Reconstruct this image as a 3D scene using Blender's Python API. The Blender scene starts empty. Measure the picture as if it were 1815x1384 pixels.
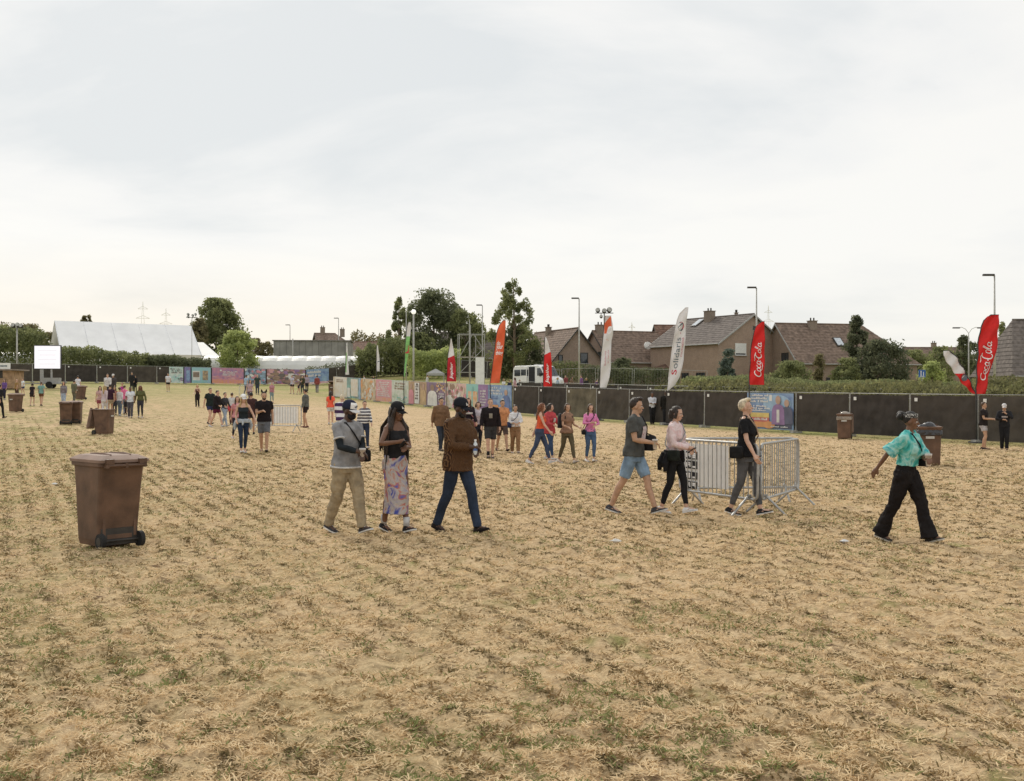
import bpy, math, random
import numpy as np
from mathutils import Vector, Matrix, Euler
R = math.radians
SC = bpy.context.scene
COL = SC.collection
random.seed(7)
rng = np.random.default_rng(7)

# ------------------------------------------------------------------ camera
CAM_H = 1.83
F = 2000.0                      # focal length in photograph pixels (1815 wide)
HOR = 698.0                     # row of the flat horizon in the photograph
cam_d = bpy.data.cameras.new('camera')
cam_d.sensor_width = 36.0
cam_d.lens = 36.0 * F / 1815.0
cam_d.clip_start = 0.1
cam_d.clip_end = 6000.0
cam = bpy.data.objects.new('camera', cam_d)
COL.objects.link(cam)
cam.location = (0, 0, CAM_H)
cam.rotation_euler = (R(90) + math.atan((HOR - 692.0) / F), 0, 0)
SC.camera = cam

# ------------------------------------------------------------------ sky: overcast, thin bright cloud over a Nishita sky
SUN_AZ, SUN_EL = R(-22), R(36)  # azimuth from +Y towards +X
w = bpy.data.worlds.new('World'); SC.world = w; w.use_nodes = True
nt = w.node_tree; nt.nodes.clear()
def N(t, **k):
    n = nt.nodes.new(t)
    for a, v in k.items(): setattr(n, a, v)
    return n
out = N('ShaderNodeOutputWorld')
sky = N('ShaderNodeTexSky', sky_type='NISHITA')
sky.sun_disc = False; sky.sun_elevation = SUN_EL; sky.sun_rotation = SUN_AZ
bg1 = N('ShaderNodeBackground'); bg1.inputs[1].default_value = 0.09
nt.links.new(sky.outputs[0], bg1.inputs[0])
tc = N('ShaderNodeTexCoord')
sep = N('ShaderNodeSeparateXYZ'); nt.links.new(tc.outputs['Generated'], sep.inputs[0])
zz = N('ShaderNodeMath', operation='ABSOLUTE'); nt.links.new(sep.outputs[2], zz.inputs[0])
za = N('ShaderNodeMath', operation='ADD'); za.inputs[1].default_value = 0.16; nt.links.new(zz.outputs[0], za.inputs[0])
dx = N('ShaderNodeMath', operation='DIVIDE'); nt.links.new(sep.outputs[0], dx.inputs[0]); nt.links.new(za.outputs[0], dx.inputs[1])
dy = N('ShaderNodeMath', operation='DIVIDE'); nt.links.new(sep.outputs[1], dy.inputs[0]); nt.links.new(za.outputs[0], dy.inputs[1])
cmb = N('ShaderNodeCombineXYZ'); nt.links.new(dx.outputs[0], cmb.inputs[0]); nt.links.new(dy.outputs[0], cmb.inputs[1])
mp = N('ShaderNodeMapping'); mp.inputs['Rotation'].default_value = (0, 0, R(14)); mp.inputs['Scale'].default_value = (0.75, 0.80, 1)
mp.inputs['Location'].default_value = (3.1, 1.7, 0)
nt.links.new(cmb.outputs[0], mp.inputs[0])
nz = N('ShaderNodeTexNoise'); nz.inputs['Scale'].default_value = 1.05; nz.inputs['Detail'].default_value = 7; nz.inputs['Roughness'].default_value = 0.55
nz.inputs['Distortion'].default_value = 0.35
nt.links.new(mp.outputs[0], nz.inputs['Vector'])
ramp = N('ShaderNodeValToRGB')
cr = ramp.color_ramp
cr.elements[0].position = 0.36; cr.elements[0].color = (0.79, 0.815, 0.82, 1)
cr.elements[1].position = 0.60; cr.elements[1].color = (1.0, 0.985, 0.945, 1)
e = cr.elements.new(0.48); e.color = (0.935, 0.932, 0.912, 1)
nt.links.new(nz.outputs['Fac'], ramp.inputs[0])
# clouds brighten and warm towards the horizon (thicker air path in front of the low sun)
hz = N('ShaderNodeMapRange'); hz.inputs['From Min'].default_value = 0.0; hz.inputs['From Max'].default_value = 0.13
hz.inputs['To Min'].default_value = 0.75; hz.inputs['To Max'].default_value = 0.0
nt.links.new(zz.outputs[0], hz.inputs['Value'])
mixh = N('ShaderNodeMix', data_type='RGBA'); mixh.inputs['B'].default_value = (1.0, 0.965, 0.885, 1)
nt.links.new(hz.outputs[0], mixh.inputs['Factor']); nt.links.new(ramp.outputs[0], mixh.inputs['A'])
# warm glow round the side where the low sun stands behind the cloud
sv = N('ShaderNodeVectorMath', operation='DOT_PRODUCT'); sv.inputs[1].default_value = (math.sin(SUN_AZ), math.cos(SUN_AZ), 0)
nt.links.new(tc.outputs['Generated'], sv.inputs[0])
gp = N('ShaderNodeMapRange', interpolation_type='SMOOTHSTEP'); gp.inputs['From Min'].default_value = 0.86; gp.inputs['From Max'].default_value = 1.0; gp.inputs['To Max'].default_value = 1.0
nt.links.new(sv.outputs['Value'], gp.inputs['Value'])
gm = N('ShaderNodeMath', operation='MULTIPLY'); nt.links.new(gp.outputs[0], gm.inputs[0]); nt.links.new(hz.outputs[0], gm.inputs[1])
mixg = N('ShaderNodeMix', data_type='RGBA'); mixg.inputs['B'].default_value = (1.04, 0.92, 0.76, 1)
nt.links.new(gm.outputs[0], mixg.inputs['Factor']); nt.links.new(mixh.outputs['Result'], mixg.inputs['A']); mixh = mixg
bg2 = N('ShaderNodeBackground'); bg2.inputs[1].default_value = 0.69
nt.links.new(mixh.outputs['Result'], bg2.inputs[0])
ms = N('ShaderNodeMixShader'); ms.inputs[0].default_value = 0.95
nt.links.new(bg1.outputs[0], ms.inputs[1]); nt.links.new(bg2.outputs[0], ms.inputs[2])
nt.links.new(ms.outputs[0], out.inputs[0])

sun_d = bpy.data.lights.new('sun', 'SUN'); sun_d.energy = 1.5; sun_d.angle = R(14); sun_d.color = (1.0, 0.93, 0.82)
sun = bpy.data.objects.new('sun', sun_d); COL.objects.link(sun)
sdir = Vector((math.sin(SUN_AZ) * math.cos(SUN_EL), math.cos(SUN_AZ) * math.cos(SUN_EL), math.sin(SUN_EL)))
sun.rotation_euler = sdir.to_track_quat('Z', 'Y').to_euler()
sun.location = (-20, 20, 40)

vs = SC.view_settings
SC.display_settings.display_device = 'sRGB'
vs.view_transform = 'Standard'; vs.look = 'None'; vs.gamma = 1; vs.use_curve_mapping = False
vs.exposure = 0.50
SC.cycles.use_denoising = True
SC.cycles.max_bounces = 6
SC.cycles.transparent_max_bounces = 8
# ------------------------------------------------------------------ helpers
def ground_np(x, y):          # gentle rise to the back left, and a low road bank beyond the right-hand fence
    xc = np.clip(x, -75.0, 45.0); yc = np.clip(y, 0.0, 160.0)
    o = np.clip((0.867 * x + 0.4986 * y - 39.4 - 8.0) / 16.0, 0, 1)
    return 1.153e-4 * yc * yc - 3.022e-4 * xc * yc + 5.18e-4 * xc - 3.717e-3 * yc + 1.7 * o * o * (3 - 2 * o)
def ground(x, y): return float(ground_np(x, y))
def at(px, py, Y):            # world point seen at a photograph pixel, Y metres in front of the camera
    return Vector(((px - 907.5) / F * Y, Y, CAM_H - (py - HOR) / F * Y))
def foot(px, py):             # where the ray of a pixel meets the field
    lo, hi = 3.0, 200.0
    kx, kz = (px - 907.5) / F, (py - HOR) / F
    y = lo
    while y < hi:
        if CAM_H - kz * y < ground(kx * y, y): break
        y += 0.05
    return kx * y, y
_lin = lambda c: tuple(c[:3]) + (1.0,)
MATS = {}
def mat(name, col, rough=0.7, var=0.18, scale=6.0, bump=0.0, bscale=30.0, metal=0.0, spec=0.3, translucent=0.0, col2=None, coord='Object', emit=0.0):
    if name in MATS: return MATS[name]
    m = bpy.data.materials.new(name); m.use_nodes = True
    t = m.node_tree; b = t.nodes['Principled BSDF']
    b.inputs['Roughness'].default_value = rough; b.inputs['Metallic'].default_value = metal
    b.inputs['Specular IOR Level'].default_value = spec
    tc = t.nodes.new('ShaderNodeTexCoord')
    nz = t.nodes.new('ShaderNodeTexNoise'); nz.inputs['Scale'].default_value = scale; nz.inputs['Detail'].default_value = 4
    t.links.new(tc.outputs[coord], nz.inputs['Vector'])
    mx = t.nodes.new('ShaderNodeMix'); mx.data_type = 'RGBA'
    c2 = col2 if col2 else tuple(max(0.0, c * (1 - 2 * var)) for c in col)
    c1 = col if col2 else tuple(min(1.0, c * (1 + var)) for c in col)
    mx.inputs['A'].default_value = _lin(c2); mx.inputs['B'].default_value = _lin(c1)
    mr = t.nodes.new('ShaderNodeMapRange'); mr.inputs['From Min'].default_value = 0.3; mr.inputs['From Max'].default_value = 0.7
    t.links.new(nz.outputs['Fac'], mr.inputs['Value'])
    t.links.new(mr.outputs[0], mx.inputs['Factor'])
    t.links.new(mx.outputs['Result'], b.inputs['Base Color'])
    if emit: 
        b.inputs['Emission Color'].default_value = _lin(col); b.inputs['Emission Strength'].default_value = emit
    if bump:
        n2 = t.nodes.new('ShaderNodeTexNoise'); n2.inputs['Scale'].default_value = bscale; n2.inputs['Detail'].default_value = 3
        t.links.new(tc.outputs[coord], n2.inputs['Vector'])
        bp = t.nodes.new('ShaderNodeBump'); bp.inputs['Strength'].default_value = bump; bp.inputs['Distance'].default_value = 0.02
        t.links.new(n2.outputs['Fac'], bp.inputs['Height']); t.links.new(bp.outputs[0], b.inputs['Normal'])
    if translucent:
        tr = t.nodes.new('ShaderNodeBsdfTranslucent'); t.links.new(mx.outputs['Result'], tr.inputs['Color'])
        ms = t.nodes.new('ShaderNodeMixShader'); ms.inputs[0].default_value = translucent
        t.links.new(b.outputs[0], ms.inputs[1]); t.links.new(tr.outputs[0], ms.inputs[2])
        t.links.new(ms.outputs[0], t.nodes['Material Output'].inputs[0])
    MATS[name] = m
    return m
def fab(col, pat=None):       # a cloth colour
    k = 'cloth_%02x%02x%02x' % tuple(int(255 * min(1, c)) for c in col)
    return mat(k, col, rough=0.85, var=0.16, scale=9, bump=0.25, bscale=26, spec=0.15)

def link(name, data, parent=None):
    o = bpy.data.objects.new(name, data); COL.objects.link(o)
    if parent: o.parent = parent
    return o
def mesh(name, verts, faces, m, parent=None, smooth=False):
    me = bpy.data.meshes.new(name)
    me.from_pydata([tuple(v) for v in verts], [], faces)
    me.materials.append(m)
    if smooth: me.polygons.foreach_set('use_smooth', [True] * len(me.polygons))
    return link(name, me, parent)
def npmesh(name, V, Q, m, parent=None, smooth=False):   # V (n,3), Q (k,3 or 4) arrays
    me = bpy.data.meshes.new(name)
    k = Q.shape[1]
    me.vertices.add(len(V)); me.vertices.foreach_set('co', np.ascontiguousarray(V, dtype=np.float32).ravel())
    me.loops.add(Q.size); me.loops.foreach_set('vertex_index', np.ascontiguousarray(Q, dtype=np.int32).ravel())
    me.polygons.add(len(Q)); me.polygons.foreach_set('loop_start', np.arange(0, Q.size, k, dtype=np.int32))
    me.polygons.foreach_set('loop_total', np.full(len(Q), k, dtype=np.int32))
    if smooth: me.polygons.foreach_set('use_smooth', np.ones(len(Q), dtype=bool))
    me.update(calc_edges=True)
    me.materials.append(m)
    return link(name, me, parent)
def tag(o, label=None, cat=None, group=None, kind=None):
    if label: o['label'] = label
    if cat: o['category'] = cat
    if group: o['group'] = group
    if kind: o['kind'] = kind
    return o
def thing(name, label, cat, loc=(0, 0, 0), rz=0.0, group=None):
    o = bpy.data.objects.new(name, None); COL.objects.link(o)
    o.location = loc; o.rotation_euler = (0, 0, rz); o.empty_display_size = 0.2
    return tag(o, label, cat, group)
def copy_tree(o, parent=None):
    c = o.copy(); COL.objects.link(c)
    if parent: c.parent = parent
    for ch in list(o.children): copy_tree(ch, c)
    return c

class MB:
    def __init__(s): s.v = []; s.f = []
    def add(s, v, f):
        n = len(s.v); s.v += [tuple(p) for p in v]; s.f += [tuple(i + n for i in q) for q in f]; return s
    def box(s, c, d, rot=None):
        hx, hy, hz = d[0] / 2, d[1] / 2, d[2] / 2
        v = [Vector((x, y, z)) for z in (-hz, hz) for x, y in ((-hx, -hy), (hx, -hy), (hx, hy), (-hx, hy))]
        if rot: 
            E_ = Euler(rot).to_matrix(); v = [E_ @ p for p in v]
        c = Vector(c)
        return s.add([p + c for p in v], [(3, 2, 1, 0), (4, 5, 6, 7), (0, 1, 5, 4), (1, 2, 6, 5), (2, 3, 7, 6), (3, 0, 4, 7)])
    def tube(s, pts, r, n=8, caps=True):
        pts = [Vector(p) for p in pts]; rs = r if isinstance(r, (list, tuple)) else [r] * len(pts)
        ref = None; rings = []
        for i, p in enumerate(pts):
            d = (pts[min(i + 1, len(pts) - 1)] - pts[max(i - 1, 0)])
            if d.length < 1e-9: d = Vector((0, 0, 1))
            d.normalize()
            if ref is None:
                ref = Vector((1, 0, 0)) if abs(d.x) < 0.9 else Vector((0, 1, 0))
            u = (ref - d * ref.dot(d)).normalized(); w_ = d.cross(u); ref = u
            rings.append([p + (u * math.cos(a) + w_ * math.sin(a)) * rs[i] for a in [2 * math.pi * k / n for k in range(n)]])
        v = [p for rg in rings for p in rg]; f = []
        for i in range(len(pts) - 1):
            for k in range(n):
                a, b = i * n + k, i * n + (k + 1) % n
                f.append((a, b, b + n, a + n))
        if caps:
            f.append(tuple(range(n - 1, -1, -1))); m0 = (len(pts) - 1) * n; f.append(tuple(range(m0, m0 + n)))
        return s.add(v, f)
    def loft(s, rings, caps=True):     # rings: lists of equally many points
        n = len(rings[0]); v = [p for r_ in rings for p in r_]; f = []
        for i in range(len(rings) - 1):
            for k in range(n):
                a, b = i * n + k, i * n + (k + 1) % n
                f.append((a, b, b + n, a + n))
        if caps:
            f.append(tuple(range(n - 1, -1, -1))); m0 = (len(rings) - 1) * n; f.append(tuple(range(m0, m0 + n)))
        return s.add(v, f)
    def ball(s, c, r, nu=12, nv=8, M=None, fn=None):
        if not isinstance(r, (list, tuple)): r = (r, r, r)
        c = Vector(c); v = []; f = []
        for j in range(nv + 1):
            ph = math.pi * j / nv
            for i in range(nu):
                th = 2 * math.pi * i / nu
                d = Vector((math.sin(ph) * math.cos(th), math.sin(ph) * math.sin(th), math.cos(ph)))
                k = fn(d) if fn else 1.0
                p = Vector((d.x * r[0] * k, d.y * r[1] * k, d.z * r[2] * k))
                if M: p = M @ p
                v.append(c + p)
        for j in range(nv):
            for i in range(nu):
                a = j * nu + i; b = j * nu + (i + 1) % nu
                f.append((a, a + nu, b + nu, b))
        return s.add(v, f)
    def quad(s, a, b, c, d): return s.add([a, b, c, d], [(0, 1, 2, 3)])
    def build(s, name, m, parent=None, smooth=False): return mesh(name, s.v, s.f, m, parent, smooth)

FONT_JOBS = []
def text_mesh(body, size=1.0, shear=0.0, bold=0.0, spacing=1.0):
    cu = bpy.data.curves.new('lettering', 'FONT'); cu.body = body; cu.size = size; cu.shear = shear
    cu.offset = bold; cu.space_character = spacing; cu.resolution_u = 3
    o = bpy.data.objects.new('lettering', cu); COL.objects.link(o)
    dg = bpy.context.evaluated_depsgraph_get()
    me = bpy.data.meshes.new_from_object(o.evaluated_get(dg))
    V = np.zeros(len(me.vertices) * 3); me.vertices.foreach_get('co', V); V = V.reshape(-1, 3)
    Fs = [tuple(p.vertices) for p in me.polygons]
    bpy.data.objects.remove(o); bpy.data.curves.remove(cu); bpy.data.meshes.remove(me)
    return V, Fs

REMESH = []     # objects whose remesh modifiers are baked at the end, all at once
def vox(name, mb, m, parent, voxel, smooth=2, disp=0.0, dscale=0.1, dec=1.0, tex=None):
    o = mb.build(name, m, parent)
    a = o.modifiers.new('r', 'REMESH'); a.mode = 'VOXEL'; a.voxel_size = voxel; a.use_smooth_shade = True
    if smooth:
        b = o.modifiers.new('s', 'SMOOTH'); b.factor = 0.5; b.iterations = smooth
    if disp:
        tx = bpy.data.textures.get('folds_%g' % dscale) or bpy.data.textures.new('folds_%g' % dscale, 'CLOUDS')
        tx.noise_scale = dscale; tx.noise_depth = 2
        d = o.modifiers.new('d', 'DISPLACE'); d.texture = tx; d.strength = disp; d.mid_level = 0.5; d.texture_coords = 'GLOBAL'
    if dec < 1:
        c = o.modifiers.new('c', 'DECIMATE'); c.ratio = dec
    REMESH.append(o)
    return o
def bake_remesh():
    dg = bpy.context.evaluated_depsgraph_get(); dg.update()
    for o in REMESH:
        me = bpy.data.meshes.new_from_object(o.evaluated_get(dg), preserve_all_data_layers=True, depsgraph=dg)
        old = o.data; me.name = o.name; o.modifiers.clear(); o.data = me
        me.polygons.foreach_set('use_smooth', [True] * len(me.polygons))
        bpy.data.meshes.remove(old)
# ------------------------------------------------------------------ the field
def noise2(x, y, seed, cell):       # smooth value noise, numpy
    r_ = np.random.default_rng(seed); T = r_.random((257, 257))
    u = (x / cell) % 256; v = (y / cell) % 256
    i = np.floor(u).astype(int); j = np.floor(v).astype(int); fu = u - i; fv = v - j
    fu = fu * fu * (3 - 2 * fu); fv = fv * fv * (3 - 2 * fv)
    i %= 256; j %= 256
    return (T[i, j] * (1 - fu) + T[i + 1, j] * fu) * (1 - fv) + (T[i, j + 1] * (1 - fu) + T[i + 1, j + 1] * fu) * fv
def rough(x, y):                    # trampled tussocks and ruts, metres
    a = noise2(x, y, 1, 0.16) - 0.5; b = noise2(x, y, 2, 0.34) - 0.5; c = noise2(x + 0.45 * y, y * 0.25, 3, 0.5) - 0.5
    q = (x + 0.45 * y) / 1.0966
    return 0.012 * np.cos(2 * np.pi * q / 0.34) + 0.045 * a * (0.6 + 1.6 * (b + 0.5)) + 0.03 * b + 0.025 * c
def build_ground():
    ys = [-60, -30, -15, -8, -3, 0, 2, 3]
    y = 3.6
    while y < 60: ys.append(y); y *= 1.0078
    while y < 900: ys.append(y); y *= 1.06
    ys += [1400, 2500, 4500]
    ys = np.array(ys); n = 420
    u = np.linspace(-1, 1, n)
    base = np.sinh(u * 3.2) / np.sinh(3.2)
    half = np.maximum(60, ys * 1.6 + 30)
    X = np.outer(0.35 * half, u) * 0 + np.where(np.abs(u)[None, :] <= 1, base[None, :] * half[:, None], 0)
    Y = np.repeat(ys[:, None], n, 1)
    k = np.clip(1 - (Y - 40) / 25, 0, 1) * np.clip((Y - 2.5) / 2, 0, 1) * np.clip((40 - np.abs(X)) / 10, 0, 1)
    Z = ground_np(X, Y) + rough(X, Y) * k
    V = np.stack([X, Y, Z], -1).reshape(-1, 3)
    r_, c_ = len(ys), n
    idx = np.arange(r_ * c_).reshape(r_, c_)
    Q = np.stack([idx[:-1, :-1], idx[:-1, 1:], idx[1:, 1:], idx[1:, :-1]], -1).reshape(-1, 4)
    m = bpy.data.materials.new('trampled_field'); m.use_nodes = True
    t = m.node_tree; b = t.nodes['Principled BSDF']; b.inputs['Roughness'].default_value = 0.95; b.inputs['Specular IOR Level'].default_value = 0.1
    def nd(ty, **k2):
        q = t.nodes.new(ty)
        for a, v in k2.items(): setattr(q, a, v)
        return q
    tc = nd('ShaderNodeTexCoord')
    def noise(scale, detail=4, sx=1, sy=1, rz=0.0, ro=0.55, loc=0):
        mp = nd('ShaderNodeMapping'); mp.inputs['Scale'].default_value = (sx, sy, 1); mp.inputs['Rotation'].default_value = (0, 0, rz)
        mp.inputs['Location'].default_value = (loc, loc * .7, 0)
        t.links.new(tc.outputs['Object'], mp.inputs[0])
        q = nd('ShaderNodeTexNoise'); q.inputs['Scale'].default_value = scale; q.inputs['Detail'].default_value = detail; q.inputs['Roughness'].default_value = ro
        t.links.new(mp.outputs[0], q.inputs['Vector']); return q.outputs['Fac']
    def rng_(v, a, b2, lo=0.0, hi=1.0):
        q = nd('ShaderNodeMapRange'); q.inputs['From Min'].default_value = a; q.inputs['From Max'].default_value = b2
        q.inputs['To Min'].default_value = lo; q.inputs['To Max'].default_value = hi
        t.links.new(v, q.inputs['Value']); return q.outputs[0]
    def mixc(f, a, b2):
        q = nd('ShaderNodeMix', data_type='RGBA')
        t.links.new(f, q.inputs['Factor'])
        for s_, v in (('A', a), ('B', b2)):
            if isinstance(v, tuple): q.inputs[s_].default_value = v + (1,)
            else: t.links.new(v, q.inputs[s_])
        return q.outputs['Result']
    def mul(a, b2):
        q = nd('ShaderNodeMath', operation='MULTIPLY'); t.links.new(a, q.inputs[0])
        if isinstance(b2, (int, float)): q.inputs[1].default_value = b2
        else: t.links.new(b2, q.inputs[1])
        return q.outputs[0]
    straw = mixc(rng_(noise(16, 9, 1, 1, 0, .72), .36, .64), (0.42, 0.285, 0.15), (0.72, 0.55, 0.33))
    straw = mixc(rng_(noise(0.5, 3), .35, .65, 0, .5), straw, (0.64, 0.48, 0.30))
    soil_shade = mixc(rng_(noise(40, 3), .3, .7), (0.10, 0.06, 0.035), (0.22, 0.14, 0.08))
    # bare soil with painted-in shade between straw clumps, in short broken patches
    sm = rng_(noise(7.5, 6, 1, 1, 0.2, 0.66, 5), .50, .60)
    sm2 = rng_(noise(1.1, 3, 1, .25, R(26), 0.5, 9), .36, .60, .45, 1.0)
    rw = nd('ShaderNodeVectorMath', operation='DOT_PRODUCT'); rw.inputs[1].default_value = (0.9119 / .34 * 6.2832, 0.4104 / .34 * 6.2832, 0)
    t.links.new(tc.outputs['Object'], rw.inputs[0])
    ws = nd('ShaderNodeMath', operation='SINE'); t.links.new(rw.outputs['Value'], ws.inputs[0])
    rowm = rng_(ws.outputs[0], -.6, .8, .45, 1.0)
    col = mixc(mul(mul(sm, sm2), rowm), straw, soil_shade)
    fl = rng_(noise(11, 7, 1, 1, 0, .7, 23), .57, .66, 0, .8)      # small gaps everywhere, their shade painted dark
    col = mixc(mul(fl, rowm), col, soil_shade)
    # green regrowth: more on the left and towards the fences
    g = mixc(rng_(noise(30, 4), .3, .7), (0.15, 0.16, 0.045), (0.34, 0.32, 0.12))
    gm = rng_(noise(3.0, 6, 1, .5, R(26), .6, 3), .55, .68)
    gm2 = rng_(noise(.32, 3, 1, .6, R(30), .5, 17), .42, .66, .12, 1)
    gg = mul(gm, gm2)
    sep = nd('ShaderNodeSeparateXYZ'); t.links.new(tc.outputs['Object'], sep.inputs[0])
    # distance to the right-hand fence line and the far end: untrodden grass
    ln = nd('ShaderNodeVectorMath', operation='DOT_PRODUCT'); ln.inputs[1].default_value = (0.867, 0.4986, 0)
    t.links.new(tc.outputs['Object'], ln.inputs[0])
    d1 = rng_(ln.outputs['Value'], 36.6, 39.2)
    d2 = rng_(sep.outputs['Y'], 80, 135)
    ad = nd('ShaderNodeMath', operation='MAXIMUM'); t.links.new(d1, ad.inputs[0]); t.links.new(d2, ad.inputs[1])
    gl = rng_(noise(.25, 5, 1, 1, 0, .6, 31), .25, .6, .15, 1)
    ed = mul(ad.outputs[0], gl)
    lef = nd('ShaderNodeVectorMath', operation='DOT_PRODUCT'); lef.inputs[1].default_value = (-1.0, -0.26, 0)
    t.links.new(tc.outputs['Object'], lef.inputs[0])
    lf = rng_(lef.outputs['Value'], -4, 8, 0, .75)
    l2 = mul(lf, rng_(noise(1.6, 6, 1, .35, R(26), .62, 41), .42, .6))
    a2 = nd('ShaderNodeMath', operation='MAXIMUM'); t.links.new(gg, a2.inputs[0]); t.links.new(l2, a2.inputs[1])
    col = mixc(a2.outputs[0], col, g)
    grn = mixc(rng_(noise(4, 5), .3, .7), (0.16, 0.19, 0.05), (0.36, 0.36, 0.13))
    col = mixc(ed, col, grn)
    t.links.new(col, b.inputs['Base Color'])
    bp = nd('ShaderNodeBump'); bp.inputs['Strength'].default_value = 1.0; bp.inputs['Distance'].default_value = 0.05
    t.links.new(noise(14, 7, 1, 1, 0, .65, 7), bp.inputs['Height']); t.links.new(bp.outputs[0], b.inputs['Normal'])
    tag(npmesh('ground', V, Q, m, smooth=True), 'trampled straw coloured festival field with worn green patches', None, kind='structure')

def blades(n, yr, length, width, lie, seed, dens=None, power=1.6):
    """n flat blades scattered over the field in front of the camera, denser where it is near."""
    r_ = np.random.default_rng(seed)
    y0, y1 = yr
    q = 1 - power + 1    # pdf of Y ~ Y^(1-power) * Y (the strip widens)
    uu = r_.random(n)
    e_ = 2.0 - power + 0.0
    Y = (y0 ** e_ + uu * (y1 ** e_ - y0 ** e_)) ** (1 / e_)
    X = (r_.random(n) * 2 - 1) * (Y * 0.50 + 1.0)
    if dens is not None:
        keep = r_.random(n) < dens(X, Y); X, Y = X[keep], Y[keep]; n = len(X)
    Z = ground_np(X, Y) + rough(X, Y) * np.clip(1 - (Y - 40) / 25, 0, 1)
    L = length[0] + (length[1] - length[0]) * r_.random(n) ** 1.5
    W = width * (0.6 + 0.8 * r_.random(n)) * np.clip(Y / 11, 1, 2.2)
    az = r_.random(n) * 2 * np.pi
    el = lie[0] + (lie[1] - lie[0]) * r_.random(n)
    d = np.stack([np.cos(az) * np.cos(el), np.sin(az) * np.cos(el), np.sin(el)], 1)
    s_ = np.stack([-np.sin(az), np.cos(az), np.zeros(n)], 1)
    tw = (r_.random((n, 1)) - .5) * 1.6
    s_ = s_ * np.cos(tw) + np.cross(d, s_) * np.sin(tw)
    p = np.stack([X, Y, Z + 0.004 + r_.random(n) * .012], 1)
    bend = np.stack([np.zeros(n), np.zeros(n), -L * 0.25 * (np.sin(el) > .3)], 1)
    a = p - s_ * W[:, None] / 2; b = p + s_ * W[:, None] / 2
    mid = p + d * L[:, None] * .6; c = mid + s_ * W[:, None] * .4; e2 = mid - s_ * W[:, None] * .4
    tip = p + d * L[:, None] + bend * .6
    V = np.stack([a, b, c, e2, tip], 1).reshape(-1, 3)
    k = np.arange(n)[:, None] * 5
    T = np.concatenate([k + np.array([[0, 1, 2]]), k + np.array([[0, 2, 3]]), k + np.array([[3, 2, 4]])])
    return V, T
def leafmat(name, c1, c2, scale):
    m = mat(name, c1, rough=.9, scale=scale, col2=c2, translucent=.25, spec=.1); return m
build_ground()
rows = lambda X, Y: (0.25 + 0.75 * (np.sin((X + .45 * Y) / 1.0966 / .34 * 6.2832) > .1)) * (.5 + .5 * (noise2(X, Y, 11, .8) > .4))
V, T = blades(640000, (4.6, 46), (.018, .08), .0060, (0.0, .50), 21, lambda X, Y: (.12 + .88 * (noise2(X, Y, 12, .10) > .47)) * (.5 + .5 * (noise2(X, Y, 18, .4) > .4)), 1.75)
tag(npmesh('straw', V, T, leafmat('straw_blade', (.90, .73, .47), (.62, .45, .25), 9.)), 'flattened dry straw scattered over the trampled field', None, kind='stuff')
V, T = blades(300000, (4.6, 48), (.02, .06), .009, (.1, .85), 22, lambda X, Y: rows(X, Y) * (noise2(X, Y, 13, .13) > .60), 1.7)
tag(npmesh('stubble', V, T, leafmat('stubble_blade', (.38, .26, .12), (.19, .12, .055), 7.)), 'short brown stubble standing in broken tufts on the field', None, kind='stuff')
def gd(X, Y):
    left = np.clip((-X - .26 * Y + 3.2) / 8, 0, .8)
    return np.clip((noise2(X + .45 * Y, Y * .6, 14, .9) > .66) * .7 + .08 * (noise2(X, Y, 19, .3) > .6) + left * (noise2(X, Y, 15, .22) > .5), 0, 1) * (noise2(X, Y, 16, .13) > .5)
V, T = blades(380000, (4.6, 48), (.02, .06), .008, (.1, .9), 23, gd, 1.75)
tag(npmesh('grass', V, T, leafmat('grass_blade', (.30, .31, .12), (.15, .17, .06), 7.)), 'thin green grass regrowing in patches of the straw field', None, kind='stuff')

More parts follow.
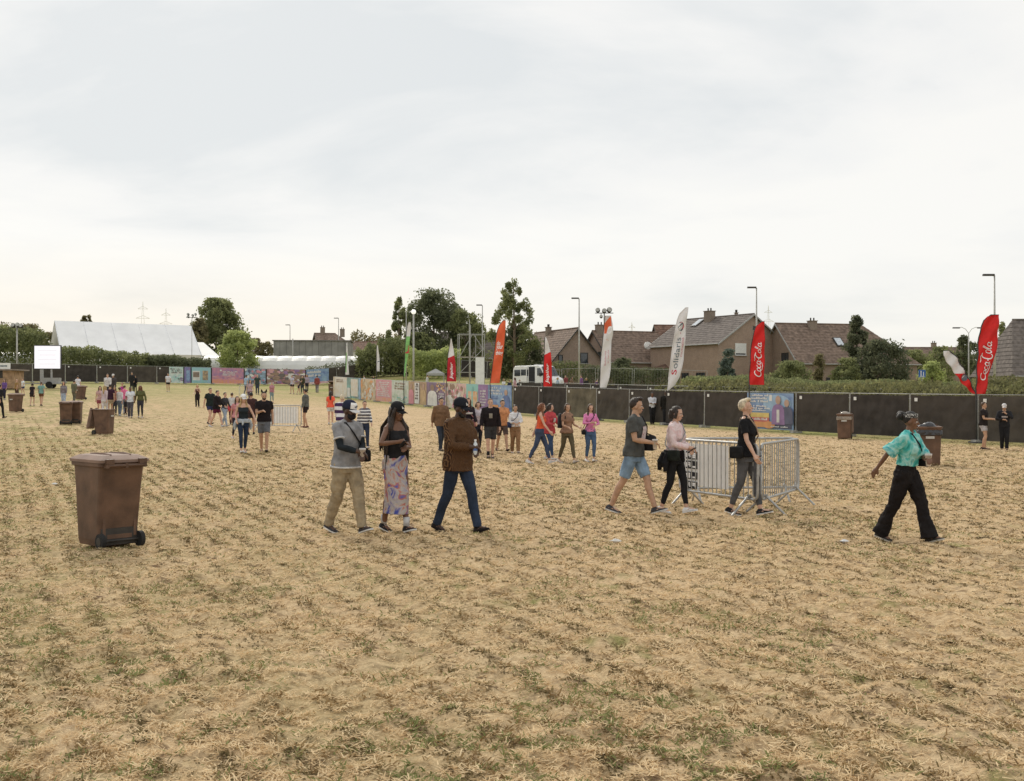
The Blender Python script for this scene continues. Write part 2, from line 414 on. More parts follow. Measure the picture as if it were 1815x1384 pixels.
def tufts(n, per, seed):
    """small trampled tussocks standing in loose rows, each a fan of short blades"""
    r_ = np.random.default_rng(seed); y0, y1 = 4.7, 75.0; e_ = .40
    Y = (y0 ** e_ + r_.random(n) * (y1 ** e_ - y0 ** e_)) ** (1 / e_); X = (r_.random(n) * 2 - 1) * (Y * .5 + 1)
    q = (X + .45 * Y) / 1.0966; dq = (np.round(q / .34) * .34 - q) * (r_.random(n) < .75) * .8
    X = X + dq * .9119; Y = Y + dq * .4104
    keep = noise2(X, Y, 31, 1.1) + .5 * noise2(X, Y, 32, .3) > .50; keep &= r_.random(n) < np.clip((76 - Y) / 45, 0, 1); X, Y = X[keep], Y[keep]; n = len(X)
    sz = (.30 + .62 * r_.random(n) ** 2) * np.clip(Y / 12, 1, 1.7)
    X = np.repeat(X, per); Y = np.repeat(Y, per); sz = np.repeat(sz, per); m = n * per
    ox = r_.normal(size=m) * .045 * sz; oy = r_.normal(size=m) * .03 * sz
    az = np.arctan2(oy, ox) + r_.normal(size=m) * .7; el = .15 + .75 * r_.random(m)
    X = X + ox; Y = Y + oy; Z = ground_np(X, Y) + rough(X, Y) * np.clip(1 - (Y - 40) / 25, 0, 1)
    L = (.025 + .045 * r_.random(m)) * sz; W = .010 * np.clip(Y / 10, 1, 2.4)
    d = np.stack([np.cos(az) * np.cos(el), np.sin(az) * np.cos(el), np.sin(el)], 1); s_ = np.stack([-np.sin(az), np.cos(az), np.zeros(m)], 1)
    p = np.stack([X, Y, Z - .004], 1); mid = p + d * L[:, None] * .6; tip = p + d * L[:, None] * 1.05 - np.array([[0, 0, 1]]) * (L * .22)[:, None]
    V = np.stack([p - s_ * W[:, None] * .5, p + s_ * W[:, None] * .5, mid + s_ * W[:, None] * .45, mid - s_ * W[:, None] * .45, tip], 1).reshape(-1, 3)
    k = np.arange(m)[:, None] * 5
    return V, np.concatenate([k + np.array([[0, 1, 2]]), k + np.array([[0, 2, 3]]), k + np.array([[3, 2, 4]])])
V, T = tufts(40000, 9, 51)
tag(npmesh('tussocks', V, T, leafmat('tussock_blade', (.30, .225, .105), (.13, .10, .045), 2.2)), 'small trampled brown green tussocks standing in loose rows on the field', None, kind='stuff')
# ------------------------------------------------------------------ vegetation
def leaf_cloud(P, size, r_, up=0.2):
    n = len(P)
    a = r_.normal(size=(n, 3)); a[:, 2] += up; a /= np.linalg.norm(a, axis=1)[:, None]
    b = np.cross(a, r_.normal(size=(n, 3))); b /= np.linalg.norm(b, axis=1)[:, None]
    c = np.cross(a, b)
    s = (size * (0.5 + r_.random(n)))[:, None]
    V = np.stack([P - b * s * .55, P + c * s * .28, P + b * s * .6, P - c * s * .3], 1).reshape(-1, 3)
    Q = np.arange(n)[:, None] * 4 + np.array([[0, 1, 2, 3]])
    return V, Q
LEAF = dict(
    dark=('leaf_dark', (0.115, 0.142, 0.061), (0.054, 0.074, 0.032)),
    mid=('leaf_mid', (0.162, 0.196, 0.068), (0.074, 0.101, 0.038)),
    light=('leaf_light', (0.270, 0.338, 0.101), (0.135, 0.189, 0.061)),
    warm=('leaf_warm', (.155, .160, .065), (.085, .088, .036)),
    blue=('leaf_blue', (0.101, 0.142, 0.088), (0.047, 0.074, 0.047)),
    crop=('leaf_crop', (.135, .150, .050), (.058, .068, .026)),
    fir=('leaf_fir', (0.101, 0.121, 0.054), (0.047, 0.068, 0.034)))
def leaf_mat(k, scale=.9):
    n, a, b = LEAF[k]
    a, b = [(q[0] * 1.10, q[1] * .95, q[2] * 1.25) for q in (a, b)]
    return mat(n, tuple(x * 2.0 for x in a), rough=.75, scale=scale, col2=tuple(x * 1.6 for x in b), translucent=.52, spec=.2)
BARK = lambda: mat('bark', (.16, .12, .085), rough=.9, bump=.5)
def tree(name, label, px, ytop, wpx, Y, kind, leaf, nleaf, clear=.12, size=.32, seed=0, group=None, cat='tree', gaps=.0):
    r_ = np.random.default_rng(seed + int(px))
    X = (px - 907.5) / F * Y; g = ground(X, Y); H = at(px, ytop, Y).z - g; W = wpx / F * Y
    t = thing(name, label, cat, (X, Y, g), r_.random() * 6.28, group)
    m = MB(); h0 = H * clear
    tr = max(.06, H * .022)
    lean = (r_.random(2) - .5) * .04 * H
    top = .93 if kind in ('cone', 'column', 'airy') else .75
    m.tube([(0, 0, -.1), (lean[0] * .3, lean[1] * .3, H * .3), (lean[0], lean[1], H * top)], [tr, tr * .7, tr * .15], 7)
    # limbs
    cz = h0 + (H - h0) * .5
    for k in range(9 if kind != 'column' else 4):
        a = r_.random() * 6.28; z0 = h0 + (H * .7 - h0) * r_.random() * .9; rr = W * .36 * (0.5 + r_.random() * .5) * (1 - .5 * z0 / H)
        m.tube([(lean[0] * z0 / H, lean[1] * z0 / H, z0), (math.cos(a) * rr * .5, math.sin(a) * rr * .5, z0 + rr * .5), (math.cos(a) * rr, math.sin(a) * rr, z0 + rr * 1.0)],
               [tr * .35, tr * .22, tr * .08], 5)
    m.build('trunk', BARK(), t, True)
    def env(u):      # radius share at height share u
        if kind == 'cone': return 1.45 * max(.04, (1 - u) ** .85) * (0.75 + .25 * math.cos(u * 40)) 
        if kind == 'column': return (math.sin(math.pi * min(1, max(0, u * .86 + .12))) ** .5)
        if kind == 'egg': return math.sin(math.pi * (u ** .8)) ** .62 if u < 1 else 0
        if kind == 'airy': return (math.sin(math.pi * (u * .93 + .04)) ** .75) * (0.85 if u < .55 else .62)
        return math.sin(math.pi * (u * .9 + .08)) ** .55
    nc = {'airy': 60, 'cone': 60, 'column': 34}.get(kind, 84)
    P = []
    for k in range(nc):
        u = r_.random() ** .9; R_ = env(u) * W / 2 * (1.3 if kind == 'airy' else 1.0)
        a = r_.random() * 6.28; q = r_.random() ** .33
        c = np.array([math.cos(a) * R_ * q + lean[0] * u, math.sin(a) * R_ * q + lean[1] * u, h0 + (H - h0) * (u * .96)])
        cr = W * ({'airy': .085, 'cone': .10, 'column': .34}.get(kind, .155)) * (.6 + .8 * r_.random()) * (1.2 if kind == 'egg' else 1)
        cr = max(cr, .35)
        nn = int(nleaf * 1.7 / nc * (.5 + r_.random()))
        d = r_.normal(size=(nn, 3)); d /= np.linalg.norm(d, axis=1)[:, None]
        rad = cr * (r_.random((nn, 1)) ** .4) * (.7 + .5 * r_.random((nn, 1)))
        p = c + d * rad * np.array([1, 1, .8 if kind != 'airy' else 1.3])
        P.append(p)
    P = np.concatenate(P); P = P[(P[:, 2] > h0 * .7) & (P[:, 2] < H * 1.01)]
    V, Q = leaf_cloud(P, size, r_)
    npmesh('crown', V, Q, leaf_mat(leaf), t)
    return t
def hedge(name, label, pts, height, width, leaf, n, size=.2, seed=0, kind=None, cat='hedge', bumps=.25):
    """a band of foliage along a polyline of world (x, y) points"""
    r_ = np.random.default_rng(seed)
    pts = np.array(pts, float); seg = np.linalg.norm(np.diff(pts, axis=0), axis=1); tot = seg.sum()
    s = r_.random(n) * tot; i = np.clip(np.searchsorted(np.cumsum(seg), s), 0, len(seg) - 1)
    f = (s - np.concatenate([[0], np.cumsum(seg)])[i]) / seg[i]
    p = pts[i] + (pts[i + 1] - pts[i]) * f[:, None]
    d = (pts[i + 1] - pts[i]) / seg[i][:, None]; nrm = np.stack([-d[:, 1], d[:, 0]], 1)
    hh = height * (1 - bumps + bumps * 2 * (.6 * noise2(s, s * 0, seed + 3, 3.0) + .4 * noise2(s, s * 0, seed + 4, .8)))
    off = (r_.random(n) - .5) * width
    z = hh * (1 - (np.abs(off) / width * 1.6) ** 2 * .35) * (r_.random(n) ** .6)
    x = p[:, 0] + nrm[:, 0] * off; y = p[:, 1] + nrm[:, 1] * off
    c = pts[0]; g0 = ground(*c)
    P = np.stack([x - c[0], y - c[1], ground_np(x, y) + z - g0], 1)
    V, Q = leaf_cloud(P, size, r_)
    if kind == 'stuff':
        o = npmesh(name, V, Q, leaf_mat(leaf)); o.location = (c[0], c[1], g0); return tag(o, label, None, None, 'stuff')
    t = thing(name, label, cat, (c[0], c[1], g0))
    npmesh('foliage', V, Q, leaf_mat(leaf), t)
    m = MB()
    for k in range(max(2, int(tot / 2.5))):
        s0 = (k + .5) * tot / max(2, int(tot / 2.5)); j = min(int(np.searchsorted(np.cumsum(seg), s0)), len(seg) - 1)
        q = pts[j] + (pts[j + 1] - pts[j]) * ((s0 - np.concatenate([[0], np.cumsum(seg)])[j]) / seg[j])
        zb = ground(q[0], q[1]) - g0
        m.tube([(q[0] - c[0], q[1] - c[1], zb - .1), (q[0] - c[0] + .1, q[1] - c[1], zb + height * .6)], [.05, .02], 5)
    m.build('stem', BARK(), t)
    return t
def pxy(px, Y): return ((px - 907.5) / F * Y, Y)

# ------------------------------------------------------------------ buildings
WALL = {}
def brick_mat(name, a, b, mortar=(.33, .30, .27), sc=1.0):
    if name in MATS: return MATS[name]
    m = bpy.data.materials.new(name); m.use_nodes = True; t = m.node_tree; bs = t.nodes['Principled BSDF']; bs.inputs['Roughness'].default_value = .9
    tc = t.nodes.new('ShaderNodeTexCoord'); 
    sp = t.nodes.new('ShaderNodeSeparateXYZ'); t.links.new(tc.outputs['Object'], sp.inputs[0])
    ad = t.nodes.new('ShaderNodeMath'); t.links.new(sp.outputs[0], ad.inputs[0]); t.links.new(sp.outputs[1], ad.inputs[1])
    cb = t.nodes.new('ShaderNodeCombineXYZ'); t.links.new(ad.outputs[0], cb.inputs[0]); t.links.new(sp.outputs[2], cb.inputs[1])
    br = t.nodes.new('ShaderNodeTexBrick'); br.inputs['Scale'].default_value = 4.2 * sc
    br.inputs['Color1'].default_value = a + (1,); br.inputs['Color2'].default_value = b + (1,); br.inputs['Mortar'].default_value = mortar + (1,)
    br.inputs['Mortar Size'].default_value = .02
    t.links.new(cb.outputs[0], br.inputs['Vector'])
    nz = t.nodes.new('ShaderNodeTexNoise'); nz.inputs['Scale'].default_value = 1.3; t.links.new(tc.outputs['Object'], nz.inputs['Vector'])
    mx = t.nodes.new('ShaderNodeMix'); mx.data_type = 'RGBA'; mx.blend_type = 'MULTIPLY'; mx.inputs['Factor'].default_value = .5
    cr = t.nodes.new('ShaderNodeMapRange'); cr.inputs['To Min'].default_value = .5; cr.inputs['To Max'].default_value = 1.3; t.links.new(nz.outputs['Fac'], cr.inputs['Value'])
    t.links.new(br.outputs['Color'], mx.inputs['A']); t.links.new(cr.outputs[0], mx.inputs['B']); t.links.new(mx.outputs['Result'], bs.inputs['Base Color'])
    MATS[name] = m; return m
GLASS = mat('window_glass', (.03, .04, .05), rough=.08, var=.2, spec=.8)
WHITE = mat('white_paint', (.78, .78, .76), rough=.5, var=.05)
DARKW = mat('dark_frame', (.05, .045, .04), rough=.5)
STEEL = mat('galvanised_steel', (.42, .42, .41), rough=.5, var=.12, scale=14, metal=.55)
GREYP = mat('grey_paint', (.36, .36, .35), rough=.55, var=.08)
def house(name, label, px, Y, L, D, zr, ze, rz, wall, roof, wins=(), chims=(), skys=(), hip=(0, 0), dx=0.0, gmat=None, over=.35, courses=14, cat='house', base=None):
    X = (px - 907.5) / F * Y + dx; g = ground(X, Y) if base is None else base
    zr -= g; ze -= g
    t = thing(name, label, cat, (X, Y, g), R(rz))
    m = MB(); hx, hy = L / 2, D / 2
    v = [(-hx, -hy, -.3), (hx, -hy, -.3), (hx, hy, -.3), (-hx, hy, -.3), (-hx, -hy, ze), (hx, -hy, ze), (hx, hy, ze), (-hx, hy, ze)]
    f = [(0, 1, 5, 4), (2, 3, 7, 6)]
    if hip[0] <= 0: v.append((-hx, 0, zr - .06)); f.append((3, 0, 4, 8, 7)); kL = 8
    else: f.append((3, 0, 4, 7))
    if hip[1] <= 0: v.append((hx, 0, zr - .06)); f.append((1, 2, 6, len(v) - 1, 5))
    else: f.append((1, 2, 6, 5))
    m.add(v, f); m.build('wall', wall, t)
    # roof in overlapping courses
    m = MB(); sl = (zr - ze) / hy; eo = over; zeo = ze - sl * eo
    ex0, ex1 = -hx - over, hx + over
    rx0 = -hx - over + (hip[0] + over if hip[0] > 0 else 0); rx1 = hx + over - (hip[1] + over if hip[1] > 0 else 0)
    for sgn in (-1, 1):
        for k in range(courses):
            a, b = k / courses, (k + 1) / courses
            def pt(u, w_, up): 
                x0 = ex0 + (rx0 - ex0) * u; x1 = ex1 + (rx1 - ex1) * u
                return (x0 + (x1 - x0) * w_, sgn * (hy + eo) * (1 - u), zeo + (zr - zeo) * u + up)
            A, B, C, D_ = pt(a, 0, .05), pt(a, 1, .05), pt(b, 1, .012), pt(b, 0, .012)
            A2, B2 = pt(a, 0, -.03), pt(a, 1, -.03)
            m.add([A, B, C, D_, A2, B2], [(0, 1, 2, 3), (4, 5, 1, 0)] if sgn < 0 else [(1, 0, 3, 2), (5, 4, 0, 1)])
    for side, h_ in ((0, hip[0]), (1, hip[1])):
        if h_ > 0:
            ex = ex0 if side == 0 else ex1; rx = rx0 if side == 0 else rx1
            for k in range(courses):
                a, b = k / courses, (k + 1) / courses
                P4 = [(ex + (rx - ex) * u, s * (hy + eo) * (1 - u), zeo + (zr - zeo) * u + up) for u, s, up in ((a, -1, .05), (a, 1, .05), (b, 1, .012), (b, -1, .012))]
                m.add(P4, [(3, 2, 1, 0)] if side == 1 else [(0, 1, 2, 3)])
    ro = m.build('roof', roof, t)
    # ridge tiles, barge boards, gutter
    m = MB(); m.tube([(rx0, 0, zr + .03), (rx1, 0, zr + .03)], .11, 6); m.build('ridge', roof, ro)
    for side, h_ in ((0, hip[0]), (1, hip[1])):
        if h_ <= 0:
            ex = (ex0 - .02) if side == 0 else (ex1 + .02)
            for sgn in (-1, 1):
                m = MB(); a, b = Vector((ex, sgn * (hy + eo), zeo - .09)), Vector((ex, 0, zr - .09))
                m.loft([[p + Vector((dx_, 0, dz)) for dx_, dz in ((-.025, -.09), (.025, -.09), (.025, .12), (-.025, .12))] for p in (a, b)])
                m.build('barge_board', gmat or DARKW, ro)
    m = MB()
    m.tube([(ex0, -(hy + eo) - .06, zeo - .02), (ex1, -(hy + eo) - .06, zeo - .02)], .07, 6); m.build('gutter', GREYP, ro)
    bk = ground(X, Y) - (1.153e-4 * Y * Y - 3.022e-4 * X * Y + 5.18e-4 * X - 3.717e-3 * Y) if base is None else 0
    for (face, u, z, w_, h_, style) in wins:
        z = z - bk if z > 3 else max(.45, z - .4 * bk)
        # face: f front, l left, r right, b back. u metres along the face from its centre, z sill height over the ground
        ang = {'f': 0, 'r': 90, 'b': 180, 'l': -90}[face]; dist = hy if face in 'fb' else hx
        M4 = Matrix.Rotation(R(ang), 4, 'Z')
        def T(p): return M4 @ Vector(p)
        fm = MB()
        for c, d in (((0, 0, h_ / 2), (w_ + .12, .1, .08)), ((0, 0, -h_ / 2), (w_ + .12, .1, .08)), ((-w_ / 2, 0, 0), (.08, .1, h_ - .09)), ((w_ / 2, 0, 0), (.08, .1, h_ - .09))):
            fm.box((u + c[0], -dist - .02, z + h_ / 2 + c[2]), d)
        if w_ > 1.0 and style != 's': fm.box((u, -dist - .02, z + h_ / 2), (.07, .09, h_ - .1))
        fm.v = [tuple(T(p)) for p in fm.v]
        wf = fm.build('window', WHITE if style in 'ws' else DARKW, t)
        pm = MB(); pm.box((u, -dist - .012, z + h_ / 2), (w_ - .08, .02, h_ - .08)); pm.v = [tuple(T(p)) for p in pm.v]
        pm.build('pane', GLASS, wf)
        if style == 's':
            for k in range(8):
                sm = MB(); hh = (h_ - .25) / 8; sm.box((u, -dist - .045, z + .2 + hh * (k + .5)), (w_ - .1, .04, hh - .015)); sm.v = [tuple(T(p)) for p in sm.v]
                sm.build('shutter_slat', WHITE, wf)
        sm = MB(); sm.box((u, -dist - .06, z - .07), (w_ + .3, .22, .06)); sm.v = [tuple(T(p)) for p in sm.v]
        sm.build('sill', GREYP, wf)
    for (x, y, w_, h_) in chims:
        zc = zr - abs(y) * sl
        m = MB(); m.box((x, y, zc + h_ / 2 - .35), (w_, w_ * .75, h_ + .7)); m.box((x, y, zc + h_ + .04), (w_ + .14, w_ * .75 + .14, .08))
        ch = m.build('chimney', brick_mat('chimney_brick', (.20, .15, .11), (.26, .20, .15)), ro)
        for q in (-.22, .22):
            m = MB(); m.tube([(x + q * w_, y, zc + h_ + .08), (x + q * w_, y, zc + h_ + .42)], .09, 8); m.build('chimney_pot', DARKW, ch)
    for (x, u, w_, h_) in skys:       # u share up the front slope
        n_ = Vector((0, -sl, 1)).normalized(); s_ = Vector((0, 1, sl)).normalized()
        c = Vector((x, -hy * (1 - u), ze + (zr - ze) * u)) + n_ * .1
        def slab(w2, h2, th, o_): 
            mb = MB(); e1 = Vector((1, 0, 0)) * w2 / 2; e2 = s_ * h2 / 2; b0 = c + n_ * o_
            mb.loft([[b0 - e1 - e2, b0 + e1 - e2, b0 + e1 + e2, b0 - e1 + e2], [b0 - e1 - e2 + n_ * th, b0 + e1 - e2 + n_ * th, b0 + e1 + e2 + n_ * th, b0 - e1 + e2 + n_ * th]]); return mb
        so = slab(w_ + .25, h_ + .25, .1, -.05).build('skylight', DARKW, ro)
        slab(w_, h_, .02, .055).build('pane', mat('skylight_glass', (.55, .6, .65), rough=.05, spec=.9), so)
    return t
ROOF_BR = mat('roof_brown', (.215, .155, .12), rough=.85, var=.25, scale=2.5, bump=.3, bscale=12)
ROOF_RD = mat('roof_red_brown', (.22, .135, .10), rough=.85, var=.25, scale=2.2, bump=.3, bscale=12)
ROOF_GR = mat('roof_grey', (.165, .14, .125), rough=.85, var=.22, scale=2.5, bump=.3, bscale=12)
B1 = brick_mat('brick_tan', (.40, .275, .20), (.30, .205, .15))
B2 = brick_mat('brick_brown', (.32, .225, .165), (.24, .165, .125))
B3 = brick_mat('brick_pale', (.52, .47, .41), (.44, .39, .34))

house('house', 'brown brick house behind the white minibus, gable towards the field', 985, 140, 12, 6.6, at(0, 586, 140).z, at(0, 640, 140).z, 113, B2, ROOF_BR,
      [('l', .9, 5.9 - 1.9, .95, 1.2, 'd'), ('l', -1.9, 1.0, .8, .4, 'd'), ('l', -2.2, 4.0, .5, .9, 'd')], [(1.5, .3, .7, .8)])
h2 = house('house', 'brown tiled house with white balcony on its left gable and a low garage', 1118, 147, 10.5, 9.5, at(0, 588, 147).z, at(0, 641, 147).z, 22, B2, ROOF_BR,
      [('l', -.6, 4.2, .7, 1.2, 'w'), ('f', 1.4, 1.2, 1.6, 1.2, 'd'), ('f', -2.5, 1.2, 1.6, 1.2, 'd'), ('l', 1.6, 4.0, .9, 1.9, 'd')], [(-4.6, -.2, 1.0, .9)])
def balcony(t, x, w_, z, depth):
    m = MB(); m.box((x - depth / 2, 0, z), (depth, w_, .16)); f_ = m.build('balcony', WHITE, t)
    m = MB(); m.box((x - depth, 0, z + 1.0), (.06, w_, .06)); m.box((x - depth / 2, -w_ / 2, z + 1.0), (depth, .05, .05)); m.box((x - depth / 2, w_ / 2, z + 1.0), (depth, .05, .05)); m.build('handrail', WHITE, f_)
    for k in range(14):
        m = MB(); m.box((x - depth, -w_ / 2 + (k + .5) * w_ / 14, z + .54), (.03, .05, .86)); m.build('baluster', WHITE, f_)
balcony(h2, -5.25, 6.4, 1.75, 1.1)
def wing(t, x, y, w_, d_, zr, ze, wallm, roofm, doors=2):
    m = MB(); m.box((x, y, ze / 2 - .1), (w_, d_, ze + .2)); wl = m.build('garage', wallm, t)
    m = MB(); n = 8; hw, hd = w_ / 2 + .3, d_ / 2 + .3
    for k in range(n):
        a, b = k / n, (k + 1) / n
        for s in range(4):
            def q(u, c): 
                sx = hw * (1 - u * .55); sy = hd * (1 - u)
                return (x + c[0] * sx, y + c[1] * sy, ze + (zr - ze) * u)
            cs = [(-1, -1), (1, -1), (1, 1), (-1, 1)]; c0, c1 = cs[s], cs[(s + 1) % 4]
            A, B, C, D_ = q(a, c0), q(a, c1), q(b, c1), q(b, c0)
            m.add([(A[0], A[1], A[2] + .05), (B[0], B[1], B[2] + .05), C, D_], [(0, 1, 2, 3)])
    m.build('garage_roof', roofm, wl)
    for k in range(doors):
        m = MB(); m.box((x + (k - (doors - 1) / 2) * w_ * .45, y - d_ / 2 - .02, .6), (w_ * .32, .06, 1.5)); m.build('garage_door', DARKW, wl)
        m = MB(); m.box((x + (k - (doors - 1) / 2) * w_ * .45, y - d_ / 2 - .03, 1.45), (w_ * .38, .1, .16)); m.build('lintel', WHITE, wl)
wing(h2, 3.1, -6.6, 6.0, 4.2, 3.5, 1.75, B2, ROOF_RD)
def dormer(t, x, y, z, w_, h_, wallm, roofm):
    m = MB(); m.box((x, y + .8, z + h_ / 2), (w_, 1.6, h_)); d_ = m.build('dormer', wallm, t)
    m = MB(); m.loft([[(x - w_ / 2 - .2, y - .25, z + h_), (x, y - .25, z + h_ + .8), (x + w_ / 2 + .2, y - .25, z + h_)], [(x - w_ / 2 - .2, y + 2.6, z + h_), (x, y + 2.6, z + h_ + .8), (x + w_ / 2 + .2, y + 2.6, z + h_)]]); m.build('dormer_roof', roofm, d_)
    m = MB(); m.box((x, y - .02, z + h_ / 2), (w_ * .55, .06, h_ * .8)); m.build('pane', GLASS, d_)
dormer(h2, 2.7, -4.7, 3.3, 1.7, 1.35, WHITE, ROOF_RD)
m = MB(); m.tube([(.4, -3.75, 5.0), (.4, -3.9, 5.02)], .5, 12); m.build('satellite_dish', WHITE, h2)
house('house', 'large brick house with a white shuttered window in its gable, beside the red flag', 1270, 140, 12.5, 10.8, at(0, 562, 140).z, at(0, 611, 140).z, -58, B1, ROOF_GR,
      [('r', -1.9, 5.75, 1.65, 1.35, 's'), ('f', 3.2, .9, 1.5, 1.5, 'd'), ('f', 0.4, .9, 1.2, 1.5, 'd'), ('r', -3.4, .9, 1.3, 1.4, 'd')], [(-.6, -.6, 1.15, 1.1), (3.2, .3, .35, .5)], [(-2.2, .80, .8, 1.5)], gmat=GREYP)
house('house', 'lower red brown roofed wing joined to the shuttered brick house', 1212, 150, 7.5, 8, at(0, 577, 150).z, at(0, 628, 150).z, 8, B1, ROOF_RD, [('f', -.5, .9, 1.4, 1.3, 'd')])
house('house', 'long brown tiled house with a skylight and hipped right end', 1481, 137, 15.4, 10.5, at(0, 575, 137).z, at(0, 643, 137).z, 14, B2, ROOF_BR,
      [('l', 1.9, 4.9, 1.6, 1.7, 'd'), ('f', -3.2, .9, 2.0, 1.5, 'd'), ('f', 4.5, .9, 1.6, 1.5, 'd'), ('f', .5, .9, 1.0, 2.0, 'w')], [(-3.4, -.5, .95, .75)], [(-1.1, .50, .85, 1.35)], hip=(0, 4.2), gmat=GREYP)
house('house', 'house with a wide dark grey tiled roof at the right edge', 1882, 112, 13.6, 9.5, at(0, 567, 112).z, at(0, 661, 112).z, 0, B3, ROOF_GR,
      [('f', -3.5, .7, 1.2, 1.1, 'w')], [], hip=(1.9, 0))
house('house', 'distant low brown house among trees, chimney in the middle of its ridge', 1655, 205, 11, 8, at(0, 616, 205).z, at(0, 640, 205).z, 5, B2, ROOF_BR, [('f', -2, 2, 1.2, 1.2, 'w')], [(0, 0, .8, .8)])
house('house', 'grey roofed house half hidden behind the scaffold tower', 838, 172, 9.5, 9, at(0, 590, 172).z, at(0, 634, 172).z, 10, B2, ROOF_GR, [('f', 1, 1.0, 1.4, 1.2, 'd')])
house('house', 'low grey roofed house behind the tall bright hedge in the middle', 775, 178, 6.5, 8, at(0, 616, 178).z, at(0, 634, 178).z, 0, B3, ROOF_GR, [('f', 1, 1.0, 1.4, 1.2, 'd')])
house('house', 'distant brown house with two chimneys rising over the grey shed', 588, 235, 6.6, 9, at(0, 591, 235).z, at(0, 612, 235).z, 18, B2, ROOF_BR, [('f', 0, 3.0, 1.2, 1.2, 'w')], [(-1.9, 0, .9, 1.2), (2.2, 0, .9, .9)], hip=(0, 2.5))
house('house', 'distant terracotta roofed house with a white wall beside the white tunnels', 650, 225, 9.5, 8, at(0, 606, 225).z, at(0, 621, 225).z, -6, mat('white_render', (.7, .69, .66), rough=.8), ROOF_RD, [('f', 2, 3.4, 1.2, 1.2, 'd')])

# grey industrial shed
t = thing('shed', 'long grey flat roofed shed behind the white tunnels', 'shed', (*pxy(552, 195), ground(*pxy(552, 195))), R(5))
zs = at(0, 606, 195).z - ground(*pxy(552, 195)); GW = mat('shed_cladding', (.27, .265, .25), rough=.7, var=.12, scale=.8)
for k in range(12):
    m = MB(); m.box((-6 + k * 1.08 + .54, -4, zs / 2), (1.04, .12, zs)); m.build('cladding_panel', GW, t)
m = MB(); m.box((.48, 0, zs / 2 - .1), (12.9, 7.7, zs - .2)); m.box((.48, 0, zs + .06), (13.3, 8.5, .16)); m.build('shed_body', mat('shed_roof', (.2, .19, .18)), t)

# big white marquee
def marquee():
    Y = 168.0; A = at(97, 568, Y); B = at(338, 577, Y + 9.5)
    t = thing('marquee', 'huge white ridge tent behind the bushes on the left', 'tent', (A.x, A.y, ground(A.x, A.y)))
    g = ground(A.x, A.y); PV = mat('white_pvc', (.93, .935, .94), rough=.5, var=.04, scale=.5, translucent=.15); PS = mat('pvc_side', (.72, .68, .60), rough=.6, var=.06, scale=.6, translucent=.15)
    ax = Vector((B.x - A.x, B.y - A.y, 0)); Lm = ax.length; ax.normalize(); nn = Vector((ax.y, -ax.x, 0))
    zr, ze = A.z - g, at(0, 628, Y).z - g; hw = 7.2
    n = 5
    for k in range(n):
        for s in (1, -1):
            m = MB(); a, b = ax * (Lm * k / n + .012), ax * (Lm * (k + 1) / n - .012); dz = (B.z - A.z)
            za, zb = zr + dz * k / n, zr + dz * (k + 1) / n; q = 6; rows_ = []
            for j in range(q + 1):
                u = j / q; sag = -.18 * math.sin(math.pi * u)
                rows_.append([a + nn * s * hw * u + Vector((0, 0, za + (ze - za) * u)), (a + b) / 2 + nn * s * hw * u + Vector((0, 0, (za + zb) / 2 + (ze - (za + zb) / 2) * u + sag)), b + nn * s * hw * u + Vector((0, 0, zb + (ze - zb) * u))])
            for j in range(q):
                for i in range(2):
                    m.quad(rows_[j][i], rows_[j + 1][i], rows_[j + 1][i + 1], rows_[j][i + 1])
            m.build('roof_panel', PV, t, True)
    for k in range(n + 1):
        m = MB(); a = ax * (Lm * k / n); z_ = zr + (B.z - A.z) * k / n
        m.tube([a + nn * hw + Vector((0, 0, ze)), a + Vector((0, 0, z_ - .04)), a - nn * hw + Vector((0, 0, ze))], .07, 6)
        for s in (1, -1): m.tube([a + nn * hw * s + Vector((0, 0, -.2)), a + nn * hw * s + Vector((0, 0, ze))], .07, 6)
        m.build('frame_arch', mat('tent_alu', (.72, .73, .74), rough=.4, metal=.5), t)
    for k in (0, 1):
        m = MB(); a = ax * (Lm * k + (-.02 if k == 0 else .02)); nq = 8; 
        top = [a + nn * hw * (1 - 2 * i / nq) + Vector((0, 0, ze + (zr + (B.z - A.z) * k - ze) * (1 - abs(1 - 2 * i / nq)) - .08)) for i in range(nq + 1)]
        for i in range(nq):
            o_ = -ax * (.10 * (i % 2)) 
            m.quad(Vector((top[i].x, top[i].y, -.2)), Vector((top[i + 1].x, top[i + 1].y, -.2)), top[i + 1], top[i])
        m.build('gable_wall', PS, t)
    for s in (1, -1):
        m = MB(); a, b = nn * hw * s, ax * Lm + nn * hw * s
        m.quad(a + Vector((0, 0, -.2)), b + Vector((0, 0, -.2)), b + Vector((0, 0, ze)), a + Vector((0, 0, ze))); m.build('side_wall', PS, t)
    # lower annex on the right
    m = MB(); a = ax * (Lm + .1); b = ax * (Lm + 3.2); z1 = at(0, 601, Y).z - g
    for s in (1, -1):
        m.quad(a + Vector((0, 0, z1)), a + nn * s * 5 + Vector((0, 0, ze)), b + nn * s * 5 + Vector((0, 0, ze)), b * 1.0 - ax * 1.2 + Vector((0, 0, z1)))
    m.quad(b - ax * 1.2 + Vector((0, 0, z1)), b + nn * 5 + Vector((0, 0, ze)), b + Vector((0, 0, ze)), b - nn * 5 + Vector((0, 0, ze)))
    m.build('annex', PV, t)
marquee()

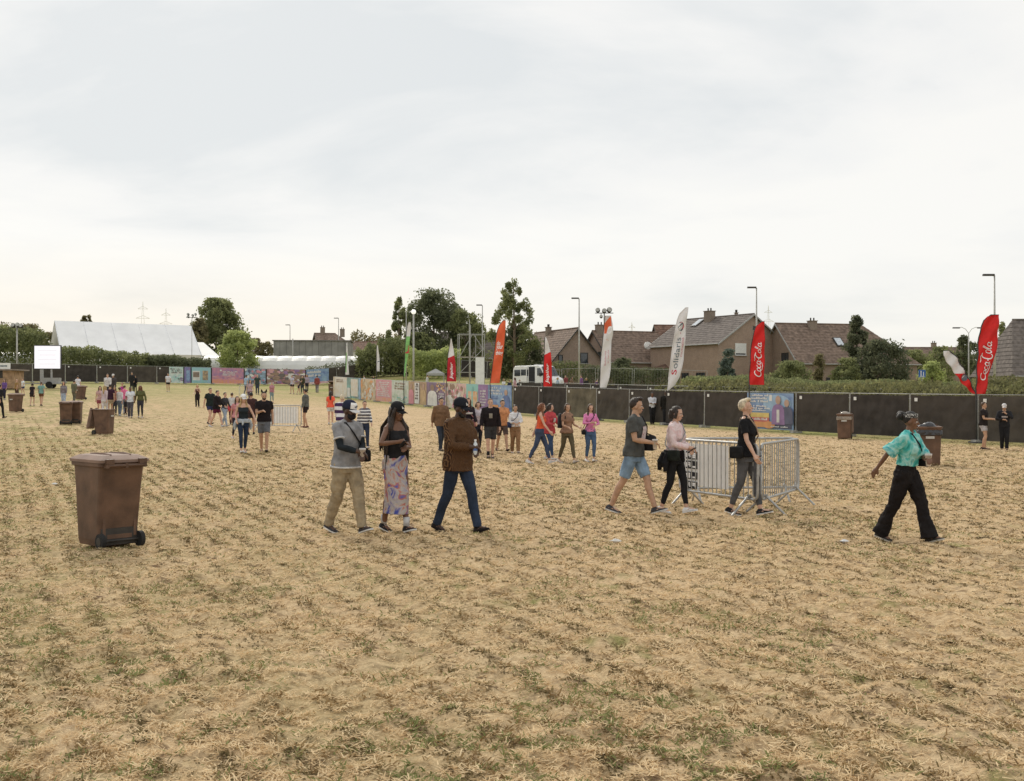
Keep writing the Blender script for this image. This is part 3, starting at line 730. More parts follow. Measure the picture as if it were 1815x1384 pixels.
# white polytunnels
def tunnel(label, p0, p1, Y, ytop, w_, bays, grp='white tunnels along the far fence'):
    A, B = Vector((*pxy(p0, Y), 0)), Vector((*pxy(p1, Y), 0)); g = ground(A.x, A.y)
    t = thing('polytunnel', label, 'polytunnel', (A.x, A.y, g), 0, grp)
    H = at(0, ytop, Y).z - g; L = (B - A).length; PT = mat('tunnel_film', (.80, .80, .77), rough=.35, var=.05, scale=.6, translucent=.2)
    m = MB(); rings = []; nb = bays * 6
    for i in range(nb + 1):
        x = L * i / nb; k = .975 + .025 * abs(math.sin(math.pi * bays * i / nb)); e_ = min(1, math.sqrt(max(.0, 1 - max(0, abs(2 * i / nb - 1) - .94) ** 2 / .0036 * .8)))
        rings.append([Vector((x, -math.cos(a) * w_ / 2, math.sin(a) ** .8 * H * k * e_)) for a in [math.pi * j / 12 for j in range(13)]])
    for i in range(nb):
        for j in range(12): m.quad(rings[i][j], rings[i + 1][j], rings[i + 1][j + 1], rings[i][j + 1])
    m.build('cover', PT, t, True)
    for i in range(bays + 1):
        m = MB(); x = L * i / bays; m.tube([Vector((x, -math.cos(a) * w_ * .497, math.sin(a) ** .8 * H * .935)) for a in [math.pi * j / 12 for j in range(13)]], .04, 5); m.build('hoop', STEEL, t)
tunnel('long white polytunnel in front of the grey shed', 446, 650, 160, 630.5, 7, 8)
tunnel('short white polytunnel between the round green tree and the marquee', 362, 412, 160, 630, 6, 2)
tunnel('white polytunnel showing through the hedge under the marquee', 196, 274, 163, 628, 6, 3)
tunnel('white polytunnel far left behind the lit screen', -30, 64, 172, 624, 6, 4)

# ------------------------------------------------------------------ trees and hedges
GT = 'trees behind the festival field'
tree('tree', 'broad dark tree at the far left behind the kiosk', 8, 571, 64, 215, 'round', 'warm', 2600, seed=1, group=GT, size=.42)
tree('tree', 'dark tree directly behind the floodlight mast on the left', 48, 574, 56, 220, 'round', 'warm', 2400, seed=2, group=GT, size=.42)
tree('tree', 'lower dark tree against the left end of the marquee', 82, 588, 44, 225, 'round', 'warm', 2000, seed=3, group=GT, size=.42)
tree('tree', 'small tree top peeping over the marquee ridge', 148, 556, 14, 230, 'round', 'warm', 1100, .3, seed=4, group=GT, size=.4)
tree('tree', 'narrow tree top beside another over the marquee ridge', 159, 557, 8, 230, 'column', 'warm', 700, .3, seed=5, group=GT, size=.4)
tree('tree', 'large dark egg shaped tree to the right of the marquee', 383, 529, 92, 195, 'egg', 'mid', 13000, .03, seed=6, group=GT, size=.42)
tree('tree', 'lower dark tree between the marquee and the large egg shaped tree', 352, 562, 36, 190, 'round', 'warm', 3000, seed=61, group=GT, size=.4)
tree('tree', 'round light green tree in front of the large dark one', 421, 586, 66, 156, 'round', 'light', 6500, .02, seed=7, group=GT, size=.3)
for i, (p, yt, ww, lb) in enumerate(((452, 597, 34, 'low warm green tree right of the round light tree'), (474, 606, 30, 'small warm green tree left of the grey shed'))):
    tree('tree', lb, p, yt, ww, 235, 'round', 'warm', 1500, seed=8 + i, group=GT, size=.45)
tree('tree', 'slim airy birch left of the big tree group', 707, 526, 40, 152, 'airy', 'mid', 3300, .1, seed=10, group=GT, size=.3)
tree('tree', 'tall bushy tree, the highest of the middle group', 768, 513, 112, 158, 'round', 'dark', 12000, .05, seed=11, group=GT, size=.34)
tree('tree', 'medium tree behind the scaffold tower', 826, 549, 74, 154, 'round', 'mid', 6000, .05, seed=12, group=GT, size=.33)
tree('tree', 'lower bushy tree in front of the tallest middle tree', 742, 590, 60, 150, 'round', 'mid', 4500, .02, seed=13, group=GT, size=.32)
tree('tree', 'airy birch with a thin pointed top behind the orange flag', 913, 492, 88, 128, 'airy', 'mid', 5200, .12, seed=14, group=GT, size=.27)
tree('tree', 'dense low tree under the airy birch', 918, 577, 84, 131, 'round', 'dark', 6000, .03, seed=15, group=GT, size=.28)
tree('tree', 'small round tree between two brick houses behind the lamp', 1019, 589, 40, 172, 'round', 'warm', 2200, .1, seed=16, group=GT, size=.34)
tree('bush', 'round dark bush before the garage of the balcony house', 1105, 634, 42, 132, 'round', 'dark', 2600, .02, seed=17, cat='bush', size=.24)
tree('cypress', 'dark clipped cypress under the white shutter', 1290, 619, 24, 121, 'column', 'blue', 3000, .0, seed=18, size=.2)
tree('cypress', 'narrow brownish cypress in front of the skylight house', 1450, 627, 17, 117, 'column', 'warm', 2000, .0, seed=19, size=.2)
tree('spruce', 'pointed spruce beside the long brown house', 1521, 558, 78, 119, 'cone', 'fir', 6500, .04, seed=20, group=GT, size=.24)
tree('bush', 'large dark grey green bush right of the spruce', 1560, 602, 92, 116, 'round', 'fir', 5200, .02, seed=21, cat='bush', size=.25)
tree('bush', 'leafy bush left of the spruce foot', 1500, 634, 50, 115, 'round', 'mid', 2600, .02, seed=22, cat='bush', size=.24)
tree('bush', 'wide mid green shrub right of the left red flag', 1400, 640, 70, 112, 'round', 'mid', 3000, .02, seed=23, cat='bush', size=.24)
tree('bush', 'pale green shrub beside the small blue sign', 1652, 641, 46, 108, 'round', 'light', 2200, .02, seed=24, cat='bush', size=.22)
for i, (p, yt, ww, lb) in enumerate(((1622, 620, 60, 'distant low tree right of the hipped roof'), (1668, 614, 56, 'distant tree before the chimney of the low house'), (1722, 606, 46, 'distant dark tree behind the tilted flag'), (1745, 600, 30, 'distant tree left of the tall right red flag'))):
    tree('tree', lb, p, yt, ww, 170 + 6 * i, 'round', 'mid' if i < 2 else 'dark', 2300, .05, seed=30 + i, group=GT, size=.34)
tree('tree', 'thin ragged tree beside the two armed street lamp', 1706, 590, 28, 150, 'airy', 'dark', 1500, .25, seed=36, group=GT, size=.3)
tree('tree', 'thin tree between the right red flag and the grey roof', 1778, 570, 20, 150, 'airy', 'mid', 900, .3, seed=37, group=GT, size=.3)
hedge('hedge', 'tall mixed hedge below the dark trees at far left', [pxy(-60, 165), pxy(80, 165)], 5.6, 5, 'mid', 9000, .36, 41, bumps=.12)
hedge('hedge', 'tall leafy hedge in front of the marquee', [pxy(100, 152), pxy(210, 153), pxy(262, 153)], 3.1, 3.5, 'mid', 9000, .28, 42)
hedge('hedge', 'lower dark hedge left of the round light green tree', [pxy(256, 154), pxy(372, 155)], 2.5, 3, 'dark', 7000, .28, 43)
hedge('hedge', 'thin row of weeds along the foot of the long tunnel', [pxy(440, 152), pxy(640, 154)], 1.7, 1.5, 'dark', 2600, .24, 44, bumps=.5)
hedge('hedge', 'row of distant conifers over the terracotta roof', [pxy(622, 240), pxy(706, 240)], 9.5, 4, 'warm', 3200, .5, 45, bumps=.2)
hedge('hedge', 'leafy green hedge between the white tunnel and the birch', [pxy(632, 148), pxy(720, 148)], 4.2, 4, 'mid', 7000, .28, 46, bumps=.35)
hedge('hedge', 'tall bright green hedge right of the tall white pole', [pxy(722, 140), pxy(816, 140)], 3.7, 3, 'light', 6500, .26, 47, bumps=.2)
hedge('hedge', 'clipped dark hedge in front of the garage', [pxy(1030, 128), pxy(1205, 126)], 2.3, 1.6, 'dark', 6500, .2, 48, bumps=.08)
hedge('hedge', 'low green hedge behind the minibus', [pxy(870, 132), pxy(1030, 130)], 2.6, 1.6, 'mid', 5000, .2, 49, bumps=.12)
hedge('tall_grass', 'tall green crop and weeds growing behind the right fence', [(26.6, 40), (24, 46.6), (19, 58), (13.8, 70), (11.4, 76)], 2.55, 5.0, 'crop', 30000, .20, 50, kind='stuff', bumps=.16)
hedge('tall_grass', 'second band of tall weeds in front of the brick houses', [pxy(1225, 104), pxy(1500, 98), pxy(1830, 88)], 1.45, 7, 'mid', 24000, .23, 51, kind='stuff', bumps=.2)
# ------------------------------------------------------------------ temporary fences with black screen cloth
FD = Vector((-.4986, .867, 0)); FN = Vector((.867, .4986, 0)); F0 = Vector((19.0, 46.0, 0)); PL = 3.45
def fp(t, off=0.0): return F0 + FD * (PL * t) + FN * off
def fence_t(px):       # position along the right fence seen at a photograph column
    k = (px - 907.5) / F; a = fp(0); d = FD * PL
    return (k * a.y - a.x) / (d.x - k * d.y)
CLOTH = mat('screen_cloth', (.066, .056, .048), rough=.9, var=.15, scale=1.6, bump=.35, bscale=5)
CLOTH_B = mat('screen_cloth_dusty', (.082, .070, .058), rough=.9, var=.2, scale=1.3, bump=.4, bscale=4)
CLOTH_C = mat('screen_cloth_dark', (.055, .047, .042), rough=.9, var=.2, scale=1.9, bump=.4, bscale=6)
CLOTH2 = mat('screen_cloth_faded', (.16, .14, .10), rough=.9, var=.25, scale=1.2, bump=.4, bscale=5)
CONC = mat('concrete', (.42, .41, .38), rough=.9, bump=.3)
def panel_meshes(L=PL, H=2.0, seed=0):
    f = MB(); z0 = .12
    f.tube([(.03, 0, 0), (.03, 0, H)], .021, 6); f.tube([(L - .03, 0, 0), (L - .03, 0, H)], .021, 6)
    f.tube([(.03, 0, H - .02), (L - .03, 0, H - .02)], .019, 6); f.tube([(.03, 0, z0), (L - .03, 0, z0)], .017, 6)
    for k in range(1, 12): f.tube([(L * k / 12, 0.012, z0), (L * k / 12, 0.012, H - .02)], .004, 3, False)
    f.tube([(-.05, 0, H - .22), (.06, 0, H - .22)], .03, 6)
    r_ = random.Random(seed); c = MB(); nx, nz = 10, 5; P = []
    for j in range(nz + 1):
        for i in range(nx + 1):
            e_ = (i in (0, nx)) or (j in (0, nz))
            P.append((.05 + (L - .1) * i / nx, -.028 + (0 if e_ else (r_.random() - .5) * .05), z0 + .0 + (H - z0 - .06) * j / nz - (.03 * math.sin(math.pi * ((i * 2 / nx) % 1)) if j == nz else 0)))
    c.add(P, [(j * (nx + 1) + i, j * (nx + 1) + i + 1, (j + 1) * (nx + 1) + i + 1, (j + 1) * (nx + 1) + i) for j in range(nz) for i in range(nx)])
    r = MB(); r.box((.36, -.06, H - .26), (.15, .02, .15))
    b = MB(); b.box((0, 0, .07), (.24, .6, .14))
    return f, c, r, b
PROTO = {}
def fence(label, pts, H=2.0, name='temporary_fence', cloth=True, tie=True, faded=(), L=PL, skip=()):
    """pts: world xy from left to right as the camera sees it; one panel between neighbours"""
    g0 = ground(pts[0].x, pts[0].y); t = thing(name, label, 'fence', (pts[0].x, pts[0].y, g0))
    for i in range(len(pts) - 1):
        a, b = pts[i], pts[i + 1]; za, zb = ground(a.x, a.y), ground(b.x, b.y)
        key = (round(H, 2), i % 4)
        if key not in PROTO: PROTO[key] = [mb.build('x', m_).data for mb, m_ in zip(panel_meshes(L, H, i), (STEEL, (CLOTH, CLOTH_B, CLOTH, CLOTH_C)[i % 4], WHITE, CONC))]; 
        ms = PROTO[key]
        p = link('fence_panel', ms[0], t); p.location = (a.x - pts[0].x, a.y - pts[0].y, za - g0)
        p.rotation_euler = (0, -math.atan2(zb - za, (b - a).length), math.atan2(b.y - a.y, b.x - a.x))
        if cloth:
            c = link('screen_cloth', ms[1], p)
            if i in faded:
                c.data = ms[1].copy(); c.data.materials[0] = CLOTH2; c['label'] = 'sun bleached see-through screen cloth'
        if tie: link('reflector', ms[2], p)
        link('foot_block', ms[3], p)
    return t
def purge_protos():
    for o in list(COL.objects):
        if o.name == 'x' or o.name.startswith('x.'): bpy.data.objects.remove(o)
NR = 22
fence('long fence with black screen cloth crossing the right of the field', [fp(NR - 1 - i - .0) for i in range(NR + 2)], faded=(NR - 1 - 9,))
fence('back fence with black cloth behind the right one, under the tall crop', [fp(t, 6.5) for t in range(14, -4, -1)], H=2.25, name='back_fence')
FL0, FL1 = Vector((-56.4, 115.9, 0)), Vector((-17.2, 149.4, 0)); NL = 15
def lp(u): return FL0 + (FL1 - FL0) * u
fence('far fence with black screen cloth closing the left end of the field', [lp(i / NL) for i in range(NL + 1)], name='far_fence')
fence('far dark fence between the white pole and the scaffold tower', [Vector((-17.0 + i * 3.42, 149.2 - i * .45, 0)) for i in range(7)], H=2.3, name='far_fence', tie=False)
fence('bare mesh fence behind the minibus and the lamp post', [Vector((1.5 + i * 3.4, 112 - i * 1.1, 0)) for i in range(6)], name='bare_fence', cloth=False, tie=False)
purge_protos()

# ------------------------------------------------------------------ printed banners on the fences
def pm(name, c, c2=None, sc=2.2):
    fade = lambda q: tuple(a * .74 + b * .26 for a, b in zip(q, (.42, .385, .36)))
    c = fade(c); c2 = fade(c2) if c2 else None
    return mat('print_' + name, c, rough=.55, var=.1, scale=sc, col2=c2, coord='Object')
PAL = dict(white=(.82, .82, .80), black=(.03, .03, .035), blue=(.06, .16, .45), sky=(.30, .50, .72), orange=(.80, .33, .08), pink=(.75, .38, .42), purple=(.28, .14, .38),
           teal=(.25, .62, .58), red=(.66, .09, .08), skin=(.50, .31, .22), dark=(.09, .07, .07), yellow=(.80, .60, .15), cream=(.76, .66, .50), brown=(.30, .18, .11), navy=(.03, .05, .14), green=(.42, .58, .42), gold=(.62, .42, .20), rose=(.72, .25, .33))
def banner(label, a, b, zlo, zhi, base, items, facing, base2=None, grp=None, name='banner'):
    """a, b: world xy of the viewer's left and right lower corners; items drawn in order, each 4 mm in front of the one before"""
    g = ground(a.x, a.y); t = thing(name, label, 'banner', (a.x, a.y, g), math.atan2(b.y - a.y, b.x - a.x), grp)
    L = (b - a).length; H = zhi - zlo; dz = ground(b.x, b.y) - g
    def W(u, v, d): return (u * L, -.06 - d, zlo + v * H + dz * u)
    m = MB(); n = 8
    m.loft([[W(0, 0, 0), W(0, 1, 0), W(0, 1, -.012), W(0, 0, -.012)]] + [[W(i / n, 0, .012 * math.sin(i * 2.2)), W(i / n, 1, .012 * math.sin(i * 2.2)), W(i / n, 1, -.012), W(i / n, 0, -.012)] for i in range(1, n + 1)])
    m.build('sheet', pm(label[:18], PAL[base], PAL[base2] if base2 else None), t)
    r_ = random.Random(label); k = 0
    for it in items:
        k += 1; d = .016 + .0045 * k; kind, col = it[0], it[1]; mt = pm(col + it[6], PAL[col], PAL[it[6]], 4.0) if (len(it) > 6 and isinstance(it[6], str) and kind != 'p') else pm(col + '_' + kind[0], PAL[col])
        m = MB()
        if kind == 'r':
            u0, v0, u1, v1 = it[2:6]; m.quad(W(u0, v0, d), W(u1, v0, d), W(u1, v1, d), W(u0, v1, d)); nm = 'printed_block'
        elif kind == 'e':
            u, v, ru, rv = it[2:6]; m.add([W(u + ru * math.cos(q), v + rv * math.sin(q), d) for q in [2 * math.pi * j / 18 for j in range(18)]], [tuple(range(18))]); nm = 'printed_disc'
        elif kind == 't':     # lines of text too small to read: short word-like bars
            u0, v0, u1, v1 = it[2:6]; rows_ = it[6] if len(it) > 6 and isinstance(it[6], int) else 3; nm = 'printed_lines'
            mt = pm(col + '_t', PAL[col]); hh = (v1 - v0) / rows_
            for q in range(rows_):
                x = u0 + r_.random() * .04; xe = u1 - r_.random() * (u1 - u0) * .25; vb = v1 - (q + 1) * hh + hh * .25
                while x < xe:
                    w_ = (u1 - u0) * (.03 + .03 * r_.random()); hv = hh * (.45 + .25 * (r_.random() > .6))
                    if r_.random() > .18: m.quad(W(x, vb, d), W(min(x + w_, xe), vb, d), W(min(x + w_, xe), vb + hv, d), W(x, vb + hv, d))
                    x += w_ * 1.25
        elif kind == 'p':     # a printed figure: head and shoulders
            u, v, s_, h_ = it[2:6]; asp = H / L
            pts = [(-.5, 0), (.5, 0), (.46, .5), (.34, .64), (.12, .70), (-.12, .70), (-.34, .64), (-.46, .5)]
            m.add([W(u + x * s_, v + y * h_, d) for x, y in pts], [tuple(range(8))]); nm = 'printed_figure'
            hm = MB(); hm.add([W(u + .2 * s_ * math.cos(q), v + h_ * (.84 + .15 * math.sin(q)), d + .002) for q in [2 * math.pi * j / 14 for j in range(14)]], [tuple(range(14))])
            hm.build('printed_head', pm((it[6] if len(it) > 6 else 'skin') + '_h', PAL[it[6] if len(it) > 6 else 'skin']), t)
            mt = pm(col + '_p', PAL[col])
        elif kind == 'c':     # collage of many small patches
            u0, v0, u1, v1 = it[2:6]; nm = 'printed_collage'
            cols = it[6]; 
            for cc in cols:
                mm = MB()
                for q in range(it[7] if len(it) > 7 else 7):
                    u = u0 + (u1 - u0) * r_.random(); v = v0 + (v1 - v0) * r_.random(); a1 = (u1 - u0) * (.04 + .07 * r_.random()); a2 = (v1 - v0) * (.05 + .1 * r_.random()); d2 = d + r_.random() * .003
                    mm.add([W(min(1, max(0, u + a1 * math.cos(w_))), min(1, max(0, v + a2 * math.sin(w_))), d2) for w_ in [j * .8976 + r_.random() * .4 for j in range(7)]], [tuple(range(7))])
                mm.build(nm, pm(cc + '_c', PAL[cc]), t)['kind'] = 'stuff'; d += .0035
            continue
        o_ = m.build(nm, mt, t)
        if nm == 'printed_lines': o_['kind'] = 'stuff'
    return t
BG = 'printed banners hung on the diagonal fence'
def rb(t1, t0, label, base, items, base2=None, zlo=.10, zhi=1.98): return banner(label, fp(t1, -.03), fp(t0, -.03), zlo, zhi, base, items, None, base2, BG)
POSTER = [('e', 'sky', .66, .72, .3, .24), ('r', 'navy', .52, .03, .97, .18), ('t', 'white', .06, .72, .55, .97, 3), ('r', 'white', .5, .78, .56, .95), ('t', 'white', .06, .48, .52, .66, 3), ('r', 'yellow', .05, .32, .50, .45), ('r', 'red', .05, .20, .50, .32), ('t', 'white', .08, .22, .48, .31, 1),
          ('r', 'orange', .05, .05, .42, .20), ('e', 'orange', .5, .12, .13, .10), ('p', 'navy', .88, .16, .26, .68), ('p', 'purple', .70, .14, .28, .80), ('r', 'white', .67, .20, .73, .55), ('t', 'white', .54, .05, .95, .11, 1)]
banner('blue festival poster with a performer, an orange block and white text', fp(3.98, -.05), fp(3.02, -.05), .12, 1.93, 'blue', POSTER, None, 'sky', name='poster')
rb(12, 11.02, 'blue printed banner with white heading beside the plain black cloth', 'sky', [('t', 'white', .05, .62, .62, .95, 3), ('t', 'blue', .05, .45, .55, .60, 2), ('r', 'orange', .05, .08, .45, .25), ('p', 'blue', .78, .1, .34, .75), ('r', 'white', .62, .12, .70, .5)], 'blue')
rb(13, 12, 'banner split into turquoise with orange picture and purple with white lines', 'teal', [('r', 'purple', .56, 0, 1, 1), ('r', 'orange', .10, .05, .52, .72, 'cream'), ('r', 'teal', .26, .0, .32, .9), ('t', 'white', .64, .15, .95, .8, 6)], 'teal')
rb(14, 13, 'pale pink collage banner with a dark haired figure at its left', 'pink', [('c', 'white', 0.02, .02, .98, .98, ['white', 'rose', 'cream', 'brown'], 13), ('p', 'white', .2, .02, .34, .72, 'dark')], 'cream')
rb(15, 14, 'dark banner with a large figure in a white shirt', 'dark', [('c', 'gold', .55, .62, .98, .98, ['gold', 'orange', 'cream'], 9), ('p', 'white', .32, .02, .52, .9, 'brown'), ('t', 'white', .62, .2, .95, .58, 4)], 'purple')
rb(16, 15, 'brown banner with two figures around a white centre', 'brown', [('p', 'rose', .16, .02, .3, .9), ('p', 'gold', .85, .02, .28, .92), ('r', 'white', .36, .05, .62, .96), ('t', 'dark', .38, .2, .6, .85, 5), ('e', 'dark', .5, .88, .06, .05)], 'gold')
rb(17, 16, 'pale green banner with rows of brown text', 'white', [('t', 'brown', .15, .58, .85, .92, 3), ('c', 'green', .05, .02, .95, .3, ['green', 'teal', 'white'], 9)], 'green')
rb(18, 17, 'pink banner filled with white text lines, orange at its foot', 'pink', [('r', 'orange', 0, 0, 1, .18, 'pink'), ('t', 'white', .1, .22, .9, .92, 8)], 'rose')
rb(19, 18, 'cream and orange patterned banner', 'cream', [('c', 'gold', .02, .02, .98, .98, ['orange', 'white', 'gold', 'cream'], 12)], 'gold')
rb(20, 19, 'grey green banner with a turquoise edge', 'teal', [('r', 'cream', .3, .1, .8, .95, 'white'), ('r', 'white', .05, .05, .25, .5), ('r', 'sky', .86, 0, 1, 1)], 'dark')
rb(21, 20, 'white banner with a grey caption behind the lone dark figure', 'white', [('t', 'brown', .2, .72, .8, .9, 2), ('r', 'cream', .0, .0, .12, 1)], 'cream')
LG = 'printed banners on the far fence'
def lb(u0, u1, label, base, items, base2=None): return banner(label, lp(u0) + Vector((.04, -.05, 0)), lp(u1) + Vector((.04, -.05, 0)), .10, 1.95, base, items, None, base2, LG)
def lu(px):
    k = (px - 907.5) / F; d = FL1 - FL0
    return (k * FL0.y - FL0.x) / (d.x - k * d.y)
lb(lu(299), lu(324), 'white far banner with dark lines and small figures', 'white', [('t', 'dark', .08, .58, .92, .92, 3), ('c', 'dark', .05, .05, .95, .4, ['dark', 'purple'], 6)], 'teal')
lb(lu(326), lu(337), 'narrow blue violet far banner', 'purple', [('r', 'sky', .3, .1, .85, .8, 'blue')], 'blue')
lb(lu(339), lu(373), 'turquoise far banner with two framed pictures', 'teal', [('r', 'sky', .12, .08, .96, .94, 'teal'), ('r', 'white', .04, .18, .42, .78), ('r', 'brown', .07, .38, .39, .70, 'dark'), ('r', 'gold', .56, .2, .84, .8, 'dark')], 'sky')
lb(lu(375), lu(431), 'wide purple and pink far banner with white script', 'purple', [('r', 'rose', 0, 0, 1, .28, 'orange'), ('c', 'pink', .02, .22, .98, .5, ['rose', 'pink'], 12), ('t', 'white', .32, .5, .8, .8, 4), ('e', 'white', .27, .84, .03, .06)], 'rose')
lb(lu(433), lu(470), 'grey and white far banner behind the couple with the barrier', 'dark', [('c', 'white', .02, .05, .98, .95, ['navy', 'white', 'sky', 'rose'], 8)], 'sky')
lb(lu(472), lu(540), 'far banner printed with a crowd of faces', 'dark', [('c', 'skin', .02, .05, .98, .98, ['skin', 'pink', 'purple', 'white', 'dark', 'brown'], 17)], 'rose')
lb(lu(542), lu(582), 'blue far banner with large white heading', 'blue', [('t', 'white', .04, .45, .66, .92, 2), ('e', 'sky', .8, .3, .12, .2), ('r', 'rose', 0, 0, 1, .14, 'white')], 'sky')

# ------------------------------------------------------------------ feather flags
def sail_fn(rows_):
    ys = [r_[0] for r_ in rows_]
    def f(y):
        if y <= ys[0]: return rows_[0][1:]
        for a, b in zip(rows_, rows_[1:]):
            if y <= b[0]:
                u = (y - a[0]) / (b[0] - a[0]); return (a[1] + (b[1] - a[1]) * u, a[2] + (b[2] - a[2]) * u)
        return rows_[-1][1:]
    return f
def flag(label, rows_, Y, main, top=None, split=None, slope=0.0, texts=(), discs=(), pole=None, poleside='l', foot_px=None, polecol=None, groupn='feather flags along the fence', patches=()):
    f = sail_fn(rows_); y0, y1 = rows_[0][0], rows_[-1][0]
    fx = foot_px if foot_px else f(y1)[0]
    X = (fx - 907.5) / F * Y; g = ground(X, Y); t = thing('feather_flag', label, 'flag', (X, Y, g), 0, groupn)
    def wave(px, py): return .07 * math.sin((py - y0) * .16 + px * .25)
    def W(px, py, d=0.0): 
        p = at(px, py, Y); return Vector((p.x - X, wave(px, py) - d, p.z - g))
    n, k = 44, 8
    def part(ya, yb, m_, nm):
        front, back = MB(), None; nn = max(3, int(n * abs(yb - ya) / (y1 - y0)))
        P = []; 
        for side in (0, 1):
            for i in range(nn + 1):
                for j in range(k + 1):
                    u = j / k; s_ = (u - .5) * slope
                    y = ya + (yb - ya) * i / nn
                    if split: 
                        if abs(y - split) < 1e-6: y = split + s_
                    l, r = f(y); P.append(W(l + (r - l) * u, y, .006 if side == 0 else -.006))
        front.v = [tuple(p) for p in P]; o = (nn + 1) * (k + 1)
        for i in range(nn):
            for j in range(k):
                a = i * (k + 1) + j; b, c, d_ = a + 1, a + k + 2, a + k + 1
                front.f.append((a, d_, c, b)); front.f.append((a + o, b + o, c + o, d_ + o))
        for i in range(nn):
            a, d_ = i * (k + 1), (i + 1) * (k + 1); front.f.append((a, a + o, d_ + o, d_)); a, d_ = a + k, d_ + k; front.f.append((d_, d_ + o, a + o, a))
        return front.build(nm, m_, t, True)
    if split: part(y0, split, top, 'sail_top'); part(split, y1, main, 'sail')
    else: part(y0, y1, main, 'sail')
    # pole follows the sail edge, then runs down to its foot
    m = MB(); e_ = 0 if poleside == 'l' else 1
    pts = [W(rows_[0][2 if poleside == 'l' else 1], y0 - .4)] + [W(f(y0 + (y1 - y0) * i / 14)[e_] + (-.5 if e_ == 0 else .5), y0 + (y1 - y0) * i / 14) for i in range(15)]
    pts.append(Vector((0, 0, -.1)))
    m.tube(pts, [.012] + [.022] * 14 + [.03, .035], 6); m.build('pole', polecol or mat('flag_pole', (.06, .06, .06), rough=.5), t, True)
    m = MB(); m.box((0, 0, .03), (.5, .5, .06)); m.build('base_plate', mat('flag_base', (.1, .1, .1)), t)
    for (body, yb, yt, u0, u1, col, shear, bold, *hz_) in texts:      # text read upwards, from yb (start) to yt, between shares u0..u1 of the sail width
        V, Fs = (strokes(body) if isinstance(body, list) else text_mesh(body, 1, shear, bold))
        if not len(V): continue
        lo, hi = V.min(0), V.max(0)
        vv = []
        for p in V:
            if hz_:
                a = (p[0] - lo[0]) / (hi[0] - lo[0]); b = (p[1] - lo[1]) / (hi[1] - lo[1]); y = yb + (yt - yb) * b; l, r = f(y); vv.append(W(l + (r - l) * (u0 + (u1 - u0) * a), y, .016)); continue
            a = (p[0] - lo[0]) / (hi[0] - lo[0]); b = (p[1] - lo[1]) / (hi[1] - lo[1]); y = yb + (yt - yb) * a
            l, r = f(y); l2, r2 = l + (r - l) * u0, l + (r - l) * u1; vv.append(W(r2 + (l2 - r2) * b, y, .024))
        mesh('lettering', vv, Fs, col, t)
    for (cx, cy, rx, ry, col, d, a0, a1) in discs:
        q = [W(cx + rx * math.cos(w_), cy - ry * math.sin(w_), .014 + d) for w_ in [R(a0 + (a1 - a0) * j / 20) for j in range(21)]]
        m = MB(); m.add(q, [tuple(range(21))]); m.build('emblem', col, t)
    for (pts_, col) in patches:
        m = MB(); m.add([W(x, y, .013) for x, y in pts_], [tuple(range(len(pts_)))]); m.build('printed_patch', col, t)
    return t
def ribbon(path, w_):
    P = [np.array(p, float) for p in path]; v = []; f = []
    for i, p in enumerate(P):
        d = P[min(i + 1, len(P) - 1)] - P[max(i - 1, 0)]; d /= max(1e-6, np.linalg.norm(d)); n = np.array([-d[1], d[0]])
        ww = w_ * (.55 + .45 * math.sin(math.pi * (i + .6) / (len(P) + .2)))
        v += [p + n * ww / 2, p - n * ww / 2]
    for i in range(len(P) - 1): f.append((2 * i, 2 * i + 1, 2 * i + 3, 2 * i + 2))
    return v, f
def arc(cx, cy, rx, ry, a0, a1, n=16): return [(cx + rx * math.cos(R(a0 + (a1 - a0) * i / n)), cy + ry * math.sin(R(a0 + (a1 - a0) * i / n))) for i in range(n + 1)]
def strokes(paths):
    V, Fs = [], []
    for path, w_ in paths:
        v, f = ribbon(path, w_); n = len(V); V += [(p[0] + .28 * p[1], p[1], 0) for p in v]; Fs += [tuple(i + n for i in q) for q in f]
    return np.array(V), Fs
SCRIPT = [(arc(.55, .55, .5, .6, 50, 318, 24) , .17), ([(.92, .15), (1.4, -.12), (2.0, -.2), (2.6, -.05)], .10),         # C with its long underline
          (arc(1.2, .42, .24, .30, 100, 460, 18), .13), (arc(1.78, .42, .24, .30, 55, 320, 16), .13),                      # o c
          (arc(2.35, .42, .24, .30, 30, 390, 18), .13), ([(2.6, .7), (2.58, .3), (2.68, .12), (2.82, .2)], .12),              # a
          ([(2.85, .44), (3.1, .48)], .12),                                                                                # -
          (arc(3.6, .58, .46, .62, 60, 315, 24), .17), ([(3.75, 1.15), (3.2, 1.35), (2.7, 1.2), (2.4, 1.28)], .10),               # C with its top swash
          (arc(4.25, .42, .24, .30, 100, 460, 18), .13), ([(4.62, .2), (4.75, .8), (4.85, 1.2), (4.7, 1.28), (4.6, .9), (4.66, .25), (4.8, .12), (4.95, .25)], .11),     # o l
          (arc(5.3, .42, .24, .30, 30, 390, 18), .13), ([(5.55, .7), (5.53, .3), (5.63, .12), (5.85, .25)], .12)]              # a
RED = mat('flag_red', (.74, .030, .028), rough=.6, var=.06, scale=3, translucent=.18)
DRED = mat('flag_dark_red', (.60, .035, .05), rough=.6, var=.1, scale=3, translucent=.18)
FW = mat('flag_white', (.80, .79, .79), rough=.6, var=.03, scale=2, translucent=.2)
FO = mat('flag_orange', (.82, .17, .07), rough=.6, var=.06, scale=2, translucent=.2)
FG = mat('flag_green', (.30, .62, .22), rough=.6, var=.1, translucent=.2)
INKW, INKR, INKB, INKP = mat('ink_white', (.85, .85, .85), var=.02), mat('ink_red', (.55, .05, .08), var=.05), mat('ink_slate', (.13, .17, .2), var=.05), mat('ink_rose', (.6, .25, .3), var=.05)
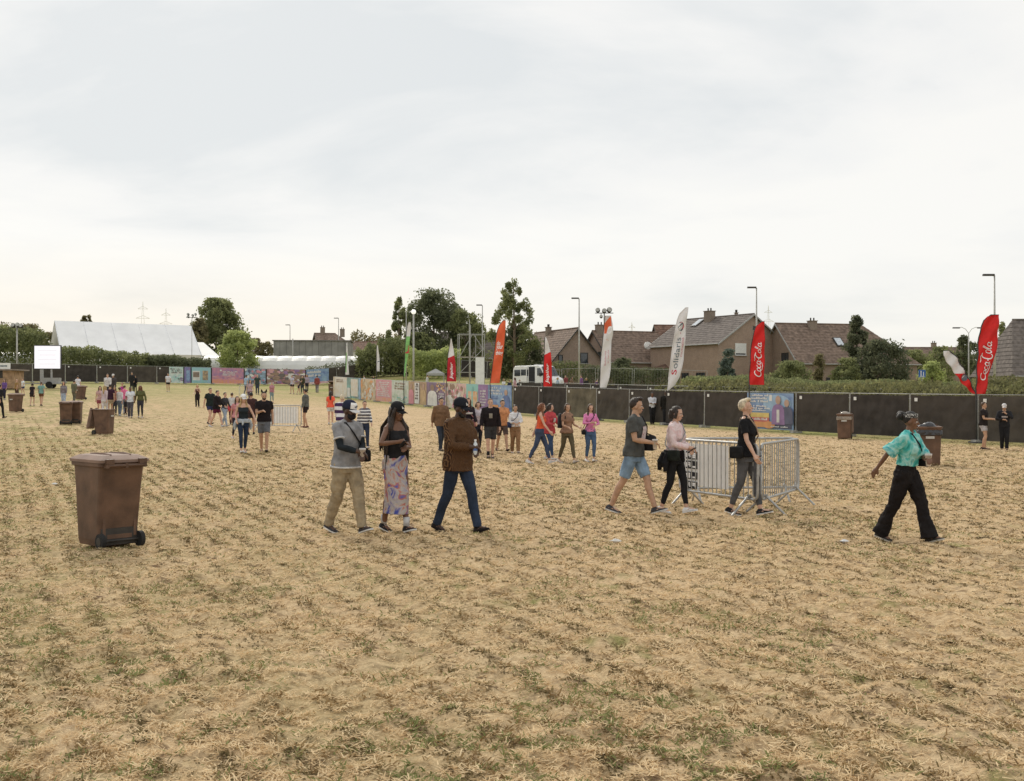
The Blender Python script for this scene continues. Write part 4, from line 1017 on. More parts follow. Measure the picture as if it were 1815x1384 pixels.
def fy(px, off=.35):
    t = fence_t(px); return fp(t, off).y
flag('tall red feather flag with white script, left of the pair', [(570, 1350, 1355), (574, 1343, 1355), (582, 1338.5, 1355.4), (592, 1335.5, 1355.6), (612, 1332, 1355.6), (640, 1330, 1355.2), (682, 1328, 1354)], fy(1340), RED,
     texts=[(SCRIPT, 668, 606, .22, .86, INKW, 0, 0)])
flag('tallest red feather flag with white script near the right edge', [(558, 1756, 1771), (562, 1747, 1770), (575, 1739.5, 1770), (600, 1735.5, 1769), (640, 1732.5, 1762), (668, 1731.5, 1751), (698, 1731, 1747)], fy(1742), RED,
     texts=[(SCRIPT, 674, 604, .14, .90, INKW, 0, 0)])
flag('leaning white and red feather flag beside the tallest red one', [(622, 1672, 1683), (630, 1671.5, 1693), (645, 1681, 1702), (661, 1692, 1711), (680, 1706, 1720.5), (698, 1724.5, 1729)], fy(1730, .6), RED, FW, 662.0, 0.0,
     discs=[(1709.5, 669, 5.5, 6.5, INKB, 0, 0, 360), (1709.0, 669.5, 3.6, 4.4, INKW, .004, 0, 360), (1710, 670, 2.0, 2.6, DRED, .008, 0, 360)], poleside='r', foot_px=1731)
flag('white feather flag lettered in grey and red with a round red emblem', [(545, 1216, 1220), (549, 1210.5, 1219.8), (556, 1205, 1218.5), (570, 1200, 1216.5), (600, 1195, 1215), (640, 1189, 1211.5), (668, 1186, 1205), (682, 1184.8, 1197), (691, 1184, 1186)], fy(1186), FW,
     texts=[('S', 664, 655, .18, .60, INKR, 0, .012), ('olidaris', 653, 598, .18, .60, INKB, 0, .0), ('mutualité', 632, 598, .66, .86, INKP, 0, 0), ('|', 592, 588.6, .5, .55, INKP, 0, 0)],
     discs=[(1206.6, 578.5, 5.2, 8.2, INKB, 0, 0, 360), (1207.6, 577.6, 4.6, 7.0, INKR, .004, -60, 120), (1204.6, 577.0, 3.0, 4.4, INKW, .004, 80, 280)], polecol=FW)
flag('white feather flag with an orange flame shape around a white ball', [(560, 1073, 1083.5), (575, 1071, 1086), (590, 1070, 1087), (605, 1068.6, 1084), (625, 1066, 1083), (650, 1064.5, 1083), (670, 1063.5, 1080), (687, 1063, 1075)], fy(1066), FW,
     texts=[('Solidarité', 648, 622, .34, .5, INKP, 0, 0), ('en marche', 644, 620, .62, .76, INKP, 0, 0)], discs=[(1079.5, 584, 5.2, 7.5, INKW, .006, 0, 360)],
     patches=[([(1073, 561), (1083, 561), (1084, 578), (1077, 583), (1075, 590), (1079, 604), (1075, 602), (1071.2, 590), (1071.4, 575)], FO)])
flag('red feather flag with white tip and lettering in front of the minibus', [(597, 966.4, 967.6), (606, 966, 971.5), (616, 965.5, 974), (626, 965, 976.5), (645, 964, 978), (685, 963, 978.5)], fy(970), RED, FW, 626.0, -6.0, texts=[('Jupiler', 680, 644, .25, .72, INKW, .2, .02)])
flag('orange feather flag with small white lettering', [(568, 892, 896.4), (573, 887, 896.2), (582, 883, 896), (595, 880, 895), (620, 877, 893), (650, 873, 889), (679, 869, 885.5)], fy(876), FO, 
     texts=[('do', 612, 604, .15, .55, INKW, 0, .02, 'h'), ('your', 621, 612.5, .15, .85, INKW, 0, .02, 'h'), ('thing', 631, 621.5, .15, .92, INKW, 0, .02, 'h')])
flag('red feather flag with white tip before the scaffold tower', [(600, 799, 800.4), (610, 797.5, 802), (622, 795.5, 804.5), (634, 794, 806), (650, 793, 808), (676, 792, 808.5)], fy(800), DRED, FW, 632.0, -5.0, texts=[('Jupiler', 672, 642, .30, .72, INKW, .2, .02)])
flag('slender white and green feather flag beside the tall white pole', [(571, 724.5, 728), (578, 722, 728), (590, 720.5, 727.5), (608, 719, 726), (626, 718, 724), (645, 717.3, 720.6), (668, 716, 717.8)], fy(722), FG, FW, 596.0, 0.0, patches=[([(718.6, 613), (725, 612), (724.4, 626), (718.2, 626)], INKR)])
flag('small grey and white feather flag left of the bright hedge', [(612, 668.4, 669.8), (626, 667.6, 671.6), (642, 667.4, 673), (658, 668, 673)], fy(668, 4), FW, None, None, patches=[([(669, 640), (673, 640), (673, 657), (668.5, 657)], INKB)])
flag('thin pale green feather flag at the far end of the fence', [(607, 614, 615.6), (620, 613.6, 616.4), (640, 613, 617), (664, 612.4, 619)], fy(615, 1), FW, None, None, patches=[([(613.8, 612), (614.8, 612), (614.2, 660), (612.8, 660)], FG)])

# ------------------------------------------------------------------ lamps, masts, pylons
POLE = mat('pole_grey', (.46, .45, .42), rough=.6, var=.1, metal=.3)
def lamp(label, px, ytop, Y, side=-1, grp='street lamps behind the field', box=False, double=False, name='street_lamp'):
    X = (px - 907.5) / F * Y; g = ground(X, Y); H = at(px, ytop, Y).z - g; t = thing(name, label, 'street lamp', (X, Y, g), 0, grp)
    m = MB(); m.tube([(0, 0, -.1), (0, 0, H * .5), (0, 0, H)], [.11, .085, .055], 8); m.build('post', POLE, t, True)
    for s in ((-1, 1) if double else (side,)):
        m = MB(); 
        if double: m.tube([(0, 0, H - .05), (s * .35, 0, H + .45), (s * .8, 0, H + .65), (s * 1.25, 0, H + .6)], .03, 6)
        else: m.tube([(0, 0, H - .03), (s * .25, 0, H + .02)], .05, 6)
        m.build('arm', POLE, t)
        m = MB(); cx, cz = (s * 1.4, H + .58) if double else (s * .42, H + .04)
        m.loft([[(cx + a * .38, b * .16, cz + c * .07) for b, c in ((-1, -1), (1, -1), (1, .4), (.5, 1), (-.5, 1), (-1, .4))] for a in (-1, -.6, .7, 1)]); m.build('lamp_head', DARKW, t)
    if box: m = MB(); m.box((-.18, 0, H * .62), (.3, .3, .34)); m.build('control_box', DARKW, t)
    return t
lamp('plain grey lamp post between two brick houses', 1026.5, 529, 118)
lamp('lamp post with a small box half way up, above the left red flag', 1341, 510, 100, box=True)
lamp('tall lamp post rising from the tallest red flag at right', 1763, 488, 80)
lamp('thin distant lamp post over the left half of the grey shed', 514, 576, 205)
lamp('thin distant lamp post before the house with two chimneys', 600, 564, 200)
lamp('distant lamp post between the scaffold tower and the birch', 855, 541, 150)
lamp('two armed curved street lamp beside the ragged tree', 1717, 590, 128, double=True)
def mast(label, px, ytop, Y, heads, name='floodlight_mast', r=.09):
    X = (px - 907.5) / F * Y; g = ground(X, Y); H = at(px, ytop, Y).z - g; t = thing(name, label, 'floodlight', (X, Y, g))
    m = MB(); m.tube([(0, 0, -.1), (0, 0, H)], [r, r * .7], 8); m.build('post', POLE, t, True)
    if heads:
        wd = max(abs(h[0]) for h in heads) + .25
        m = MB(); m.box((0, 0, H - .04), (wd * 2, .1, .07)); m.build('crossbar', DARKW, t)
    for (x, z, s) in heads:
        m = MB(); M_ = Euler((R(-20), 0, R(18 * x))).to_matrix()
        rings = [[Vector((x, -.1, H + z)) + M_ @ Vector((math.cos(a) * q * s, dy_, math.sin(a) * q * s)) for a in [2 * math.pi * k / 12 for k in range(12)]] for q, dy_ in ((.55, .28), (.95, .12), (1.0, -.12), (.9, -.14))]
        m.loft(rings); hd = m.build('lamp_head', DARKW, t)
        m = MB(); m.add([Vector((x, -.1, H + z)) + M_ @ Vector((math.cos(a) * .86 * s, -.15, math.sin(a) * .86 * s)) for a in [2 * math.pi * k / 12 for k in range(12)]], [tuple(range(12))]); m.build('lens', mat('lamp_lens', (.45, .45, .42), rough=.2), hd)
        m = MB(); m.tube([(x, 0, H - .02), (x, 0, H + z)], .03, 5); m.build('bracket', DARKW, hd)
    return t
mast('mast with a cluster of dark floodlights above the white and orange flag', 1071, 554, 108, [(-.62, .22, .22), (0, .16, .22), (.48, .24, .25), (-.3, -.38, .15)])
mast('grey mast with a floodlight bunch above the wooden kiosk', 30, 580, 122, [(-.35, .2, .24), (.1, .25, .24), (.45, .15, .22)], r=.12)
mast('thin mast with four small floodlights at the right end of the marquee', 340, 562, 160, [(-.5, .4, .17), (-.5, .05, .17), (.15, .25, .17), (.55, .4, .17)], r=.05)
tm = mast('tall white pole with a round white lamp before the bushy trees', 733, 556, 118, [], name='light_pole', r=.12)
Hh = at(733, 556, 118).z - tm.location.z
m = MB(); m.ball((0, 0, Hh + .2), .26, 14, 10); m.build('lamp_globe', mat('lamp_globe', (.85, .84, .80), rough=.3, emit=.5), tm, True)
mast('slim bare pole left of the white lamp pole', 720, 553, 125, [], name='slim_pole', r=.06)
mast('short bare pole standing over the scaffold tower', 832, 566, 117, [], name='slim_pole', r=.05)
mast('dark post at the left end of the grey shed roof', 519, 600, 190, [], name='slim_pole', r=.12)
def pylon(label, px, ytop, Y):
    X = (px - 907.5) / F * Y; H = at(px, ytop, Y).z; t = thing('pylon', label, 'pylon', (X, Y, 0), R(20), 'electricity pylons on the horizon')
    PM = mat('pylon_steel', (.92, .88, .82), rough=.7, metal=.2)
    m = MB(); b = H * .07; 
    for sx, sy in ((1, 1), (1, -1), (-1, 1), (-1, -1)): m.tube([(b * sx, b * sy, 0), (b * .28 * sx, b * .28 * sy, H * .7), (0, 0, H)], .12, 4)
    for k in range(9):
        z = H * .08 * (k + 1); q = b * (1 - .72 * z / (H * .7)) if z < H * .7 else b * .2
        m.tube([(-q, -q, z), (q, -q, z + H * .06)], .08, 3); m.tube([(q, -q, z), (-q, -q, z + H * .06)], .08, 3)
    m.build('lattice', PM, t)
    for z, w_ in ((.72, .085), (.82, .07), (.92, .05)):
        m = MB(); m.tube([(-H * w_, 0, H * z), (0, 0, H * (z + .03)), (H * w_, 0, H * z)], .2, 4); m.tube([(-H * w_, 0, H * z), (H * w_, 0, H * z)], .16, 4); m.build('crossarm', PM, t)
for px, yt, lb_ in ((253, 534, 'faint lattice pylon above the marquee, left of two'), (294, 546, 'faint lattice pylon above the marquee, right of two'), (1120, 570, 'tiny pylon above the roof of the balcony house'), (1362, 541, 'slender pylon between the shuttered house and the skylight house')):
    pylon(lb_, px, yt, 1150)

# ------------------------------------------------------------------ scaffold tower, lit screen, kiosk, minibus, canopy
def scaffold():
    Y = 113.0; X = (835 - 907.5) / F * Y; g = ground(X, Y); t = thing('scaffold_tower', 'steel scaffold tower with a white panel on its right half', 'scaffold', (X, Y, g), R(8))
    H = at(0, 592, Y).z - g; w_ = 1.25
    for sx in (-1, 1):
        for sy in (-1, 1):
            m = MB(); m.tube([(sx * w_, sy * .8, 0), (sx * w_, sy * .8, H)], .035, 6); m.build('upright', STEEL, t)
    m = MB(); m.tube([(-.15, -.8, 0), (-.15, -.8, H + .9)], .035, 6); m.build('upright', STEEL, t)
    m = MB(); m.tube([(.55, .8, 0), (.55, .8, H)], .03, 6); m.build('upright', STEEL, t)
    for z in (.6, .33 * H + .3, .62 * H, H - .05):
        for sy in (-1, 1):
            m = MB(); m.tube([(-w_ - .1, sy * .8, z), (w_ + .1, sy * .8, z)], .028, 6); m.build('ledger', STEEL, t)
        for sx in (-1, 1):
            m = MB(); m.tube([(sx * w_, -.85, z), (sx * w_, .85, z)], .028, 6); m.build('transom', STEEL, t)
    for a, b in (((-w_, -.84, .62 * H), (.1, -.84, H)), ((.1, -.84, H), (w_, -.84, .72 * H)), ((-w_, -.84, .36 * H), (w_, -.84, .78 * H)), ((-.1, .84, .36 * H), (w_, .84, .05 * H)), ((w_, -.84, .34 * H), (.2, -.84, .58 * H))):
        m = MB(); m.tube([a, b], .026, 6); m.build('brace', STEEL, t)
    m = MB(); m.box((.78, -.9, .28 * H + .3), (.86, .03, .58 * H)); m.build('white_panel', WHITE, t)
    m = MB(); m.box((0, 0, .62 * H + .05), (2.4, 1.5, .05)); m.build('platform', mat('plywood', (.35, .27, .18)), t)
scaffold()
def screen():
    Y = 108.0; A = at(84, 613, Y); g = ground(A.x, Y); t = thing('lit_screen', 'white lit display board standing on two grey posts', 'screen', (A.x, Y, g), R(6))
    zt = A.z - g; zb = at(0, 653, Y).z - g; w_ = 44 / F * Y
    m = MB(); m.box((0, .1, (zt + zb) / 2), (w_ + .14, .22, zt - zb + .14)); m.build('cabinet', mat('screen_cabinet', (.05, .05, .06)), t)
    m = MB(); m.box((0, -.02, (zt + zb) / 2), (w_, .03, zt - zb)); p = m.build('display', mat('display_white', (.42, .41, .43), var=.02, rough=.3, emit=1.25), t)
    for k in range(4):
        m = MB(); z = zt - (zt - zb) * (.2 + .2 * k); m.box((0, -.042, z), (w_ * (.7 - .1 * (k % 2)), .01, .035)); m.build('text_line', mat('display_grey', (.34, .33, .35), emit=1.2, var=.05), p)
    for x in (-.55, .35):
        m = MB(); m.box((x, .1, zb / 2), (.3 if x < 0 else .14, .16, zb)); m.build('post', GREYP, t)
    m = MB(); m.box((.2, .1, .45), (2.6, 1.2, .12)); m.box((.3, .1, .75), (1.7, .8, .5)); m.build('trailer', GREYP, t)
    m = MB(); m.tube([(-1.3, .1, .45), (-2.6, .1, .4)], .05, 6); m.build('drawbar', GREYP, t)
    for s in (-.62, .62):
        m = MB(); m.tube([(.3, .1 + s - .08, .32), (.3, .1 + s + .08, .32)], .32, 14); m.build('wheel', mat('tyre', (.025, .025, .025), rough=.85), t)
screen()
def kiosk():
    Y = 104.0; A = at(8, 700, Y); g = ground(A.x, Y); t = thing('kiosk', 'tan wooden kiosk with a white sign on its roof edge, at the left edge', 'kiosk', (A.x, Y, g), R(4))
    H = at(0, 657, Y).z - g; wood = mat('kiosk_wood', (.42, .28, .17), rough=.8, var=.2, scale=3)
    for k in range(8):
        m = MB(); m.box((0, -1.5, (k + .5) * H / 8), (2.5, .05, H / 8 - .02)); m.build('plank', wood, t)
    m = MB(); m.box((0, 0, H / 2), (2.44, 2.9, H - .02)); m.build('cabin', wood, t)
    m = MB(); m.box((0, -.1, H + .06), (3.3, 3.6, .12)); m.build('roof', mat('kiosk_roof', (.3, .25, .21)), t)
    z1 = at(0, 644, Y).z - g
    m = MB(); m.box((0, -1.75, (H + .13 + z1) / 2), (2.3, .1, z1 - H - .14)); sg = m.build('sign', WHITE, t)
    m = MB(); 
    for k in range(11): m.box((-.35 + k * .12, -1.806, (H + z1) / 2 + .06), (.085, .01, .16))
    m.build('lettering', INKB, sg)
    m = MB(); m.box((-.3, -1.53, 1.35), (1.4, .04, .8)); m.build('hatch', DARKW, t)
kiosk()
TYRE = mat('tyre', (.025, .025, .025), rough=.85)
def minibus():
    Y = 112.0; X = (953 - 907.5) / F * Y; g = ground(X, Y); t = thing('minibus', 'white minibus with its side door open behind the fence', 'van', (X, Y, g), R(-48))
    prof = [(-2.6, .4), (-2.62, 1.2), (-2.52, 2.2), (-2.3, 2.42), (1.0, 2.45), (1.35, 2.32), (2.05, 1.35), (2.6, 1.12), (2.72, .75), (2.7, .4)]
    def sec(y, k): return [(x, y, .4 + (z - .4) * k) for x, z in prof]
    m = MB(); m.loft([sec(-.97, .985), sec(-.90, 1), sec(.90, 1), sec(.97, .985)]); m.build('body', mat('van_white', (.80, .80, .80), rough=.3, var=.03, spec=.5), t)
    for x, w_ in ((-1.85, 1.0), (-.75, .85)):
        m = MB(); m.box((x, -.985, 1.72), (w_, .03, .62)); m.build('side_window', GLASS, t)
    m = MB(); m.box((.2, -.985, 1.42), (.86, .03, 1.75)); m.build('door_opening', mat('van_interior', (.03, .03, .035)), t)
    m = MB(); m.box((-.9, -1.06, 1.4), (.92, .05, 1.8)); d_ = m.build('sliding_door', MATS['van_white'], t)
    m = MB(); m.box((-.9, -1.09, 1.75), (.74, .02, .6)); m.build('pane', GLASS, d_)
    m = MB(); m.add([(.95, -.986, 1.42), (1.95, -.986, 1.42), (1.42, -.986, 2.15), (.95, -.986, 2.15)], [(0, 1, 2, 3)]); m.build('front_window', GLASS, t)
    m = MB(); m.add([(1.42, -.82, 2.30), (2.06, -.88, 1.40), (2.06, .88, 1.40), (1.42, .82, 2.30)], [(0, 1, 2, 3)]); m.v = [(x + .03, y, z + .02) for x, y, z in m.v]; m.build('windscreen', GLASS, t)
    for s in (-.7, .7):
        m = MB(); m.box((2.7, s, .85), (.06, .36, .2)); m.build('headlight', mat('headlight', (.7, .7, .7), rough=.1), t)
    m = MB(); m.box((2.73, 0, .52), (.1, 1.8, .22)); m.build('bumper', DARKW, t)
    for x in (-1.75, 1.75):
        for s in (-.92, .92):
            m = MB(); m.tube([(x, s - .1, .34), (x, s + .1, .34)], .34, 18); w2 = m.build('wheel', TYRE, t)
            m = MB(); m.tube([(x, s - .112, .34), (x, s + .112, .34)], .2, 12); m.build('hub_cap', GREYP, w2)
    m = MB(); m.box((1.5, -1.1, 1.5), (.12, .2, .3)); m.build('mirror', DARKW, t)
    m = MB(); m.box((.2, 0, 2.5), (.5, .9, .12)); m.build('roof_hatch', GREYP, t)
minibus()
def canopy(label, px, Y, wd, h, col, name='canopy'):
    X = (px - 907.5) / F * Y; g = ground(X, Y); t = thing(name, label, 'gazebo', (X, Y, g))
    m = MB(); q = [(-wd, -wd * .7), (wd, -wd * .7), (wd, wd * .7), (-wd, wd * .7)]
    m.add([(x, y, h) for x, y in q] + [(0, 0, h + wd * .55)], [(0, 1, 4), (1, 2, 4), (2, 3, 4), (3, 0, 4)]); m.add([(x, y, h - .25) for x, y in q] + [(x, y, h - .001) for x, y in q], [(0, 1, 5, 4), (1, 2, 6, 5), (2, 3, 7, 6), (3, 0, 4, 7)])
    m.build('roof_cloth', col, t)
    for x, y in q:
        m = MB(); m.tube([(x * .97, y * .97, 0), (x * .97, y * .97, h - .02)], .03, 6); m.build('leg', STEEL, t)
canopy('small grey gazebo among the people behind the banners', 772, 124, .95, 1.75, GREYP)
def sign_blue():
    Y = 100.0; X = (1634 - 907.5) / F * Y; g = ground(X, Y); z = at(0, 662, Y).z - g; t = thing('road_sign', 'small blue road sign with white figures above the crop', 'sign', (X, Y, g))
    m = MB(); m.tube([(0, 0, 0), (0, 0, z + .3)], .04, 6); m.build('post', POLE, t)
    m = MB(); m.box((0, -.05, z), (.62, .03, .66)); p = m.build('plate', mat('sign_blue', (.04, .12, .36), var=.05), t)
    m = MB(); m.box((-.1, -.072, z - .02), (.08, .01, .34)); m.box((.12, -.072, z - .07), (.07, .01, .24)); m.box((-.1, -.072, z + .2), (.09, .01, .09)); m.box((.12, -.072, z + .11), (.08, .01, .08)); m.box((0, -.072, z - .24), (.42, .01, .05)); m.build('symbol', WHITE, p)
sign_blue()

# ------------------------------------------------------------------ crowd barriers
def barrier(label, a, b, board=None, L=None, H=1.1, nb=17):
    a, b = Vector((*a, 0)), Vector((*b, 0)); g = ground(a.x, a.y); t = thing('crowd_barrier', label, 'barrier', (a.x, a.y, g), math.atan2(b.y - a.y, b.x - a.x), 'steel crowd barriers')
    L = (b - a).length; zb = .24; r = .1
    m = MB(); pts = []
    for cx, cz, s0 in ((r, H - r, 180), (L - r, H - r, 90), (L - r, zb + r, 0), (r, zb + r, -90)):
        pts += [(cx + r * math.cos(R(s0 - 30 * k)), 0, cz + r * math.sin(R(s0 - 30 * k))) for k in range(4)]
    pts.append(pts[0]); m.tube(pts, .021, 8); m.build('frame', STEEL, t, True)
    for k in range(nb):
        x = L * (k + 1) / (nb + 1); m = MB(); m.tube([(x, 0, zb), (x, 0, H)], .0085, 6, False); m.build('bar', STEEL, t)
    for x in (.22, L - .22):
        m = MB(); m.tube([(x, -.33, -.01), (x, -.02, zb + .04)], .019, 6); m.tube([(x, .33, -.01), (x, .02, zb + .04)], .019, 6); m.tube([(x, -.035, zb + .05), (x, .035, zb + .05)], .022, 6); m.build('foot', STEEL, t)
    if board:
        u0, u1 = board; n = 22
        for k in range(n):
            w_ = L * (u1 - u0) / n; x = L * u0 + (k + .5) * w_; m = MB(); m.box((x, .035 + .008 * (k % 2), (H + zb) / 2 + .02), (w_ * .86, .012, H - zb - .16)); m.build('board_slat', mat('board_white', (.88, .88, .87), rough=.5, var=.04), t)
        lw = L * (u1 - u0) * .27; x0 = L * u0 + .05; BL = mat('tape_black', (.025, .025, .03), var=.05)
        for (zz_, hh) in ((H - .26, .13), (H - .42, .13), (zb + .26, .12), (zb + .10, .12)):
            rr = random.Random(int(zz_ * 100)); m = MB(); x = x0
            m.box((x0 + lw / 2, .018, zz_), (lw, .006, hh)); pl = m.build('sign_plate', BL, t)
            m = MB()
            while x < x0 + lw - .13:
                w_ = .10 + .03 * rr.random(); c = x + w_ / 2 + .02
                s_ = rr.randrange(4); st = .028
                m.box((c - w_ / 2 + .01, .0125, zz_), (st, .004, hh * .6))
                if s_ != 1: m.box((c + .012, .0125, zz_ + hh * .24), (w_ - .03, .004, st))
                if s_ in (0, 2): m.box((c + .012, .0125, zz_), (w_ - .03, .004, st))
                if s_ in (1, 2, 3): m.box((c + .012, .0125, zz_ - hh * .24), (w_ - .03, .004, st))
                if s_ in (0, 3): m.box((c + w_ / 2 - .012, .0125, zz_), (st, .004, hh * .55))
                x += w_ + .035
            m.build('lettering', INKW, pl)
    return t
barrier('steel crowd barrier with white slats and black lettered plates behind the pink sweater', pxy(1205, 19.3), pxy(1343, 17.35), (.05, .62))
barrier('bare steel crowd barrier forming the right side of the pen', pxy(1349, 17.45), pxy(1415, 19.5))
barrier('bare steel crowd barrier across the back of the pen', pxy(1213, 19.6), pxy(1412, 19.75))
barrier('crowd barrier with white slats and black plates beside the man in shorts and grey sweater', pxy(449, 48.3), pxy(534, 47.6), (.18, .92))
barrier('small distant barrier standing alone on the grass behind the white cap', pxy(424, 98), pxy(446, 98), None, nb=8)

# ------------------------------------------------------------------ wheeled bins
BINM = mat('bin_brown', (.135, .076, .048), rough=.55, var=.22, scale=4, bump=.15, bscale=60, spec=.4)
LIDM = mat('bin_lid_brown', (.27, .19, .155), rough=.75, var=.15, scale=3, spec=.25)  # lid paler than the body: sky reflection put into its colour
def rrect(hx, hy, z, r=.05, n=3, yo=0.0):
    P = []
    for cx, cy, a0 in ((hx - r, hy - r, 0), (-hx + r, hy - r, 90), (-hx + r, -hy + r, 180), (hx - r, -hy + r, 270)):
        P += [(cx + r * math.cos(R(a0 + 90 * k / n)), cy + yo + r * math.sin(R(a0 + 90 * k / n)), z) for k in range(n + 1)]
    return P
def bin_(label, px, py, rz, lid='closed', bag=None, sc=1.0):
    """local: handle and wheels towards -y, front towards +y"""
    x, y = foot(px, py); t = thing('wheeled_bin', label, 'bin', (x, y, ground(x, y)), R(rz), 'brown wheeled bins on the field'); t.scale = (sc, sc, sc)
    m = MB(); m.loft([rrect(.235, .25, .03, yo=.03), rrect(.245, .262, .10, yo=.03), rrect(.262, .31, .70, yo=.01), rrect(.272, .335, .93), rrect(.276, .34, .94), rrect(.295, .365, .945), rrect(.295, .365, .985), rrect(.27, .335, .985)]); 
    # wheel undercut, its shade painted as a dark block at the foot of the handle side
    body = m.build('body', BINM, t)
    m = MB(); m.box((0, -.215, .25), (.40, .05, .30)); m.box((-.19, -.225, .30), (.035, .07, .34)); m.box((.19, -.225, .30), (.035, .07, .34)); m.box((0, -.235, .135), (.30, .05, .05)); m.build('axle_housing', BINM, t)
    m = MB(); m.box((0, -.232, .135), (.44, .055, .19)); m.build('recess_shade', DARKW, t)  # solid dark block in place of the undercut's shade
    m = MB(); m.box((0, .352, .72), (.2, .01, .06)); m.build('badge', mat('badge', (.55, .54, .5)), t)
    for s in (-1, 1):
        m = MB(); m.tube([(s * .215, -.28, .09), (s * .265, -.28, .09)], .09, 20); wh = m.build('wheel', TYRE, t)
        m = MB(); m.tube([(s * .263, -.28, .09), (s * .270, -.28, .09)], .05, 14); m.build('hub', DARKW, wh)
    m = MB(); m.tube([(-.25, -.28, .09), (.25, -.28, .09)], .014, 8); m.build('axle', DARKW, t)
    m = MB(); m.tube([(-.23, -.42, .955), (.23, -.42, .955)], .017, 8)
    for s in (-.23, 0, .23): m.box((s, -.39, .955), (.03, .09, .05))
    m.build('handle', BINM, t)
    hinge = Vector((0, -.40, 1.0))
    ang = {'closed': 0, 'ajar': 14, 'open': 258}[lid]
    M_ = Matrix.Translation(hinge) @ Matrix.Rotation(R(ang), 4, 'X') @ Matrix.Translation(-hinge)
    m = MB(); m.loft([rrect(.305, .39, .988, yo=-.005), rrect(.31, .395, 1.02, yo=-.005), rrect(.285, .36, 1.036, yo=-.005), rrect(.235, .29, 1.066), rrect(.20, .25, 1.072)])
    m.v = [tuple(M_ @ Vector(p)) for p in m.v]; ld = m.build('lid', LIDM, t)
    for s in (-.12, .12):
        m = MB(); m.tube([(s, -.28, 1.07), (s + .01, -.1, 1.082), (s, .2, 1.074)], .012, 6); m.v = [tuple(M_ @ Vector(p)) for p in m.v]; m.build('lid_rib', LIDM, ld)
    for s in (-.2, .2):
        m = MB(); m.box((s, -.41, 1.0), (.09, .05, .06)); m.build('hinge', BINM, ld)
    if bag:
        b = MB(); r_ = random.Random(label)
        for k in range(5): b.ball((r_.uniform(-.16, .16), r_.uniform(-.2, .2), 1.02 + r_.uniform(-.02, .06)), (r_.uniform(.14, .24), r_.uniform(.14, .22), r_.uniform(.06, .13)), 14, 9)
        b.loft([rrect(.30, .37, .99), rrect(.315, .385, .93), rrect(.318, .39, .82), rrect(.300, .37, .83), rrect(.296, .366, .99)])
        bo = vox('liner', b, mat('bag_' + bag, (.03, .03, .035) if bag == 'black' else (.30, .25, .20), rough=.25, bump=.5, bscale=14, spec=.6), None, .016, 2, .03, .06)
        bo.location = t.location; bo.rotation_euler = t.rotation_euler
        bo.name = 'rubbish_bag'; tag(bo, ('black' if bag == 'black' else 'brown') + ' rubbish bag bulging over the rim of the bin ' + ('behind the teal shirted woman' if bag == 'black' else 'against the right fence'), 'rubbish bag')
    return t
bin_('large brown wheeled bin nearest the camera on the left, handle side showing', 193, 967, 47, sc=1.04)
bin_('brown wheeled bin with its lid flung open, hanging to the left', 184, 770, -98, 'open')
bin_('brown wheeled bin behind the open one, seen from its handle corner', 117, 752, 20, 'closed')
bin_('brown wheeled bin pressed against another behind the open bin', 134, 751, 12, 'closed')
bin_('brown wheeled bin with a pale lid at the far left', 28, 730, 160, 'closed')
bin_('brown wheeled bin standing behind the group near the far fence', 143, 708, 150, 'closed')
bin_('wide brown wheeled bin at the far end of the banner fence', 590, 703, 170, 'ajar', sc=1.25)
bin_('brown wheeled bin with a crumpled bag, against the right fence', 1497, 778, 160, 'open', 'brown', sc=1.1)
bin_('brown wheeled bin topped by a black bag behind the teal shirted woman', 1646, 826, 165, 'open', 'black', sc=1.08)
# litter
def litter(label, px, py, col, name, s):
    x, y = foot(px, py); b = MB(); b.ball((0, 0, s * .25), (s, s * .6, s * .35), 9, 6, fn=lambda d: 1 + .35 * math.sin(d.x * 9 + d.z * 7) * math.cos(d.y * 8)); o = b.build(name, mat('paper_' + name, col, rough=.7, bump=.4), None, True); o.location = (x, y, ground(x, y) + .01); tag(o, label, 'litter')
litter('crumpled white paper scrap on the straw left of the nearest bin', 97, 860, (.8, .8, .78), 'paper_scrap', .06)
litter('small white crumpled cup near the walking woman in teal', 1497, 963, (.82, .82, .82), 'crumpled_cup', .055)
litter('flattened white wrapper on the straw between the two walking groups', 1092, 963, (.75, .73, .68), 'wrapper', .07)
